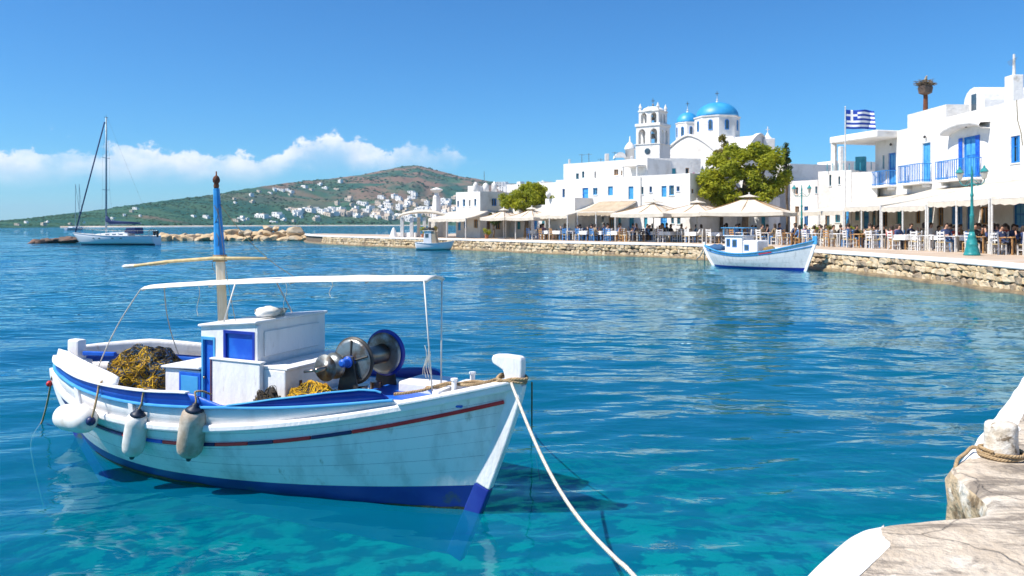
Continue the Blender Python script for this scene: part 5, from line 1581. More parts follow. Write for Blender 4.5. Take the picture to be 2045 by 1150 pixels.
# lantern post with a nest on the roof
yN = (RX + .5) * F / (1848 - CX)
no = (RX + .5, yN, zB - .3)
nz = lambda py: pz(py, yN) - no[2]
t_ = building('roof_post', 'weathered brown post with a dark twig nest on the white roof', no, 'post')
q = MB(); q.tube([(0, 0, 0), (0.02, 0, nz(195)), (0, 0, nz(183))], [.17, .15, .14], 8); q.build('post', 'rust', t_)
q = MB(); q.lathe([(.10, nz(190)), (.42, nz(186)), (.48, nz(176)), (.40, nz(168)), (.15, nz(166))], 12, (0, 0, 0)); q.build('lantern_body', 'reef', t_)
q = MB()
rr_ = random.Random(5)
for k in range(90):
    a = rr_.random() * 6.28; r_ = rr_.uniform(.2, .55); z_ = nz(168) + rr_.uniform(-.1, .18)
    d_ = Vector((math.cos(a + 1.4 + rr_.uniform(-.5, .5)), math.sin(a + 1.4 + rr_.uniform(-.5, .5)), rr_.uniform(-.25, .25))) * rr_.uniform(.25, .55)
    c_ = Vector((math.cos(a) * r_, math.sin(a) * r_, z_)); q.tube([c_ - d_, c_ + d_], .018, 4)
tag(q.build('nest_twigs', 'bark', t_), kind='stuff')
q = MB(); q.tube([(-.05, -.95, nz(169)), (.0, 0, nz(168)), (0, .95, nz(170))], .04, 6); q.build('cross_bar', 'bark', t_)
# the perched gull
gl = empty('perched_gull', (no[0], no[1], no[2] + nz(166)))
tag(gl, 'small grey and white gull sitting on top of the nest post', 'bird')
q = MB(); q.tube([(0, .30, .10), (0, .2, .16), (0, .05, .19), (0, -.08, .26), (0, -.10, .36), (0, -.12, .44), (0, -.20, .45), (0, -.27, .43)], [.01, .06, .11, .11, .07, .065, .05, .01], 10); q.build('body', 'stone_grey', gl, smooth=True)
for s_ in (-1, 1):
    q = MB(); q.tube([(s_ * .09, -.05, .24), (s_ * .11, .12, .18), (s_ * .05, .36, .12)], [.03, .07, .01], 6); q.build('wing', 'steel_dull', gl, smooth=True)
    q = MB(); q.tube([(s_ * .04, 0, .1), (s_ * .04, -.01, -.02)], .01, 4); q.build('leg', 'straw', gl)

# ---- terrace house with the open pergola, left of it
to = (*rp(1690, 64), QZ)
tb = building('pergola_house', 'white terraced house with an open flat pergola beside the flagpole', to)
block(tb, to, rp(1634, 64), rp(1700, 62), 6, QZ, pz(341, 63), front=[('slit', 1656, 349, 1660, 371), ('slit', 1674, 352, 1678, 368), ('dark', 1648, 415, 1657, 455), ('wint', 1668, 416, 1678, 444), ('door', 1686, 412, 1695, 456)])
block(tb, to, rp(1701, 62), rp(1752, 61), 5, QZ, pz(344, 62), front=[('door', 1725, 412, 1735, 456), ('wint', 1708, 414, 1716, 440), ('dark', 1742, 412, 1749, 454)])
def bx(par, org, nm, m, p0, p1, z0, z1, bevel=.03, th=.5):
    fc = Face(p0, p1); q = MB(); fc.box(q, 0, fc.len, 0, -th, z0, z1); shift(q, org); return q.build(nm, m, par, bevel=bevel)
zp0 = pz(341, 63)
bx(tb, to, 'pergola_column', 'whitewash', rp(1659, 63.5), rp(1668, 63.3), zp0 - .2, pz(287, 63.4))
bx(tb, to, 'pergola_column', 'whitewash', rp(1678, 67), rp(1685, 67), zp0 - .2, pz(292, 67))
q = MB(); A_, B_ = rp(1659, 63.6), rp(1752, 58.5)
fc = Face(A_, B_); fc.box(q, -.1, fc.len, .05, -4.2, pz(287, 63.4) + .002, pz(287, 63.4) + .55); shift(q, to); q.build('pergola_roof', 'whitewash', tb, bevel=.08)
bx(tb, to, 'pergola_finial', 'whitewash', rp(1662, 63.4), rp(1668, 63.4), pz(287, 63.4) + .553, pz(276, 63.4))
for k in range(9):
    px = 1652 + k * 11
    q = MB(); p = rp(px, 62.0 if px > 1700 else 63.3); q.tube([(p.x - to[0], p.y - to[1], zp0 - to[2]), (p.x - to[0], p.y - to[1], zp0 + .62 - to[2])], .03, 5); q.build('railing_post', 'paint_teal', tb)
bx(tb, to, 'terrace_cabinet', 'paint_teal', rp(1708, 64), rp(1728, 63.6), zp0 - .1, pz(313, 64), th=.6)

# ---- houses stepping up behind
def simple(name, label, A, B, depth, z1, front=(), left=(), right=(), m='whitewash'):
    o_ = ((A[0] + B[0]) / 2, (A[1] + B[1]) / 2, QZ)
    b_ = building(name, label, o_); block(b_, o_, A, B, depth, QZ, z1, front, left, right, m); return b_, o_
hb, ho = simple('hill_house', 'white house with small teal windows stepping up behind the dark tree top', rp(1578, 96), rp(1640, 92), 8, pz(333, 94), [('wint', 1590, 346, 1596, 355), ('wint', 1606, 345, 1613, 354), ('wint', 1622, 347, 1628, 355)])
bx(hb, ho, 'roof_room', 'whitewash', rp(1583, 97.5), rp(1597, 97), pz(334, 95), pz(325, 95), th=3)
hb, ho = simple('hill_house', 'upper white house with stepped roof far behind the lamp post', rp(1632, 104), rp(1665, 101), 8, pz(322, 102), [('dark', 1645, 334, 1650, 342)])
hb, ho = simple('hill_house', 'low white house behind the second lamp post', rp(1578, 84), rp(1633, 81), 6, pz(360, 82), [('wint', 1628, 372, 1632, 386), ('dark', 1588, 374, 1594, 388), ('win', 1606, 412, 1614, 450), ('dark', 1588, 412, 1596, 452)])
hb, ho = simple('hill_house', 'white house half hidden right of the big tree', rp(1540, 90), rp(1578, 87), 6, pz(328, 88), [('dark', 1562, 341, 1567, 350)])
hb, ho = simple('hill_house', 'plain white house wall behind the big tree foliage', rp(1395, 72), rp(1535, 69), 5, pz(392, 70), [('dark', 1400, 412, 1410, 450), ('win', 1432, 412, 1440, 440), ('dark', 1455, 410, 1466, 455), ('doort', 1520, 412, 1528, 455)])

# ---- monastery block under the church
fA, fB = (10.3 - 6.2, 68.4 + 6.2), (10.3 + 4.08, 68.4 - 4.08)
mo = (9.0, 69.5, QZ)
mo_b = building('waterfront_house', 'wide white two storey waterfront house with blue shutters below the church', mo)
z1_ = pz(349, 66.5)
block(mo_b, mo, fA, fB, 7.5, QZ, z1_, front=[
    ('win', 1123, 377, 1128, 394), ('door', 1163, 375, 1175, 399), ('winl', 1184, 375, 1193, 389), ('doorl', 1214, 372, 1224, 390), ('doorl', 1255, 372, 1265, 398), ('wint', 1281, 373, 1285, 388),
    ('win', 1297, 372, 1302, 384), ('doorl', 1321, 371, 1331, 393), ('winl', 1336, 370, 1346, 390), ('win', 1351, 372, 1357, 382),
    ('wint', 1126, 434, 1132, 452), ('win', 1137, 436, 1141, 448), ('door', 1157, 432, 1167, 455), ('winw', 1200, 432, 1206, 445), ('dark', 1216, 425, 1226, 455), ('doort', 1234, 428, 1240, 452), ('doort', 1256, 430, 1266, 455),
    ('doort', 1286, 434, 1293, 455), ('door', 1319, 432, 1332, 456), ('wint', 1340, 431, 1346, 446), ('wint', 1352, 432, 1359, 447)], right=[('dark', 1381, 377, 1386, 386)])
uA, uB = (5.0, 77.3), (11.95, 70.35)
block(mo_b, mo, uA, uB, 6, z1_ - .4, pz(317, 71), front=[('wint', 1150, 346, 1156, 358), ('wint', 1162, 342, 1167, 355), ('winw', 1187, 342, 1190, 357), ('dark', 1226, 338, 1235, 350), ('dark', 1240, 340, 1246, 350)])
block(mo_b, mo, (12.15, 72.6), (17.4, 73.4), 4, z1_ - .4, pz(315.5, 72.8), front=[('win', 1326, 338, 1332, 347), ('doort', 1342, 336, 1350, 350), ('dark', 1369, 335, 1376, 349)])
# porch roof on the terrace
fm = Face(uA, uB)
a0 = fm.hit(1258, 330)[0]; a1 = fm.hit(1290, 330)[0]
q = MB(); fm.box(q, a0, a1, .01, 1.3, pz(333, 70.5), pz(329.5, 70.5)); shift(q, mo); q.build('porch_roof', 'whitewash_warm', mo_b, bevel=.03)
for a in (a0 + .08, a1 - .15):
    q = MB(); fm.box(q, a, a + .12, 1.12, 1.24, z1_ - .15, pz(333, 70.5) - .002); shift(q, mo); q.build('porch_post', 'pole_white', mo_b)
# rooftop bits
zr_ = pz(317, 72)
for px, py, D_, w_ in ((1137, 318, 77.5, 4), (1212, 307, 74, 8), (1262, 312, 72.5, 5)):
    p = rp(px, D_); q = MB(); hw = wpx(w_, D_) / 2; q.box(p.x - hw - mo[0], p.x + hw - mo[0], p.y - hw - mo[1], p.y + hw - mo[1], zr_ - .35 - mo[2], pz(py, D_) - mo[2]); q.build('chimney', 'whitewash', mo_b, bevel=.03)
for px, py in ((1162, 307), (1176, 306), (1200, 316), (1228, 303)):
    p = rp(px, 76); q = MB(); q.tube([(p.x - mo[0], p.y - mo[1], zr_ - .4 - mo[2]), (p.x - mo[0], p.y - mo[1], pz(py, 76) - mo[2])], .03, 5); q.tube([(p.x - .3 - mo[0], p.y - mo[1], pz(py + 2, 76) - mo[2]), (p.x + .3 - mo[0], p.y - mo[1], pz(py + 2, 76) - mo[2])], .015, 4); q.build('antenna', 'steel_dull', mo_b)
# drain pipe
f0 = Face(fA, fB); a = f0.hit(1280, 352)[0]; q = MB(); q.tube([f0.P(a, z1_ - .1, .06) - Vector(mo), f0.P(a, QZ + 2.8, .06) - Vector(mo)], .05, 6); q.build('drain_pipe', 'whitewash_warm', mo_b)
# low wall with ball finials in front, left end
lw, lo_ = simple('terrace_wall', 'low white terrace wall with a ball finial above the awnings', rp(1089, 73), rp(1148, 70), 3, pz(396, 72))
cyl(lw, lo_, 'ball_finial', 'whitewash', [(.12, -.05), (.1, .12), (.2, .2), (.24, .38), (.2, .54), (.1, .62), (.01, .64)], 1095, 72.4, pz(396, 72))

# ---- church
CD = 88.0
cc = rp(1432, CD)
n1 = Vector((-.72, -.69)).normalized(); n2 = Vector((-n1.y, n1.x)) * -1     # n1 faces left-front, n2 right-front
n2 = Vector((.69, -.72)).normalized()
co = (cc.x, cc.y, QZ)
ch = building('church', 'white church with two bright blue domes above the town', co, 'church')
def lp(a, b, z): return Vector((n1.x * a + n2.x * b, n1.y * a + n2.y * b, z - QZ))
zE = pz(314, 84); zG = pz(272, 84.5); hwg = 3.7
def arm(sgn_n, sgn_t, ext, hw_, ze, zg, nm):
    """cross arm with a curved gable; N along the arm, T across"""
    q_ = MB()
    prof = []
    for i in range(15):
        t = -1 + 2 * i / 14.0
        prof.append((t * hw_, ze + (zg - ze) * (1 - abs(t) ** 1.55)))
    pts0, pts1 = [], []
    for b_, z_ in prof:
        pts0.append((b_, z_))
    outer_ = [(-hw_, QZ)] + pts0 + [(hw_, QZ)]
    def W3(a, b_, z_):
        return (sgn_n * a + sgn_t * b_)
    fr3 = [Vector(((sgn_n * ext + sgn_t * b_).x, (sgn_n * ext + sgn_t * b_).y, z_ - QZ)) for b_, z_ in outer_]
    bk3 = [Vector(((sgn_t * b_ - sgn_n * 3).x, (sgn_t * b_ - sgn_n * 3).y, z_ - QZ)) for b_, z_ in outer_]
    n_ = len(outer_)
    q_.add(fr3 + bk3, [tuple(range(n_))] + [(i, i + 1, n_ + i + 1, n_ + i) for i in range(n_ - 1)])
    o_ = q_.build(nm, 'whitewash', ch)
    q_ = MB()
    cp = [(sgn_n * (ext - .12) + sgn_t * b_, z_) for b_, z_ in pts0]
    q_.sweep([Vector((p.x, p.y, z_ - QZ + .10)) for p, z_ in cp], .5, .22); q_.build('gable_coping', 'whitewash', ch, bevel=.04)
arm(n1, n2, 5.6, hwg, zE, zG, 'nave')
arm(n2, n1, 5.2, 3.1, pz(312, 85), pz(271, 85), 'transept')
# drum and domes
def drum(px, D_, rpx, py0, py1, pyt, nsd, nwin, nm, rot):
    c_ = rp(px, D_); r_ = wpx(rpx, D_)
    z0_, z1d, zt_ = pz(py0, D_), pz(py1, D_), pz(pyt, D_)
    o_ = Vector((c_.x - co[0], c_.y - co[1], 0))
    q_ = MB()
    vs, fs = [], []
    for z_ in (z0_ - 3.0, z1d):
        for k in range(nsd):
            w = rot + 2 * math.pi * k / nsd; vs.append(o_ + Vector((math.cos(w) * r_, math.sin(w) * r_, z_ - QZ)))
    for k in range(nsd): fs.append((k, (k + 1) % nsd, nsd + (k + 1) % nsd, nsd + k))
    fs.append(tuple(range(nsd, 2 * nsd)))
    q_.add(vs, fs); dm = q_.build('drum', 'whitewash', ch, bevel=.03)
    q_ = MB()
    q_.lathe([(r_ * 1.0, z1d - .10 - QZ), (r_ * 1.05, z1d - .02 - QZ), (r_ * 1.05, z1d + .07 - QZ), (r_ * .96, z1d + .09 - QZ)], nsd, o_, (0, 0, 1))
    rotate_z(q_, o_, rot); q_.build('drum_cornice', 'whitewash', dm)
    for k in range(nsd):
        w = rot + 2 * math.pi * (k + .5) / nsd
        nn = Vector((math.cos(w), math.sin(w), 0)); tt = Vector((-nn.y, nn.x, 0)); ap = r_ * math.cos(math.pi / nsd)
        if nn.y > .3: continue
        hw_ = wpx(4.2, D_) if rpx > 30 else wpx(3.0, D_)
        zc_ = (z0_ + z1d) / 2 - QZ + .15; hh_ = (z1d - z0_) * .27
        poly_ = [(-hw_, -hh_), (hw_, -hh_), (hw_, hh_ * .6)] + [(hw_ * math.cos(q), hh_ * .6 + hw_ * .9 * math.sin(q)) for q in [math.pi * i / 6 for i in range(1, 6)]] + [(-hw_, hh_ * .6)]
        b_ = MB(); b_.prism(poly_, o_ + nn * (ap + .01) + Vector((0, 0, zc_)), tt, (0, 0, 1), nn, .10); f_ = b_.build('arched_window', 'paint_blue', dm)
        b_ = MB(); b_.prism([(x * .72, y * .86) for x, y in poly_], o_ + nn * (ap + .062) + Vector((0, 0, zc_)), tt, (0, 0, 1), nn, .008); b_.build('pane', 'glass_dark', f_)
    q_ = MB()
    hd = zt_ - z1d
    rd = r_ * .95
    q_.lathe([(rd * math.cos(w), z1d + .09 + hd * math.sin(w) - QZ) for w in [math.pi / 2 * i / 14 for i in range(15)]], 40, o_, (0, 0, 1)); dome = q_.build('dome', 'dome_blue', ch, smooth=True)
    q_ = MB(); ztq = zt_ + .09 - QZ
    q_.lathe([(.16, -.05), (.12, .12), (.06, .2), (.11, .3), (.03, .4), (.025, .75)], 8, o_ + Vector((0, 0, ztq))); q_.build('dome_finial', 'pole_white', dome)
    b_ = MB(); b_.box(o_.x - .03, o_.x + .03, o_.y - .03, o_.y + .03, ztq + .7, ztq + 1.25); b_.box(o_.x - .2, o_.x + .2, o_.y - .025, o_.y + .025, ztq + .95, ztq + 1.02); b_.build('cross', 'steel_dull', dome)
def rotate_z(mb_, o_, a):
    ca_, sa_ = math.cos(a), math.sin(a)
    mb_.v = [((x - o_.x) * ca_ - (y - o_.y) * sa_ + o_.x, (x - o_.x) * sa_ + (y - o_.y) * ca_ + o_.y, z) for x, y, z in mb_.v]
drum(1432, CD, 44, 275, 236, 206, 8, 8, 'main', R(22.5) + .22)
drum(1373, CD + 3, 23, 285, 247, 226, 8, 8, 'side', R(22.5) + .1)
# sloping shoulder walls between drum and gables
q = MB(); q.lathe([(5.0, zE - QZ), (3.9, zE + .9 - QZ), (2.7, pz(277, CD) - QZ)], 8, (0, 0, 0)); rotate_z(q, Vector((0, 0, 0)), .4); q.build('roof_shoulder', 'whitewash', ch)
# small cross turret at the right
p = rp(1533, 85)
q = MB(); q.box(p.x - .6 - co[0], p.x + .6 - co[0], p.y - .6 - co[1], p.y + .6 - co[1], 0, pz(277, 85) - QZ); t_ = q.build('turret', 'whitewash', ch, bevel=.05)
q = MB(); q.lathe([(.5, pz(277, 85) - QZ), (.2, pz(270, 85) - QZ), (.03, pz(264, 85) - QZ)], 8, (p.x - co[0], p.y - co[1], 0)); q.build('turret_cap', 'whitewash', t_)
q = MB(); zq = pz(264, 85) - QZ; q.box(p.x - .04 - co[0], p.x + .04 - co[0], p.y - .04 - co[1], p.y + .04 - co[1], zq - .1, zq + .6); q.box(p.x - .2 - co[0], p.x + .2 - co[0], p.y - .03 - co[1], p.y + .03 - co[1], zq + .25, zq + .33); q.build('cross', 'whitewash', t_)

# ---- bell tower
TD = 80.0
tc_ = rp(1304, TD + 1)
tw = 2.55 / 2
bo = (tc_.x, tc_.y, QZ)
bt_ = building('bell_tower', 'white bell tower with two tiers of open arches left of the domes', bo, 'bell tower')
tn1 = Vector((-.56, -.83, 0)).normalized(); tn2 = Vector((.83, -.56, 0)).normalized()
def tb_box(mb_, cx_, cy_, hx, hy, z0_, z1b): return mb_.obox(tn1 * cx_ + tn2 * cy_ + Vector((0, 0, (z0_ + z1b) / 2 - QZ)), tn1, tn2, (0, 0, 1), hx, hy, (z1b - z0_) / 2)
zt0, zt1, zt2, zt3 = pz(288, TD), pz(252, TD), pz(246, TD), pz(222, TD)
q = MB(); tb_box(q, 0, 0, tw * 1.04, tw * 1.04, QZ, zt0); q.build('base', 'whitewash', bt_, bevel=.04)
def arch_wall(mb_, nn, tt, dist, half, z0_, z1b, th, narch):
    """wall pierced by round-headed openings"""
    w_ = 2 * half / narch
    for k in range(narch):
        c_ = -half + w_ * (k + .5); r_ = w_ * .30
        zs_ = z0_ + (z1b - z0_) * .60
        n_ = 10
        arc = [(c_ + r_ * math.cos(math.pi - math.pi * i / n_), zs_ + r_ * 1.2 * math.sin(math.pi * i / n_)) for i in range(n_ + 1)]
        outl = [(c_ - w_ / 2, z0_), (c_ - r_, z0_)] + arc + [(c_ + r_, z0_), (c_ + w_ / 2, z0_), (c_ + w_ / 2, z1b), (c_ - w_ / 2, z1b)]
        # strips: left pier, right pier, and over the arch
        def pr(poly_): mb_.prism(poly_, nn * dist + Vector((0, 0, -QZ)), tt, (0, 0, 1), nn, th)
        pr([(c_ - w_ / 2, z0_), (c_ - r_, z0_), (c_ - r_, zs_), (c_ - w_ / 2, zs_)])
        pr([(c_ + r_, z0_), (c_ + w_ / 2, z0_), (c_ + w_ / 2, zs_), (c_ + r_, zs_)])
        pr([(c_ - w_ / 2, zs_), (c_ - r_, zs_)] + arc[1:-1] + [(c_ + r_, zs_), (c_ + w_ / 2, zs_), (c_ + w_ / 2, z1b), (c_ - w_ / 2, z1b)])
for z0_, z1b, hw_ in ((zt0 + .06, zt1, tw), (zt2, zt3, tw * .84)):
    for nn, tt in ((tn1, tn2), (tn2, -tn1), (-tn1, -tn2), (-tn2, tn1)):
        q = MB(); arch_wall(q, nn, tt, hw_ - .15, hw_ if nn in (tn1, -tn1) else hw_ - .3, z0_, z1b, .3, 2); q.build('arched_tier', 'whitewash', bt_)
q = MB(); tb_box(q, 0, 0, tw * 1.10, tw * 1.10, zt0 - .02, zt0 + .058); q.build('cornice', 'whitewash', bt_)
q = MB(); tb_box(q, 0, 0, tw * 1.08, tw * 1.08, zt1 + .002, zt2 - .002); q.build('cornice', 'whitewash', bt_, bevel=.03)
q = MB(); q.lathe([(tw * .95 * math.cos(w), zt3 - QZ + 0.0 + (pz(210, TD) - zt3) * math.sin(w)) for w in [math.pi / 2 * i / 8 for i in range(9)]], 20, (0, 0, 0)); q.build('cupola', 'whitewash', bt_, smooth=True)
q = MB(); tb_box(q, 0, 0, tw * .9, tw * .9, zt3 + .001, zt3 + .14); q.build('cornice', 'whitewash', bt_)
for a_, b_ in ((1, 1), (1, -1), (-1, 1), (-1, -1)):
    q = MB(); q.lathe([(.14, 0), (.12, .25), (.18, .3), (.08, .55), (.01, .75)], 8, tn1 * a_ * tw * .75 + tn2 * b_ * tw * .75 + Vector((0, 0, zt3 + .14 - QZ))); q.build('corner_finial', 'whitewash', bt_)
q = MB(); zq = pz(210, TD) - QZ; q.lathe([(.12, -.05), (.08, .15), (.12, .22), (.02, .35)], 8, (0, 0, zq)); q.box(-.03, .03, -.03, .03, zq + .3, zq + .85); q.box(-.18, .18, -.025, .025, zq + .55, zq + .62); q.build('cross', 'steel_dull', bt_)
for z_, r_ in ((zt1 - .75, .34), (zt3 - .5, .24)):
    q = MB(); q.lathe([(r_, -r_ * 1.1), (r_ * .72, -r_ * .7), (r_ * .55, 0), (r_ * .4, r_ * .3), (.04, r_ * .42), (.03, .7)], 14, (0, 0, z_ - QZ)); q.build('bell', 'steel_dull', bt_, smooth=True)
q = MB(); q.lathe([(.30, -.05), (.30, .05)], 14, tn1 * tw * 1.04 + Vector((0, 0, pz(302, TD) - QZ)), tn1); q.build('round_window', 'glass_dark', bt_)
# little cupola and vault left of the tower
cu = building('roof_cupola', 'small white roof cupola with pointed cap beside the bell tower', (*rp(1258, 78), QZ), 'cupola')
zc0, zc1 = pz(318, 78) - QZ, pz(299, 78) - QZ
q = MB(); q.lathe([(.46, -0.0), (.46, zc1), (.55, zc1 + .02), (.55, zc1 + .1), (.46, zc1 + .35), (.25, zc1 + .62), (.08, zc1 + .8), (.05, zc1 + 1.3), (.01, zc1 + 1.35)], 16, (0, 0, 0)); q.build('cupola', 'whitewash', cu, smooth=True)
q = MB(); rows = []
for j in range(9):
    w = math.pi * j / 8; rows.append([(-1.0 + .55 * math.cos(w), y_, zc0 + .1 + .55 * math.sin(w)) for y_ in (-.7, .9)])
q.grid(rows); q.add([r[0] for r in rows], [tuple(range(9))]); q.build('roof_vault', 'whitewash', cu)

# ---- left house at the jetty
k0 = Vector((-3.2, 80.0)); kl = k0 + Vector((-.7, .7)) * 3.73; kr = k0 + Vector((.7, .7)) * 7.0
lo2 = (k0.x, k0.y, QZ)
lh = building('jetty_house', 'white cube house with roof cupolas standing where the jetty begins', lo2)
zl = pz(382, 80)
faces_ = block(lh, lo2, kl, k0, 7.0, QZ, zl, front=[('winl', 913, 401, 916.5, 413), ('winl', 924, 398, 929, 412), ('winw', 936, 399, 939.5, 412), ('winl', 947, 397, 951, 411), ('doorl', 914, 436, 920, 460), ('win', 926, 437, 932, 455), ('dark', 946, 438, 954, 455)], right=[('win', 982, 396, 992, 411), ('dark', 972, 438, 980, 458), ('dark', 990, 438, 1000, 458)])
def roof_cup(px, py0, py1, D_, rw, pointed=False):
    z0_, z1b = pz(py0, D_) - QZ, pz(py1, D_) - QZ; p_ = rp(px, D_); h_ = z1b - z0_
    q_ = MB(); q_.lathe([(rw, -.3), (rw, h_ * .5), (rw * .9, h_ * .7), (rw * (.35 if pointed else .6), h_ * .88), (.03, h_)], 14, (p_.x - lo2[0], p_.y - lo2[1], z0_)); q_.build('roof_cupola', 'whitewash', lh, smooth=True)
roof_cup(950, 381, 363, 82, .28); roof_cup(970, 381, 365, 83, .33); roof_cup(987, 381, 362, 83.5, .30, True)
bx(lh, lo2, 'roof_room', 'whitewash', rp(934, 83.2), rp(946, 82.2), zl - .3, pz(371, 82.5), th=1.2)
p = rp(967, 83); q = MB(); q.tube([(p.x - lo2[0], p.y - lo2[1], zl - .4 - QZ), (p.x - lo2[0], p.y - lo2[1], pz(342, 83) - QZ)], .03, 5); q.build('antenna', 'steel_dull', lh)
# houses between jetty house and the wide one
simple('row_house', 'long low white house behind the left tree', rp(1012, 92), rp(1122, 86), 7, pz(366, 89), [('win', 1060, 380, 1065, 390)])
simple('row_house', 'white house wall with teal doors behind the square umbrellas', rp(985, 86), rp(1108, 76), 5, pz(410, 80), [('doort', 1032, 437, 1039, 458), ('doort', 1048, 437, 1054, 458), ('door', 1066, 437, 1073, 458), ('wint', 1082, 438, 1088, 450), ('wint', 1097, 438, 1102, 452)])
# jetty pavilion
pv = building('jetty_pavilion', 'open white pavilion with a pale flat canopy at the end of the jetty', (*rp(845, 84), QZ), 'pavilion')
po = (*rp(845, 84), QZ)
q = MB()
rows = []
for i in range(17):
    px = 797 + (893 - 797) * i / 16
    rr_ = []
    for j in range(7):
        D_ = 82.0 + j * 1.0; p_ = rp(797, D_).lerp(rp(893, D_), i / 16)
        rr_.append((p_.x - po[0], p_.y - po[1], pz(436, 84) + .95 * math.sin(math.pi * (i + 1.5) / 19) ** .6 * (1 - .25 * abs(j - 3) / 3.0) - QZ))
    rows.append(rr_)
q.grid(rows); q.build('canopy', 'canvas', pv, smooth=True, solid=.12)
for px, D_ in ((803, 82.6), (822, 82.4), (836, 87), (848, 82.4), (872, 82.6), (888, 83), (858, 87.5)):
    p_ = rp(px, D_); hw = .17
    q = MB(); q.box(p_.x - hw - po[0], p_.x + hw - po[0], p_.y - hw - po[1], p_.y + hw - po[1], 0, pz(434, D_) - QZ); q.build('column', 'whitewash', pv, bevel=.02)
bx(pv, po, 'low_wall', 'whitewash', rp(790, 83), rp(830, 82.2), QZ, QZ + .5, th=.3)
bx(pv, po, 'back_wall', 'whitewash', rp(862, 88.5), rp(893, 88.0), QZ, pz(434, 88), th=.3)
q = MB(); p_ = rp(786, 82.5); q.lathe([(.45, 0), (.3, .5), (.12, .95), (.02, 1.05)], 10, (p_.x - po[0], p_.y - po[1], 0)); q.build('white_buoy_post', 'whitewash', pv)
# white pillar with a flat cap behind the pavilion
pl_ = building('white_pillar', 'tall white pillar with a flat splayed cap behind the pavilion', (*rp(872, 90), QZ), 'pillar')
q = MB(); hw = .42; zc = pz(392, 90) - QZ
q.lathe([(.62, 0), (.55, zc * .6), (.40, zc), (.28, zc + .12), (.25, zc + .4), (.70, zc + .70), (.72, zc + .78), (.4, zc + .88), (.1, zc + 1.0)], 8, (0, 0, 0)); q.build('shaft', 'whitewash', pl_)
# ================================================================== awnings and umbrellas
def lean_to(label, A, B, z_back, out, z_front, nseg=3, m='canvas', name='awning', posts=True, valance=.28):
    """fabric awning from a wall line A-B, falling outwards to a front rail on posts"""
    fc = Face(A, B)
    org = fc.P(fc.len / 2, QZ, out)
    o = empty(name, org); tag(o, label, 'awning')
    nx, ny = 8 * nseg, 8
    def pt(i, j):
        a = fc.len * i / nx; t = j / ny
        sag = -.10 * math.sin(math.pi * t) - .05 * abs(math.sin(math.pi * nseg * i / nx)) * t
        return fc.P(a, z_back + (z_front - z_back) * t + sag + .02 * mnoise.noise((a, t * 3, z_back)), out * t) - org
    q = MB(); q.grid([[pt(i, j) for i in range(nx + 1)] for j in range(ny + 1)]); q.build('canopy', m, o, smooth=True, solid=.03)
    q = MB(); q.grid([[pt(i, ny) + Vector((fc.n.x * .03, fc.n.y * .03, -.02)) for i in range(nx + 1)], [pt(i, ny) + Vector((fc.n.x * .05, fc.n.y * .05, -valance - .05 * (i % 2))) for i in range(nx + 1)]]); q.build('valance', m, o, solid=.015)
    q = MB(); q.tube([pt(0, ny) + Vector((0, 0, -.06)), pt(nx // 2, ny) + Vector((0, 0, -.06)), pt(nx, ny) + Vector((0, 0, -.06))], .04, 6); q.build('front_rail', 'pole_white', o)
    for k in range(nseg + 1):
        i = nx * k // nseg
        q = MB(); q.tube([pt(i, j) + Vector((0, 0, -.05)) for j in range(ny + 1)], .03, 5); q.build('rafter', 'pole_white', o)
        if posts:
            p_ = pt(i, ny); q = MB(); q.tube([(p_.x, p_.y, 0), (p_.x, p_.y, p_.z - .06)], .055, 8); q.build('post', 'pole_white', o)
    return o
def yx(px, X): return X * F / (px - CX)
XF = 22.3
for (d0_, d1_, zb, zf, lab) in ((62.0, 53.6, 4.55, 3.35, 'cream awning behind the flagpole, left end of the right hand row'), (53.4, 48.2, 4.80, 3.55, 'cream awning under the dark blue balcony'),
                                (48.0, 42.9, 4.85, 3.45, 'cream awning under the middle balcony'), (42.7, 37.2, 4.95, 3.62, 'cream awning behind the near green lamp post'), (37.0, 31.5, 5.0, 3.62, 'cream awning cut off by the right edge')):
    lean_to(lab, (RX - .05, d0_), (RX - .05, d1_), zb, RX - .05 - XF, zf, 2)
f0 = Face(fA, fB)
a_0, a_1, a_2 = f0.hit(1092, 420)[0], f0.hit(1196, 420)[0], f0.hit(1272, 420)[0]
lean_to('pale awning on the left half of the wide waterfront house', f0.P(a_0, 0).xy, f0.P(a_1 - .05, 0).xy, pz(407, 72), 4.2, 3.2, 3)
lean_to('tan edged awning between the pale awning and the big umbrellas', f0.P(a_1 + .05, 0).xy, f0.P(a_2, 0).xy, pz(402, 70), 3.0, 3.45, 2, 'canvas_tan')
lean_to('white awning across the front of the jetty house', kl + Vector((-.7, .7)) * .8, k0 + Vector((.7, -.7)) * 1.2, pz(421, 80), 3.0, 2.95, 2)
lean_to('white awning on the shaded side of the jetty house', k0 + Vector((.75, .75)), kr, pz(420, 80), 2.6, 3.0, 2)

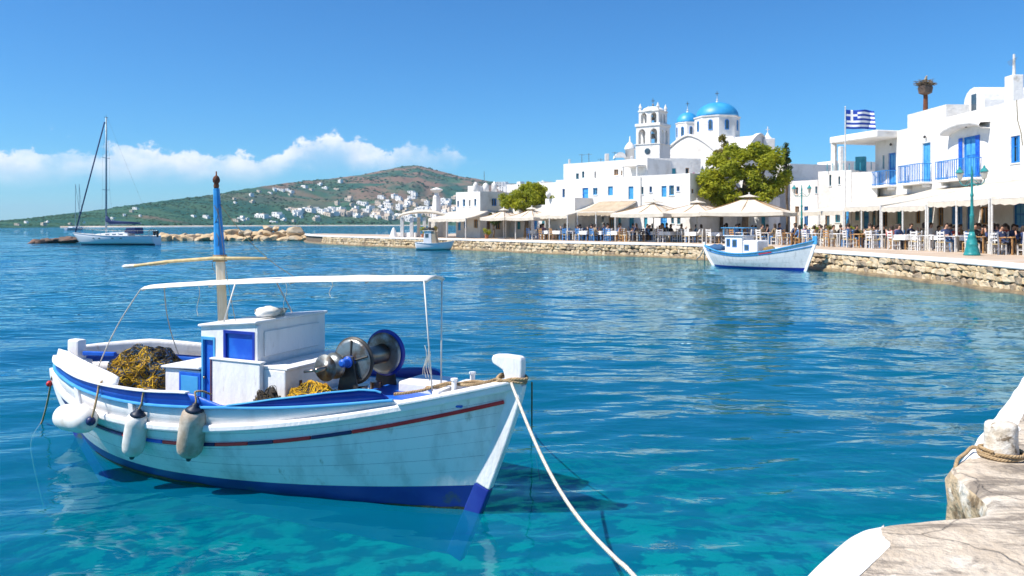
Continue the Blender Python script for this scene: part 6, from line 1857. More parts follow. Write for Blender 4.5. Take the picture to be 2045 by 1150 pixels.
def umbrella(label, c, size, z_edge, z_top, rot, nside=4, m='canvas', pole='pole_white'):
    o = empty('market_umbrella', (c.x, c.y, QZ), rot); tag(o, label, 'umbrella', 'large square umbrellas on the quay')
    hw = size / 2
    cor = [Vector((hw, -hw, 0)), Vector((hw, hw, 0)), Vector((-hw, hw, 0)), Vector((-hw, -hw, 0))]
    ze, zt = z_edge - QZ, z_top - QZ
    q = MB()
    for k in range(4):
        a, b = cor[k], cor[(k + 1) % 4]
        rows = []
        for j in range(7):
            t = .12 + .88 * j / 6
            rows.append([(a.lerp(b, i / 8) * t) + Vector((0, 0, zt + (ze - zt) * t - .10 * math.sin(math.pi * t) - .06 * math.sin(math.pi * i / 8) * t)) for i in range(9)])
        q.grid(rows)
    q.build('canopy', m, o, solid=.02)
    q = MB()
    for k in range(4):
        a, b = cor[k], cor[(k + 1) % 4]
        q.grid([[a.lerp(b, i / 8) * s_ + Vector((0, 0, ze - .06 * math.sin(math.pi * i / 8) - dz)) for i in range(9)] for s_, dz in ((1.0, .0), (1.006, .26))])
    q.build('valance', m, o, solid=.012)
    q = MB()
    for k in range(4):
        a, b = cor[k] * .22, cor[(k + 1) % 4] * .22
        q.add([a + Vector((0, 0, zt - .02)), b + Vector((0, 0, zt - .02)), Vector((0, 0, zt + .18))], [(0, 1, 2)])
    q.build('vent_cap', m, o, solid=.02)
    q = MB(); q.tube([(0, 0, 0), (0, 0, zt + .2)], .045, 8); q.lathe([(.02, zt + .15), (.06, zt + .24), (.01, zt + .34)], 8, (0, 0, 0)); q.build('pole', pole, o)
    q = MB(); q.box(-.4, .4, -.4, .4, .001, .09); q.build('base', 'pole_white', o, bevel=.02)
    for k in range(4):
        for mid in (0, 1):
            e_ = cor[k] if not mid else (cor[k] + cor[(k + 1) % 4]) / 2
            q = MB(); q.tube([(0, 0, zt - .06), Vector((e_.x, e_.y, ze - .05 - .06 * mid))], .022, 5); q.build('rib', 'chair_wood', o)
    return o
umbrella('largest cream umbrella with a vent cap under the big tree', rp(1496, 58.5), 5.8, 3.25, 4.40, -.5)
umbrella('cream umbrella left of the largest one, in front of the big tree', rp(1392, 61), 4.6, 3.25, 4.05, -.75)
umbrella('cream umbrella in front of the wide waterfront house', rp(1305, 62.5), 4.8, 3.2, 4.10, -.75)
umbrella('small cream umbrella below the left tree', rp(1062, 72), 3.4, 3.0, 3.75, -.75)
umbrella('small cream umbrella right beside the jetty house', rp(1006, 75.5), 3.2, 3.0, 3.7, -.75)

# ================================================================== taverna chairs, tables, diners
def chair_proto(mm, seat):
    o = empty('taverna_chair')
    q = MB(); q.box(-.20, .20, -.20, .20, .43, .465); q.build('seat', seat, o, bevel=.01)
    for s_ in (-1, 1):
        q = MB(); q.sweep([(-.20, s_ * .19, 0), (-.19, s_ * .19, .45), (-.25, s_ * .19, .98)], .045, .045, up=(1, 0, 0)); q.build('leg', mm, o)
        q = MB(); q.box(.16, .205, s_ * .19 - .022, s_ * .19 + .022, 0, .429); q.build('leg', mm, o)
    for z_ in (.62, .76, .90):
        q = MB(); q.box(-.255 + (.98 - z_) * .10, -.225 + (.98 - z_) * .10, -.166, .166, z_ - .035, z_ + .035); q.build('back_slat', mm, o)
    q = MB()
    for s_ in (-1, 1): q.box(-.17, .158, s_ * .19 - .012, s_ * .19 + .012, .20, .23)
    q.box(.17, .19, -.167, .167, .25, .28); q.build('stretcher', mm, o)
    return o
def table_proto(mm, cloth=None):
    o = empty('taverna_table')
    q = MB(); q.box(-.42, .42, -.42, .42, .72, .75); q.build('table_top', mm, o, bevel=.006)
    for a in (-1, 1):
        for b_ in (-1, 1):
            q = MB(); q.box(a * .36 - .025, a * .36 + .025, b_ * .36 - .025, b_ * .36 + .025, 0, .719); q.build('leg', mm, o)
    if cloth:
        q = MB()
        rows = []
        for s_, z_ in ((0.01, .757), (.43, .757), (.45, .75), (.47, .60), (.50, .50)):
            r_ = []
            for k in range(24):
                w = 2 * math.pi * k / 24; c_, n_ = math.cos(w), math.sin(w); d_ = max(abs(c_), abs(n_))
                fl = (.03 * math.sin(6 * w) if z_ < .7 else 0)
                r_.append((c_ / d_ * (s_ + fl), n_ / d_ * (s_ + fl), z_))
            rows.append(r_)
        q.grid(rows, close=True); q.build('table_cloth', cloth, o, smooth=False)
    return o
CH = {'white': chair_proto('chair_white', 'straw'), 'blue': chair_proto('chair_blue', 'straw'), 'wooden': chair_proto('chair_wood', 'straw'), 'dark': chair_proto('chair_dark', 'chair_dark')}
TB = {'white': table_proto('chair_white'), 'cloth': table_proto('chair_wood', 'flag_white'), 'blue': table_proto('chair_blue', 'flag_white'), 'wooden': table_proto('chair_wood')}
def person_mesh(var):
    sk_ = bpy.data.meshes.new('person')
    lean = (.05, -.04, .10)[var]
    V_ = [(-.02, 0, .56), (-.05 + lean * .4, 0, .78), (-.04 + lean, 0, 1.00), (-.02 + lean * 1.1, 0, 1.10), (.02 + lean * 1.2, 0, 1.23), (.03 + lean * 1.2, 0, 1.31),
          (.10, -.10, .55), (.42, -.11, .52), (.40, -.11, .10), (.53, -.12, .05), (.10, .10, .55), (.42, .11, .52), (.38, .11, .10), (.51, .12, .05),
          (-.03 + lean, -.19, .99), (.06 + lean, -.25, .76), (.30 + lean, -.17, .80), (.40 + lean, -.14, .81), (-.03 + lean, .19, .99), (.04 + lean, .26, .76), (.28 + lean, .18, (.80, .80, 1.05)[var]), (.36 + lean, .15, (.81, .82, 1.16)[var])]
    E_ = [(0, 1), (1, 2), (2, 3), (3, 4), (4, 5), (0, 6), (6, 7), (7, 8), (8, 9), (0, 10), (10, 11), (11, 12), (12, 13), (2, 14), (14, 15), (15, 16), (16, 17), (2, 18), (18, 19), (19, 20), (20, 21)]
    rad = [.15, .135, .15, .055, .095, .075, .095, .075, .05, .045, .095, .075, .05, .045, .075, .052, .038, .042, .075, .052, .038, .042]
    sk_.from_pydata(V_, E_, []); 
    o = bpy.data.objects.new('tmp_person', sk_); COL.objects.link(o)
    md = o.modifiers.new('skin', 'SKIN')
    if not sk_.skin_vertices:
        bm_ = bmesh.new(); bm_.from_mesh(sk_); bm_.verts.layers.skin.verify(); bm_.to_mesh(sk_); bm_.free()
    for i, v in enumerate(sk_.skin_vertices[0].data):
        v.radius = (rad[i] * (.8 if i in (0, 1, 2) else 1), rad[i]); v.use_root = (i == 0)
    sb = o.modifiers.new('sub', 'SUBSURF'); sb.levels = 1; sb.render_levels = 1
    dg = bpy.context.evaluated_depsgraph_get()
    me_ = bpy.data.meshes.new_from_object(o.evaluated_get(dg))
    bpy.data.objects.remove(o, do_unlink=True)
    me_.materials.clear()
    for m_ in ('skin', 'shirt_black', 'trousers'): me_.materials.append(M[m_])
    for p in me_.polygons:
        c_ = p.center; p.use_smooth = True
        if c_.z > 1.09 + lean * .0 and abs(c_.y) < .14 and c_.x < .25 + lean: p.material_index = 0
        elif c_.x > .20 + lean and c_.z > .66: p.material_index = 0
        elif c_.z < .60 and c_.x > .03: p.material_index = 2 if c_.z > .07 else 2
        elif c_.z < .52: p.material_index = 2
        else: p.material_index = 1
    return me_, lean
PM = [person_mesh(k) for k in range(3)]
def hair_mesh(lean, long_):
    q = MB(); rows = []
    cx_, cz_ = .015 + lean * 1.2, 1.265
    for j in range(7):
        v = math.pi * .62 * j / 6
        rows.append([])
        for i in range(14):
            u = 2 * math.pi * i / 14
            fr2 = .55 if math.cos(u) > .35 and j > 3 else 1
            rows[-1].append((cx_ - .012 + .115 * math.sin(v) * math.cos(u) * fr2, .108 * math.sin(v) * math.sin(u), cz_ + .012 + .125 * math.cos(v) - (.12 if long_ and j == 6 and math.cos(u) < .2 else 0)))
    q.grid(rows, close=True)
    return q.mesh('hair', 'hair', True)
HM = [[hair_mesh(PM[k][1], l_) for l_ in (0, 1)] for k in range(3)]
used = set()
def place(protos, key, loc, rz, label, cat, group, sc_=1.0):
    src = protos[key]
    if (id(protos), key) in used: o = copy_tree(src)
    else: o = src; used.add((id(protos), key))
    o.location = loc; o.rotation_euler = (0, 0, rz); o.scale = (sc_, sc_, sc_)
    tag(o, label, cat, group); return o
shirts = {'black': 'shirt_black', 'navy': 'shirt_navy', 'red': 'shirt_red', 'white': 'shirt_white', 'blue': 'shirt_blue', 'mauve': 'shirt_mauve', 'khaki': 'shirt_khaki'}
def diner(loc, rz, label, group, shirt, sc_):
    k = rng.randrange(3)
    o = obj('person', PM[k][0], None, loc, (0, 0, rz), (sc_,) * 3)
    for i, mn in ((1, shirt), (2, rng.choice(['trousers', 'trousers_tan', 'shirt_blue']))):
        o.material_slots[i].link = 'OBJECT'; o.material_slots[i].material = M[mn]
    tag(o, label, 'person', group)
    obj('hair', HM[k][rng.randrange(2)], o)
    return o
s_first = next(s for s in [i * .1 for i in range(2000)] if qat(s)[0].y > 35.6)
rowdef = (('front', 0.0, 0.40), ('middle', 2.05, 0.85), ('inner', 4.0, 0.9))
s = s_first; idx = 0
while True:
    p, d, n = qat(s)
    if p.y > 45 and to_px((p.x, p.y, 0))[0] < 985: break
    yy_ = p.y
    off0 = float(np.interp(yy_, [30, 44, 55, 80], [6.1, 5.6, 4.4, 4.3]))
    for rn, dof, occ in rowdef:
        off = off0 + (dof if yy_ < 47 else dof * .85)
        c_ = Vector((p.x - n.x * off, p.y - n.y * off))
        ppx = to_px((c_.x, c_.y, 1))[0]
        if ppx > 2075: continue
        if (c_ - rp(1496, 58.5)).length < .9 or (c_ - rp(1392, 61)).length < .8 or (c_ - rp(1305, 62.5)).length < .8: continue
        rz = math.atan2(d.y, d.x)
        far = ppx < 1420
        w_ord = ORD[min(idx, len(ORD) - 1)]
        tk = rng.choice(['white', 'white', 'white', 'cloth', 'wooden']) if not far else rng.choice(['cloth', 'blue', 'white'])
        scl = 1.06
        place(TB, tk, (c_.x, c_.y, QZ), rz, {'white': 'white square table, the %s %s row table from the right', 'cloth': 'table under a white cloth, the %s %s row table from the right', 'blue': 'blue table with white cloth, the %s %s row table from the right', 'wooden': 'bare wooden table, the %s %s row table from the right'}[tk] % (w_ord, rn), 'table', 'taverna tables along the quay', scl)
        if far: pal = ['white', 'white', 'blue', 'blue', 'blue', 'wooden'] if ppx < 1230 else ['white', 'wooden', 'wooden', 'white', 'dark']
        else: pal = ['white', 'white', 'white', 'wooden', 'blue'] if ppx < 1960 else ['blue', 'white', 'white']
        sides = {'front': [('quay', n, .68), ('right', -d, .68), ('left', d, .68), ('far', -n, .68)], 'middle': [('far', -n, .68), ('right', -d, .66), ('left', d, .66)], 'inner': [('right', -d, .66), ('left', d, .66)]}[rn]
        for sn, dv, rad_ in sides:
            if sn == 'far' and rn == 'front' and rng.random() < .75: continue
            if rng.random() < .06 and sn != 'quay': continue
            jx = rng.uniform(-.08, .08)
            q_ = c_ + Vector((dv.x, dv.y)) * (rad_ + rng.uniform(0, .12)) + Vector((-dv.y, dv.x)) * jx
            a_ = math.atan2(-dv.y, -dv.x) + rng.uniform(-.2, .2)
            ck = rng.choice(pal)
            place(CH, ck, (q_.x, q_.y, QZ), a_, '%s chair on the %s side of the %s %s row table from the right' % (ck, sn, w_ord, rn), 'chair', 'taverna chairs along the quay', scl)
            pr_ = occ if sn != 'quay' else occ * .35
            if rng.random() < pr_:
                sh = rng.choice(['black', 'black', 'navy', 'navy', 'red', 'white', 'blue', 'mauve', 'khaki'])
                diner((q_.x, q_.y, QZ - .05), a_, 'diner in %s top, %s side of the %s %s row table from right' % (sh, sn, w_ord, rn), 'diners under the awnings', shirts[sh], scl * rng.uniform(.9, 1.04))
    s += 1.72; idx += 1
# any prototype never placed is not part of the scene
for protos in (CH, TB):
    for k, o in protos.items():
        if (id(protos), k) not in used:
            for c_ in kids(o): bpy.data.objects.remove(c_, do_unlink=True)
            bpy.data.objects.remove(o, do_unlink=True)

# ================================================================== lamp posts, flag
def lamp_post(loc, htot, label, rz):
    o = empty('street_lamp', loc, rz); tag(o, label, 'street lamp', 'green cast iron lamps on the quay')
    q = MB(); q.lathe([(.34, 0), (.34, .06), (.31, .10), (.30, .16), (.27, .30), (.235, .44), (.25, .48), (.23, .52), (.20, .66), (.16, .82), (.175, .86), (.13, .92), (.10, 1.05)], 20, (0, 0, .001)); q.build('base', 'lamp_green', o, smooth=True)
    q = MB(); q.lathe([(.095, 1.05), (.085, 1.7), (.10, 1.74), (.10, 1.80), (.07, 1.86), (.055, 2.6), (.075, 2.64), (.075, 2.70), (.05, 2.76), (.045, htot - .45), (.06, htot - .42), (.05, htot - .3), (.02, htot - .12), (.03, htot - .08), (.005, htot)], 14, (0, 0, 0)); q.build('pole', 'lamp_green', o, smooth=True)
    for s_ in (-1, 1):
        q = MB(); q.tube([(0, s_ * .04, htot - .80), (0, s_ * .22, htot - .90), (0, s_ * .42, htot - .86), (0, s_ * .52, htot - .72), (0, s_ * .52, htot - .62)], .022, 6); q.tube([(0, s_ * .05, htot - .62), (0, s_ * .18, htot - .70), (0, s_ * .3, htot - .84)], .014, 5); arm_ = q.build('arm', 'lamp_green', o, smooth=True)
        zb_l = htot - .62
        q = MB(); q.lathe([(.07, zb_l), (.085, zb_l + .03), (.15, zb_l + .30), (.14, zb_l + .31)], 6, (0, s_ * .52, 0)); q.build('lantern_glass', 'lamp_glass', arm_)
        q = MB(); q.lathe([(.18, zb_l + .311), (.17, zb_l + .34), (.09, zb_l + .46), (.05, zb_l + .48), (.05, zb_l + .53), (.01, zb_l + .60)], 6, (0, s_ * .52, 0)); q.build('lantern_cap', 'lamp_green', arm_)
    return o
L1 = ground(1941, 510, QZ)
lamp_post(L1, pz(330, L1.y) - QZ, 'tall green lamp post with two lanterns on the near right quay', R(35))
L2 = ground(1601, 486, QZ)
lamp_post(L2, pz(368, L2.y) - QZ, 'green lamp post behind the bow of the small blue rimmed boat', R(60))
# flag
fl = rp(1688, 56.0)
fo = empty('flagpole', (fl.x, fl.y, QZ)); tag(fo, 'white flagpole rising above the awnings', 'flagpole')
ft = pz(215, 56) - QZ
q = MB(); q.tube([(0, 0, 0), (0, 0, ft * .6), (0, 0, ft)], [.07, .055, .035], 8); q.build('pole', 'pole_white', fo)
q = MB(); q.lathe([(.02, ft), (.06, ft + .05), (.02, ft + .11)], 8, (0, 0, 0)); q.build('finial', 'pole_white', fo)
fw_, fh_ = wpx(57, 56), wpx(38, 56)
fz1 = pz(219, 56)
q = MB(); NXF, NYF = 36, 18
def fpt(i, j):
    t = i / NXF
    return Vector((fl.x + .06 + fw_ * t, fl.y + .22 * t * math.sin(t * 9 + j * .08), fz1 - fh_ * j / NYF - .05 * t * math.sin(t * 7) - .04 * t))
rows = [[fpt(i, j) for i in range(NXF + 1)] for j in range(NYF + 1)]
b0 = len(q.v); q.v += [tuple(p_ - Vector((fl.x, fl.y, 0))) for r in rows for p_ in r]
for j in range(NYF):
    for i in range(NXF):
        stripe = j // 2
        blue = stripe % 2 == 0
        if stripe < 5 and i < 14:
            blue = not (stripe == 2 or 5.5 <= i < 8.5)
        q.f.append(tuple(b0 + k for k in (j * (NXF + 1) + i, j * (NXF + 1) + i + 1, (j + 1) * (NXF + 1) + i + 1, (j + 1) * (NXF + 1) + i))); q.mi.append(0 if blue else 1)
fg = q.build('flag', ['flag_blue', 'flag_white'], None, solid=.008, smooth=True)
fg.location = (fl.x, fl.y, 0)
tag(fg, 'blue and white striped flag with a cross in the corner, flying from the pole', 'flag')

# ================================================================== trees and plants
def leafy(mb_, c, r, n, size, rr_, flat=1.0):
    for _ in range(n):
        d_ = Vector((rr_.gauss(0, 1), rr_.gauss(0, 1), rr_.gauss(0, 1)));
        if d_.length < 1e-3: continue
        d_.normalize()
        rad_ = r * (rr_.random() ** .45)
        p_ = c + Vector((d_.x * rad_, d_.y * rad_, d_.z * rad_ * flat))
        a = Vector((rr_.uniform(-1, 1), rr_.uniform(-1, 1), rr_.uniform(-.6, .6))).normalized()
        nrm = (d_ * .7 + Vector((rr_.uniform(-1, 1), rr_.uniform(-1, 1), rr_.uniform(-.2, 1)))).normalized()
        b_ = nrm.cross(a)
        if b_.length < .1: continue
        b_.normalize(); a = b_.cross(nrm)
        s_ = size * rr_.uniform(.6, 1.3)
        mb_.add([p_ - a * s_, p_ + b_ * s_ * .45 + nrm * s_ * .12, p_ + a * s_, p_ - b_ * s_ * .45 + nrm * s_ * .12], [(0, 1, 2, 3)])
def tree(name, label, base, clumps, leaf, size, nleaf, seed, trunk_r=.22, group=None):
    """clumps: (x, y, z, r) relative to the base"""
    rr_ = random.Random(seed)
    o = empty(name, base); tag(o, label, 'tree', group)
    q = MB()
    ztop = max(c[2] for c in clumps); zc = sum(c[2] for c in clumps) / len(clumps)
    q.tube([(0, 0, -.1), (.1, .05, zc * .35), (-.05, .1, zc * .7), (.05, 0, zc)], [trunk_r * 1.3, trunk_r, trunk_r * .8, trunk_r * .45], 9)
    tk_ = q.build('trunk', 'bark', o, smooth=True)
    q = MB()
    for c in rr_.sample(clumps, min(len(clumps), 14)):
        st = Vector((0, .05, zc * rr_.uniform(.4, .85))); e_ = Vector(c[:3])
        q.tube([st, st.lerp(e_, .5) + Vector((0, 0, -.15)), e_], [trunk_r * .5, trunk_r * .3, trunk_r * .08], 6)
    q.build('limbs', 'bark', tk_, smooth=True)
    q = MB()
    for c in clumps:
        leafy(q, Vector(c[:3]), c[3], int(nleaf * (c[3] ** 2)), size, rr_, .8)
    tag(q.build('crown', leaf, o), kind='stuff')
    return o
rt = random.Random(21)
def clumps_from(outline, D0, depth, base, n, rmin, rmax):
    """clumps filling an uneven crown: outline gives rows (py, px_left, px_right)"""
    ol = np.array(outline, float); res = []
    while len(res) < n:
        py = rt.uniform(ol[0, 0], ol[-1, 0]); l_ = np.interp(py, ol[:, 0], ol[:, 1]); r_ = np.interp(py, ol[:, 0], ol[:, 2])
        px = rt.uniform(l_, r_); rad_ = rt.uniform(rmin, rmax); m_ = rad_ / D0 * F * .75
        if px - m_ < l_ or px + m_ > r_: 
            if rt.random() < .85: continue
        half = depth * math.sqrt(max(0.05, 1 - ((px - (l_ + r_) / 2) / max(1, (r_ - l_) / 2)) ** 2))
        D_ = D0 + rt.uniform(-half, half)
        w = at(px, py, D0); res.append((w.x - base[0], D_ - base[1], w.z - base[2], rad_))
    return res
tb0 = (*rp(1487, 65), QZ)
tree('plane_tree', 'large rounded green tree rising behind the umbrellas below the church', tb0,
     clumps_from([(294, 1462, 1520), (312, 1425, 1565), (330, 1398, 1578), (350, 1392, 1580), (370, 1395, 1572), (390, 1408, 1548), (412, 1425, 1500)], 65, 2.6, tb0, 120, .30, .85), 'leaf', .15, 500, 3, .28)
tb1 = (*rp(1440, 67.5), QZ)
tree('conifer_tree', 'slim olive green tree top poking above the large tree on its left', tb1, clumps_from([(268, 1434, 1446), (285, 1426, 1454), (305, 1424, 1456), (325, 1424, 1456)], 67.5, .5, tb1, 22, .25, .45), 'leaf_olive', .11, 900, 5, .12)
tb2 = (*rp(1571, 69), QZ)
tree('dark_cypress', 'thin dark cypress standing right of the large tree', tb2, clumps_from([(270, 1569, 1574), (290, 1566, 1577), (320, 1562, 1580), (345, 1560, 1582)], 69, .35, tb2, 20, .18, .32), 'leaf_dark', .10, 1100, 6, .10)
tb3 = (*rp(1050, 79.5), QZ)
tree('tamarisk_tree', 'low spreading green tree between the jetty house and the waterfront house', tb3, clumps_from([(370, 1052, 1085), (380, 1022, 1102), (392, 1000, 1106), (404, 992, 1104), (414, 1004, 1092)], 79.5, 1.8, tb3, 58, .4, .75), 'leaf', .14, 460, 8, .2)
tb4 = (*rp(985, 78.5), QZ)
tree('shade_tree', 'small dark tree in the shade beside the jetty house', tb4, clumps_from([(428, 975, 1004), (440, 978, 1006), (446, 980, 1000)], 78.5, .6, tb4, 10, .25, .45), 'leaf_dark', .10, 700, 9, .08)
# bougainvillea on the house corner
bg_ = empty('bougainvillea', (*rp(1384, 66.0), QZ)); tag(bg_, 'pink bougainvillea on the corner of the wide waterfront house', 'plant')
q = MB(); q.tube([(0, 0, 0), (.1, 0, 2), (-.1, 0, 4), (0, 0, pz(356, 66) - QZ)], [.06, .05, .04, .02], 6); q.build('stem', 'bark', bg_)
q = MB()
for k in range(6): leafy(q, Vector((rt.uniform(-.35, .35), rt.uniform(-.2, .2), pz(358, 66) - QZ + rt.uniform(-.5, .4))), .28, 70, .09, rt)
tag(q.build('flowers', 'pink_flower', bg_), kind='stuff')
# potted shrubs along the terrace
for k, (px, D_, h_, lab) in enumerate(((1608, 58, .7, 'left of the second lamp post'), (1630, 56.5, .8, 'right of the second lamp post'), (1655, 53.5, .9, 'below the flagpole awning'), (1705, 51.5, .8, 'among the white chairs under the flag'), (1718, 50.5, .7, 'right of the other pots under the flag'), (845, 81.5, .6, 'inside the jetty pavilion'), (868, 82, .8, 'behind the small motor boat'), (972, 76.2, .7, 'at the corner of the jetty house'))):
    c_ = rp(px, D_)
    o = empty('potted_plant', (c_.x, c_.y, QZ)); tag(o, 'leafy potted shrub ' + lab, 'plant', 'potted shrubs on the quay')
    q = MB(); q.lathe([(.14, 0), (.20, .32), (.22, .33), (.22, .38), (.18, .38)], 12, (0, 0, .001)); q.build('pot', 'terracotta', o)
    q = MB()
    for j in range(5): leafy(q, Vector((rt.uniform(-.2, .2), rt.uniform(-.2, .2), .38 + h_ * rt.uniform(.2, .9))), .26, 60, .08, rt)
    tag(q.build('foliage', 'leaf' if k % 2 else 'leaf_olive', o), kind='stuff')
    q = MB(); q.tube([(0, 0, .3), (.02, 0, .38 + h_ * .6)], .02, 5); q.build('stem', 'bark', o)

# ================================================================== other boats
# small boat with blue rim moored by the quay
s2, b2 = rp(1407, 46.0), rp(1628, 40.6)
v2 = b2 - s2; L2_ = v2.length
sb2 = empty('small_fishing_boat', (s2.x, s2.y, 0), math.atan2(v2.y, v2.x)); tag(sb2, 'small white boat with blue rim and little cabin moored at the quay', 'boat')
h2 = Hull(L2_, 1.05, L2_ * .45, .78, 1.55, 1.15, keel=-.5, stem=(.55, 1.55), stern=(.7, 1.15), zm=L2_ * .42, c1=(.55, .8), c2=(.90, .30))
bt2 = lambda x: .09 + .04 * (x / L2_)
for side in (-1, 1):
    q = MB(); h2.strip(q, side, 0, L2_, 40, lambda x: -.49, bt2, 5); q.build('boot_top', 'hull_blue', sb2, smooth=True)
    for k in range(4):
        q = MB(); h2.strip(q, side, 0, L2_, 40, lambda x, k=k: bt2(x) + (h2.zs(x) - bt2(x)) * k / 4.0 + .002, lambda x, k=k: bt2(x) + (h2.zs(x) - bt2(x)) * (k + 1) / 4.0 - .002, 2, 0, .001); q.build('plank', 'hull_white', sb2, smooth=True)
    q = MB(); q.sweep(h2.line(side, 0, L2_ - .02, 40, lambda x: h2.zs(x) + .02, .01), .08, .055); q.build('rail', 'paint_blue_light', sb2, bevel=.01)
    q = MB(); q.sweep(h2.line(side, .1, L2_ - .05, 40, lambda x: h2.zs(x) * .80 + .05, .010), .02, .03); q.build('painted_strake', 'paint_blue', sb2)
    q = MB(); q.sweep(h2.line(side, L2_ * .62, L2_ * .72, 8, lambda x: h2.zs(x) * .9, .014), .02, .05); q.build('name_board', 'trim_red', sb2)
q = MB()
rows = []
for i in range(21):
    x = .1 + (L2_ - .3) * i / 20; z_ = h2.zs(x) - .16; y_ = max(.02, h2.beam(x) - .05); rows.append([(h2.prof(x, z_), y_ * j, z_) for j in (-1, 0, 1)])
q.grid(rows); q.build('deck', 'deck_grey', sb2)
q = MB(); q.sweep([(h2.prof(L2_, z_) + .02, 0, z_) for z_ in [-.4 + i * 1.75 / 14 for i in range(15)]], .09, .15, up=(1, 0, 0)); q.build('stem_post', 'boat_white', sb2, bevel=.01)
q = MB(); q.box(h2.prof(L2_, 1.36) - .09, h2.prof(L2_, 1.5) + .12, -.05, .05, 1.352, 1.78); q.build('stem_head', 'paint_blue_light', sb2, bevel=.02)
q = MB(); q.sweep([(h2.prof(0, z_) - .02, 0, z_) for z_ in [-.4 + i * 1.75 / 14 for i in range(15)]], .09, .17, up=(1, 0, 0)); q.build('stern_post', 'boat_white', sb2, bevel=.01)
cx0, cx1 = L2_ * .26, L2_ * .56
q = MB(); q.box(cx0, cx0 + (cx1 - cx0) * .55, -.55, .55, .6, 1.72); q.build('wheelhouse', 'boat_white', sb2, bevel=.05)
q = MB(); q.box(cx0 + (cx1 - cx0) * .553, cx1, -.52, .52, .6, 1.52); q.build('coach_roof', 'boat_white', sb2, bevel=.08)
q = MB(); q.box(cx0 - .08, cx0 + (cx1 - cx0) * .6, -.62, .62, 1.722, 1.77); q.build('cabin_roof', 'boat_white', sb2, bevel=.02)
for x0_, x1_, y_, z0_, z1b in ((cx0 + .12, cx0 + .36, -.556, 1.15, 1.58), (cx0 + .50, cx0 + .80, -.556, 1.12, 1.55), (cx0 + 1.25, cx0 + 1.55, -.526, .95, 1.28)):
    q = MB(); q.box(x0_, x1_, y_ - .012, y_ + .01, z0_, z1b); w_ = q.build('window', 'paint_blue', sb2, bevel=.01)
    q = MB(); q.box(x0_ + .04, x1_ - .04, y_ - .018, y_ - .0125, z0_ + .04, z1b - .04); q.build('pane', 'glass_dark', w_)
q = MB()
for y_ in (-.5, .5):
    for x_ in (cx0 - .1, cx0 + 1.1): q.tube([(x_, y_, 1.72), (x_, y_, 2.16)], .025, 5)
q.build('canopy_frame', 'paint_blue_light', sb2)
q = MB(); q.box(cx0 - .25, cx0 + 1.3, -.58, .58, 2.162, 2.20); q.build('canopy', 'paint_blue_light', sb2, bevel=.01)
q = MB(); blob(q, (L2_ * .14, -.1, 1.0), .5, .4, .25, 4); o = q.build('deck_net_heap', 'net_blue', None, smooth=True); o.location = sb2.location; o.rotation_euler = sb2.rotation_euler; tag(o, 'blue heap of net on the stern of the blue rimmed boat', 'fishing net')
q = MB(); blob(q, (L2_ * .63, -.1, 1.0), .35, .35, .2, 8); o = q.build('deck_clutter_heap', 'net_olive', None, smooth=True); o.location = sb2.location; o.rotation_euler = sb2.rotation_euler; tag(o, 'brown heap of gear before the cabin of the blue rimmed boat', 'fishing gear')
# tender hanging at its stern
q = MB(); pA = Vector((s2.x, s2.y, 1.1)); pB_ = ground(1392, 517, .1)
for dx in (0, .5): strand_rope(q, [pA, pA.lerp(pB_ + Vector((dx, 0, 0)), .5) + Vector((0, 0, -.15)), pB_ + Vector((dx, 0, 0)), pB_ + Vector((dx, 0, -.6))], .035, .2, strands=1)
tag(q.build('stern_warps', 'rope_white', smooth=True), 'two pale warps dropping from the stern of the blue rimmed boat', 'rope')

# small motor boat by the jetty
s3 = rp(831, 73.0)
sb3 = empty('motor_boat', (s3.x, s3.y, 0), R(-6)); tag(sb3, 'small white motor boat with upright wheelhouse moored at the left quay', 'boat')
L3 = wpx(78, 73)
h3 = Hull(L3, .72, L3 * .4, .62, .85, .72, keel=-.35, stem=(.4, .9), stern=(.1, .8), zm=L3 * .45, transom=.72, c1=(.7, .85), c2=(.97, .35))
for side in (-1, 1):
    q = MB(); h3.strip(q, side, 0, L3, 24, lambda x: .07, lambda x: h3.zs(x), 4); q.build('hull_side', 'yacht_white', sb3, smooth=True, solid=.02)
    q = MB(); h3.strip(q, side, 0, L3, 24, lambda x: -.34, lambda x: .068, 4); q.build('boot_top', 'trim_navy', sb3, smooth=True)
    q = MB(); q.sweep(h3.line(side, 0, L3, 24, lambda x: h3.zs(x) + .02, .01), .05, .035); q.build('rail', 'yacht_white', sb3)
q = MB(); q.grid([[h3.pt(0.0, -.3 + (h3.zs(0) + .3) * j / 4, s_) for j in range(5)] for s_ in (-1, 1)]); q.build('transom', 'yacht_white', sb3)
q = MB(); q.grid([[(x, y_ * max(.03, h3.beam(x) - .03), h3.zs(x) - .12) for y_ in (-1, 1)] for x in [.05 + (L3 - .15) * i / 14 for i in range(15)]]); q.build('deck', 'deck_grey', sb3)
q = MB(); q.prism([(.75, .5), (1.55, .5), (1.5, 1.75), (.85, 1.75)], (0, 0, 0), (1, 0, 0), (0, 0, 1), (0, 1, 0), .95); q.build('wheelhouse', 'yacht_white', sb3, bevel=.03)
q = MB(); q.prism([(1.56, .5), (2.05, .5), (1.85, 1.7), (1.53, 1.7)], (0, 0, 0), (1, 0, 0), (0, 0, 1), (0, 1, 0), .93); q.build('spray_hood', 'canvas_tan', sb3, bevel=.04)
q = MB(); q.box(.95, 1.25, -.485, -.476, 1.15, 1.5); q.build('window', 'glass_dark', sb3)
q = MB(); q.box(.7, 1.65, -.55, .55, 1.752, 1.80); q.build('cabin_roof', 'yacht_white', sb3, bevel=.01)
q = MB(); blob(q, (1.2, 0, 1.92), .5, .35, .14, 2, amp=.5); q.build('roof_gear', 'black_iron', sb3, smooth=True)

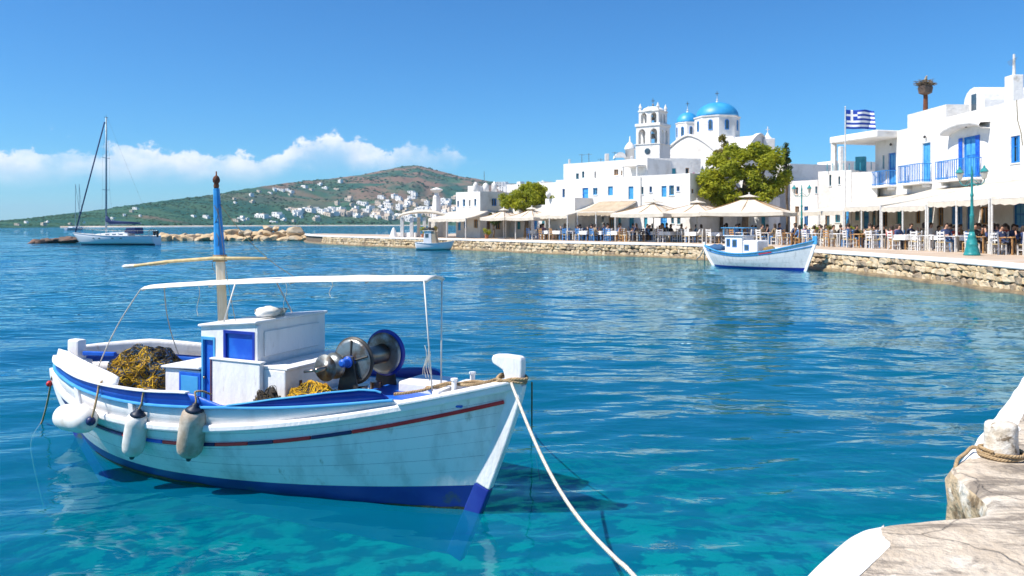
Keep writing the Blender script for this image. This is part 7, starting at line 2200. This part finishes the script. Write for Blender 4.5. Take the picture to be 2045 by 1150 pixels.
# anchored yacht on the left
s5 = rp(313, 91.0)
LY = wpx(170, 91)
yb = empty('sailing_yacht', (s5.x, s5.y, 0), R(180) - R(2)); tag(yb, 'white sailing yacht with tall mast and dark blue sail cover at anchor', 'sailboat')
hy = Hull(LY, 1.55, LY * .42, 1.02, 1.38, 1.05, keel=-.5, stem=(.95, 1.35), stern=(-.15, 1.05), zm=LY * .35, transom=.66, pf=2.0, c1=(.6, .85), c2=(.97, .35))
for side in (-1, 1):
    q = MB(); hy.strip(q, side, 0, LY, 36, lambda x: .13, lambda x: hy.zs(x), 5); q.build('hull_side', 'yacht_white', yb, smooth=True, solid=.03)
    q = MB(); hy.strip(q, side, 0, LY, 36, lambda x: -.49, lambda x: .128, 4); q.build('boot_top', 'trim_navy', yb, smooth=True)
    q = MB(); q.sweep(hy.line(side, 0, LY, 36, lambda x: hy.zs(x) + .02, .0), .06, .05); q.build('toe_rail', 'pole_white', yb)
    for x_ in (LY * .35, LY * .45, LY * .62, LY * .7):
        p_ = hy.pt(x_, .78, side, .005); q = MB(); q.obox(p_, (1, 0, 0), (0, 1, 0), (0, 0, 1), .13, .012, .06); q.build('porthole', 'glass_dark', yb)
    q = MB()
    for x_ in [LY * .05 + i * LY * .11 for i in range(9)]:
        p_ = hy.pt(x_, hy.zs(x_), side, -.06); q.tube([p_, p_ + Vector((0, 0, .6))], .018, 4)
    q.tube([hy.pt(x_, hy.zs(x_), side, -.06) + Vector((0, 0, .6)) for x_ in [LY * .05 + i * LY * .11 for i in range(9)]], .012, 4); q.build('guard_rail', 'steel_dull', yb)
q = MB(); q.grid([[hy.pt(0.0, -.3 + (hy.zs(0) + .3) * j / 4, s_) for j in range(5)] for s_ in (-1, 1)]); q.build('transom', 'yacht_white', yb)
q = MB(); q.grid([[(x, y_ * max(.03, hy.beam(x) - .02), hy.zs(x) - .01) for y_ in (-1, 1)] for x in [.02 + (LY - .2) * i / 20 for i in range(21)]]); q.build('deck', 'yacht_white', yb)
q = MB(); q.prism([(LY * .30, 1.0), (LY * .76, 1.0), (LY * .66, 1.28), (LY * .42, 1.45), (LY * .30, 1.5)], (0, 0, 0), (1, 0, 0), (0, 0, 1), (0, 1, 0), 1.7); q.build('coach_roof', 'yacht_white', yb, bevel=.06)
for x0_ in (LY * .36, LY * .44, LY * .52):
    for s_ in (-1, 1):
        q = MB(); q.box(x0_, x0_ + .45, s_ * .856 - .006, s_ * .856 + .006, 1.16, 1.27); q.build('cabin_window', 'glass_dark', yb)
q = MB(); q.prism([(LY * .20, 1.25), (LY * .345, 1.45), (LY * .32, 1.95), (LY * .21, 1.98)], (0, 0, 0), (1, 0, 0), (0, 0, 1), (0, 1, 0), 1.8); q.build('spray_hood', 'sailcover', yb, bevel=.06)
q = MB(); q.tube([(LY * .06, -.7, 1.05), (LY * .05, -.7, 1.75), (LY * .05, .7, 1.75), (LY * .06, .7, 1.05)], .03, 6); q.build('push_pit', 'steel_dull', yb)
mxp = LY * .605; mh = pz(234, 91)
q = MB(); q.tube([(mxp, 0, 1.0), (mxp, 0, mh * .6), (mxp, 0, mh)], [.11, .10, .075], 10); mst = q.build('mast', 'yacht_alu', yb, smooth=True)
for z_ in (mh * .43, mh * .68):
    q = MB(); q.tube([(mxp, -.75, z_ + .05), (mxp, 0, z_), (mxp, .75, z_ + .05)], .03, 6); q.build('spreader', 'yacht_alu', mst)
q = MB(); q.tube([(mxp - .2, 0, mh), (mxp + .25, 0, mh + .05)], .03, 5); q.tube([(mxp, 0, mh), (mxp, 0, mh + .35)], .012, 4); q.build('mast_head', 'black_iron', mst)
q = MB(); q.tube([(mxp - .1, 0, 2.35), (mxp - LY * .42, 0, 2.45)], .07, 8); q.build('boom', 'yacht_alu', yb)
q = MB(); q.tube([(mxp - .08, 0, 3.3), (mxp - .15, 0, 2.85), (mxp - .5, 0, 2.62), (mxp - 1.6, 0, 2.56), (mxp - LY * .41, 0, 2.5)], [.09, .28, .22, .17, .08], 10); q.build('sail_cover', 'sailcover', yb, smooth=True)
q = MB(); q.tube([(LY - .25, 0, 1.45), (mxp + .18, 0, mh - .5)], .075, 8); q.build('furled_jib', 'sailcover', yb, smooth=True)
q = MB()
q.tube([(0.15, 0, 1.1), (mxp - .1, 0, mh)], .008, 4)
for s_ in (-1, 1):
    q.tube([(mxp - .2, s_ * 1.35, 1.1), (mxp, s_ * .75, mh * .43 + .05), (mxp, s_ * .75, mh * .68 + .05), (mxp, 0, mh - .1)], .008, 4)
q.build('stay_wires', 'steel_dull', yb)
q = MB(); q.tube([(.1, .4, 1.1), (.1, .4, 1.5), (-.25, .4, 1.55), (-.3, .4, .9)], [.12, .2, .2, .1], 6); q.build('outboard', 'black_iron', yb)
# two far yachts whose masts show beyond
for k, (px, D_, pyt, lab) in enumerate(((131, 300, 366, 'faint far yacht with leaning mast left of the large yacht'), (146, 310, 366, 'faint far yacht right behind the bow of the large yacht'))):
    c_ = rp(px, D_); o = empty('distant_yacht', (c_.x, c_.y, 0), R(80 + 15 * k)); tag(o, lab, 'sailboat')
    hd = Hull(9, 1.4, 4, .9, 1.2, .95, keel=-.4, stem=(.8, 1.2), stern=(0, .95), transom=.6)
    for side in (-1, 1):
        q = MB(); hd.strip(q, side, 0, 9, 14, lambda x: -.3, lambda x: hd.zs(x), 3); q.build('hull_side', 'yacht_white', o, smooth=True)
    q = MB(); q.prism([(2.5, .85), (6.5, .85), (5.5, 1.3), (2.5, 1.45)], (0, 0, 0), (1, 0, 0), (0, 0, 1), (0, 1, 0), 1.6); q.build('coach_roof', 'yacht_white', o)
    q = MB(); q.tube([(5.2, 0, .9), (5.2, 0, pz(pyt, D_))], [.12, .09], 6); q.build('mast', 'yacht_alu', o)
    q = MB(); q.tube([(8.6, 0, 1.1), (5.25, 0, pz(pyt, D_) - .3)], .05, 5); q.build('furled_jib', 'sailcover', o)

# ================================================================== sea haze: the air itself
hz = MB(); hz.box(-9500, 9500, -60, 9600, -14, 215)
hm = bpy.data.materials.new('sea_haze'); hm.use_nodes = True
hm.node_tree.nodes.clear()
ho_ = hm.node_tree.nodes.new('ShaderNodeOutputMaterial'); hp = hm.node_tree.nodes.new('ShaderNodeVolumePrincipled')
hp.inputs['Color'].default_value = (0.62, 0.84, 1.0, 1); hp.inputs['Density'].default_value = 0.00009
hp.inputs['Anisotropy'].default_value = 0.2
hm.node_tree.links.new(hp.outputs[0], ho_.inputs['Volume'])
M['sea_haze'] = hm
tag(hz.build('haze', 'sea_haze'), 'pale sea haze over the bay', 'haze', kind='stuff')
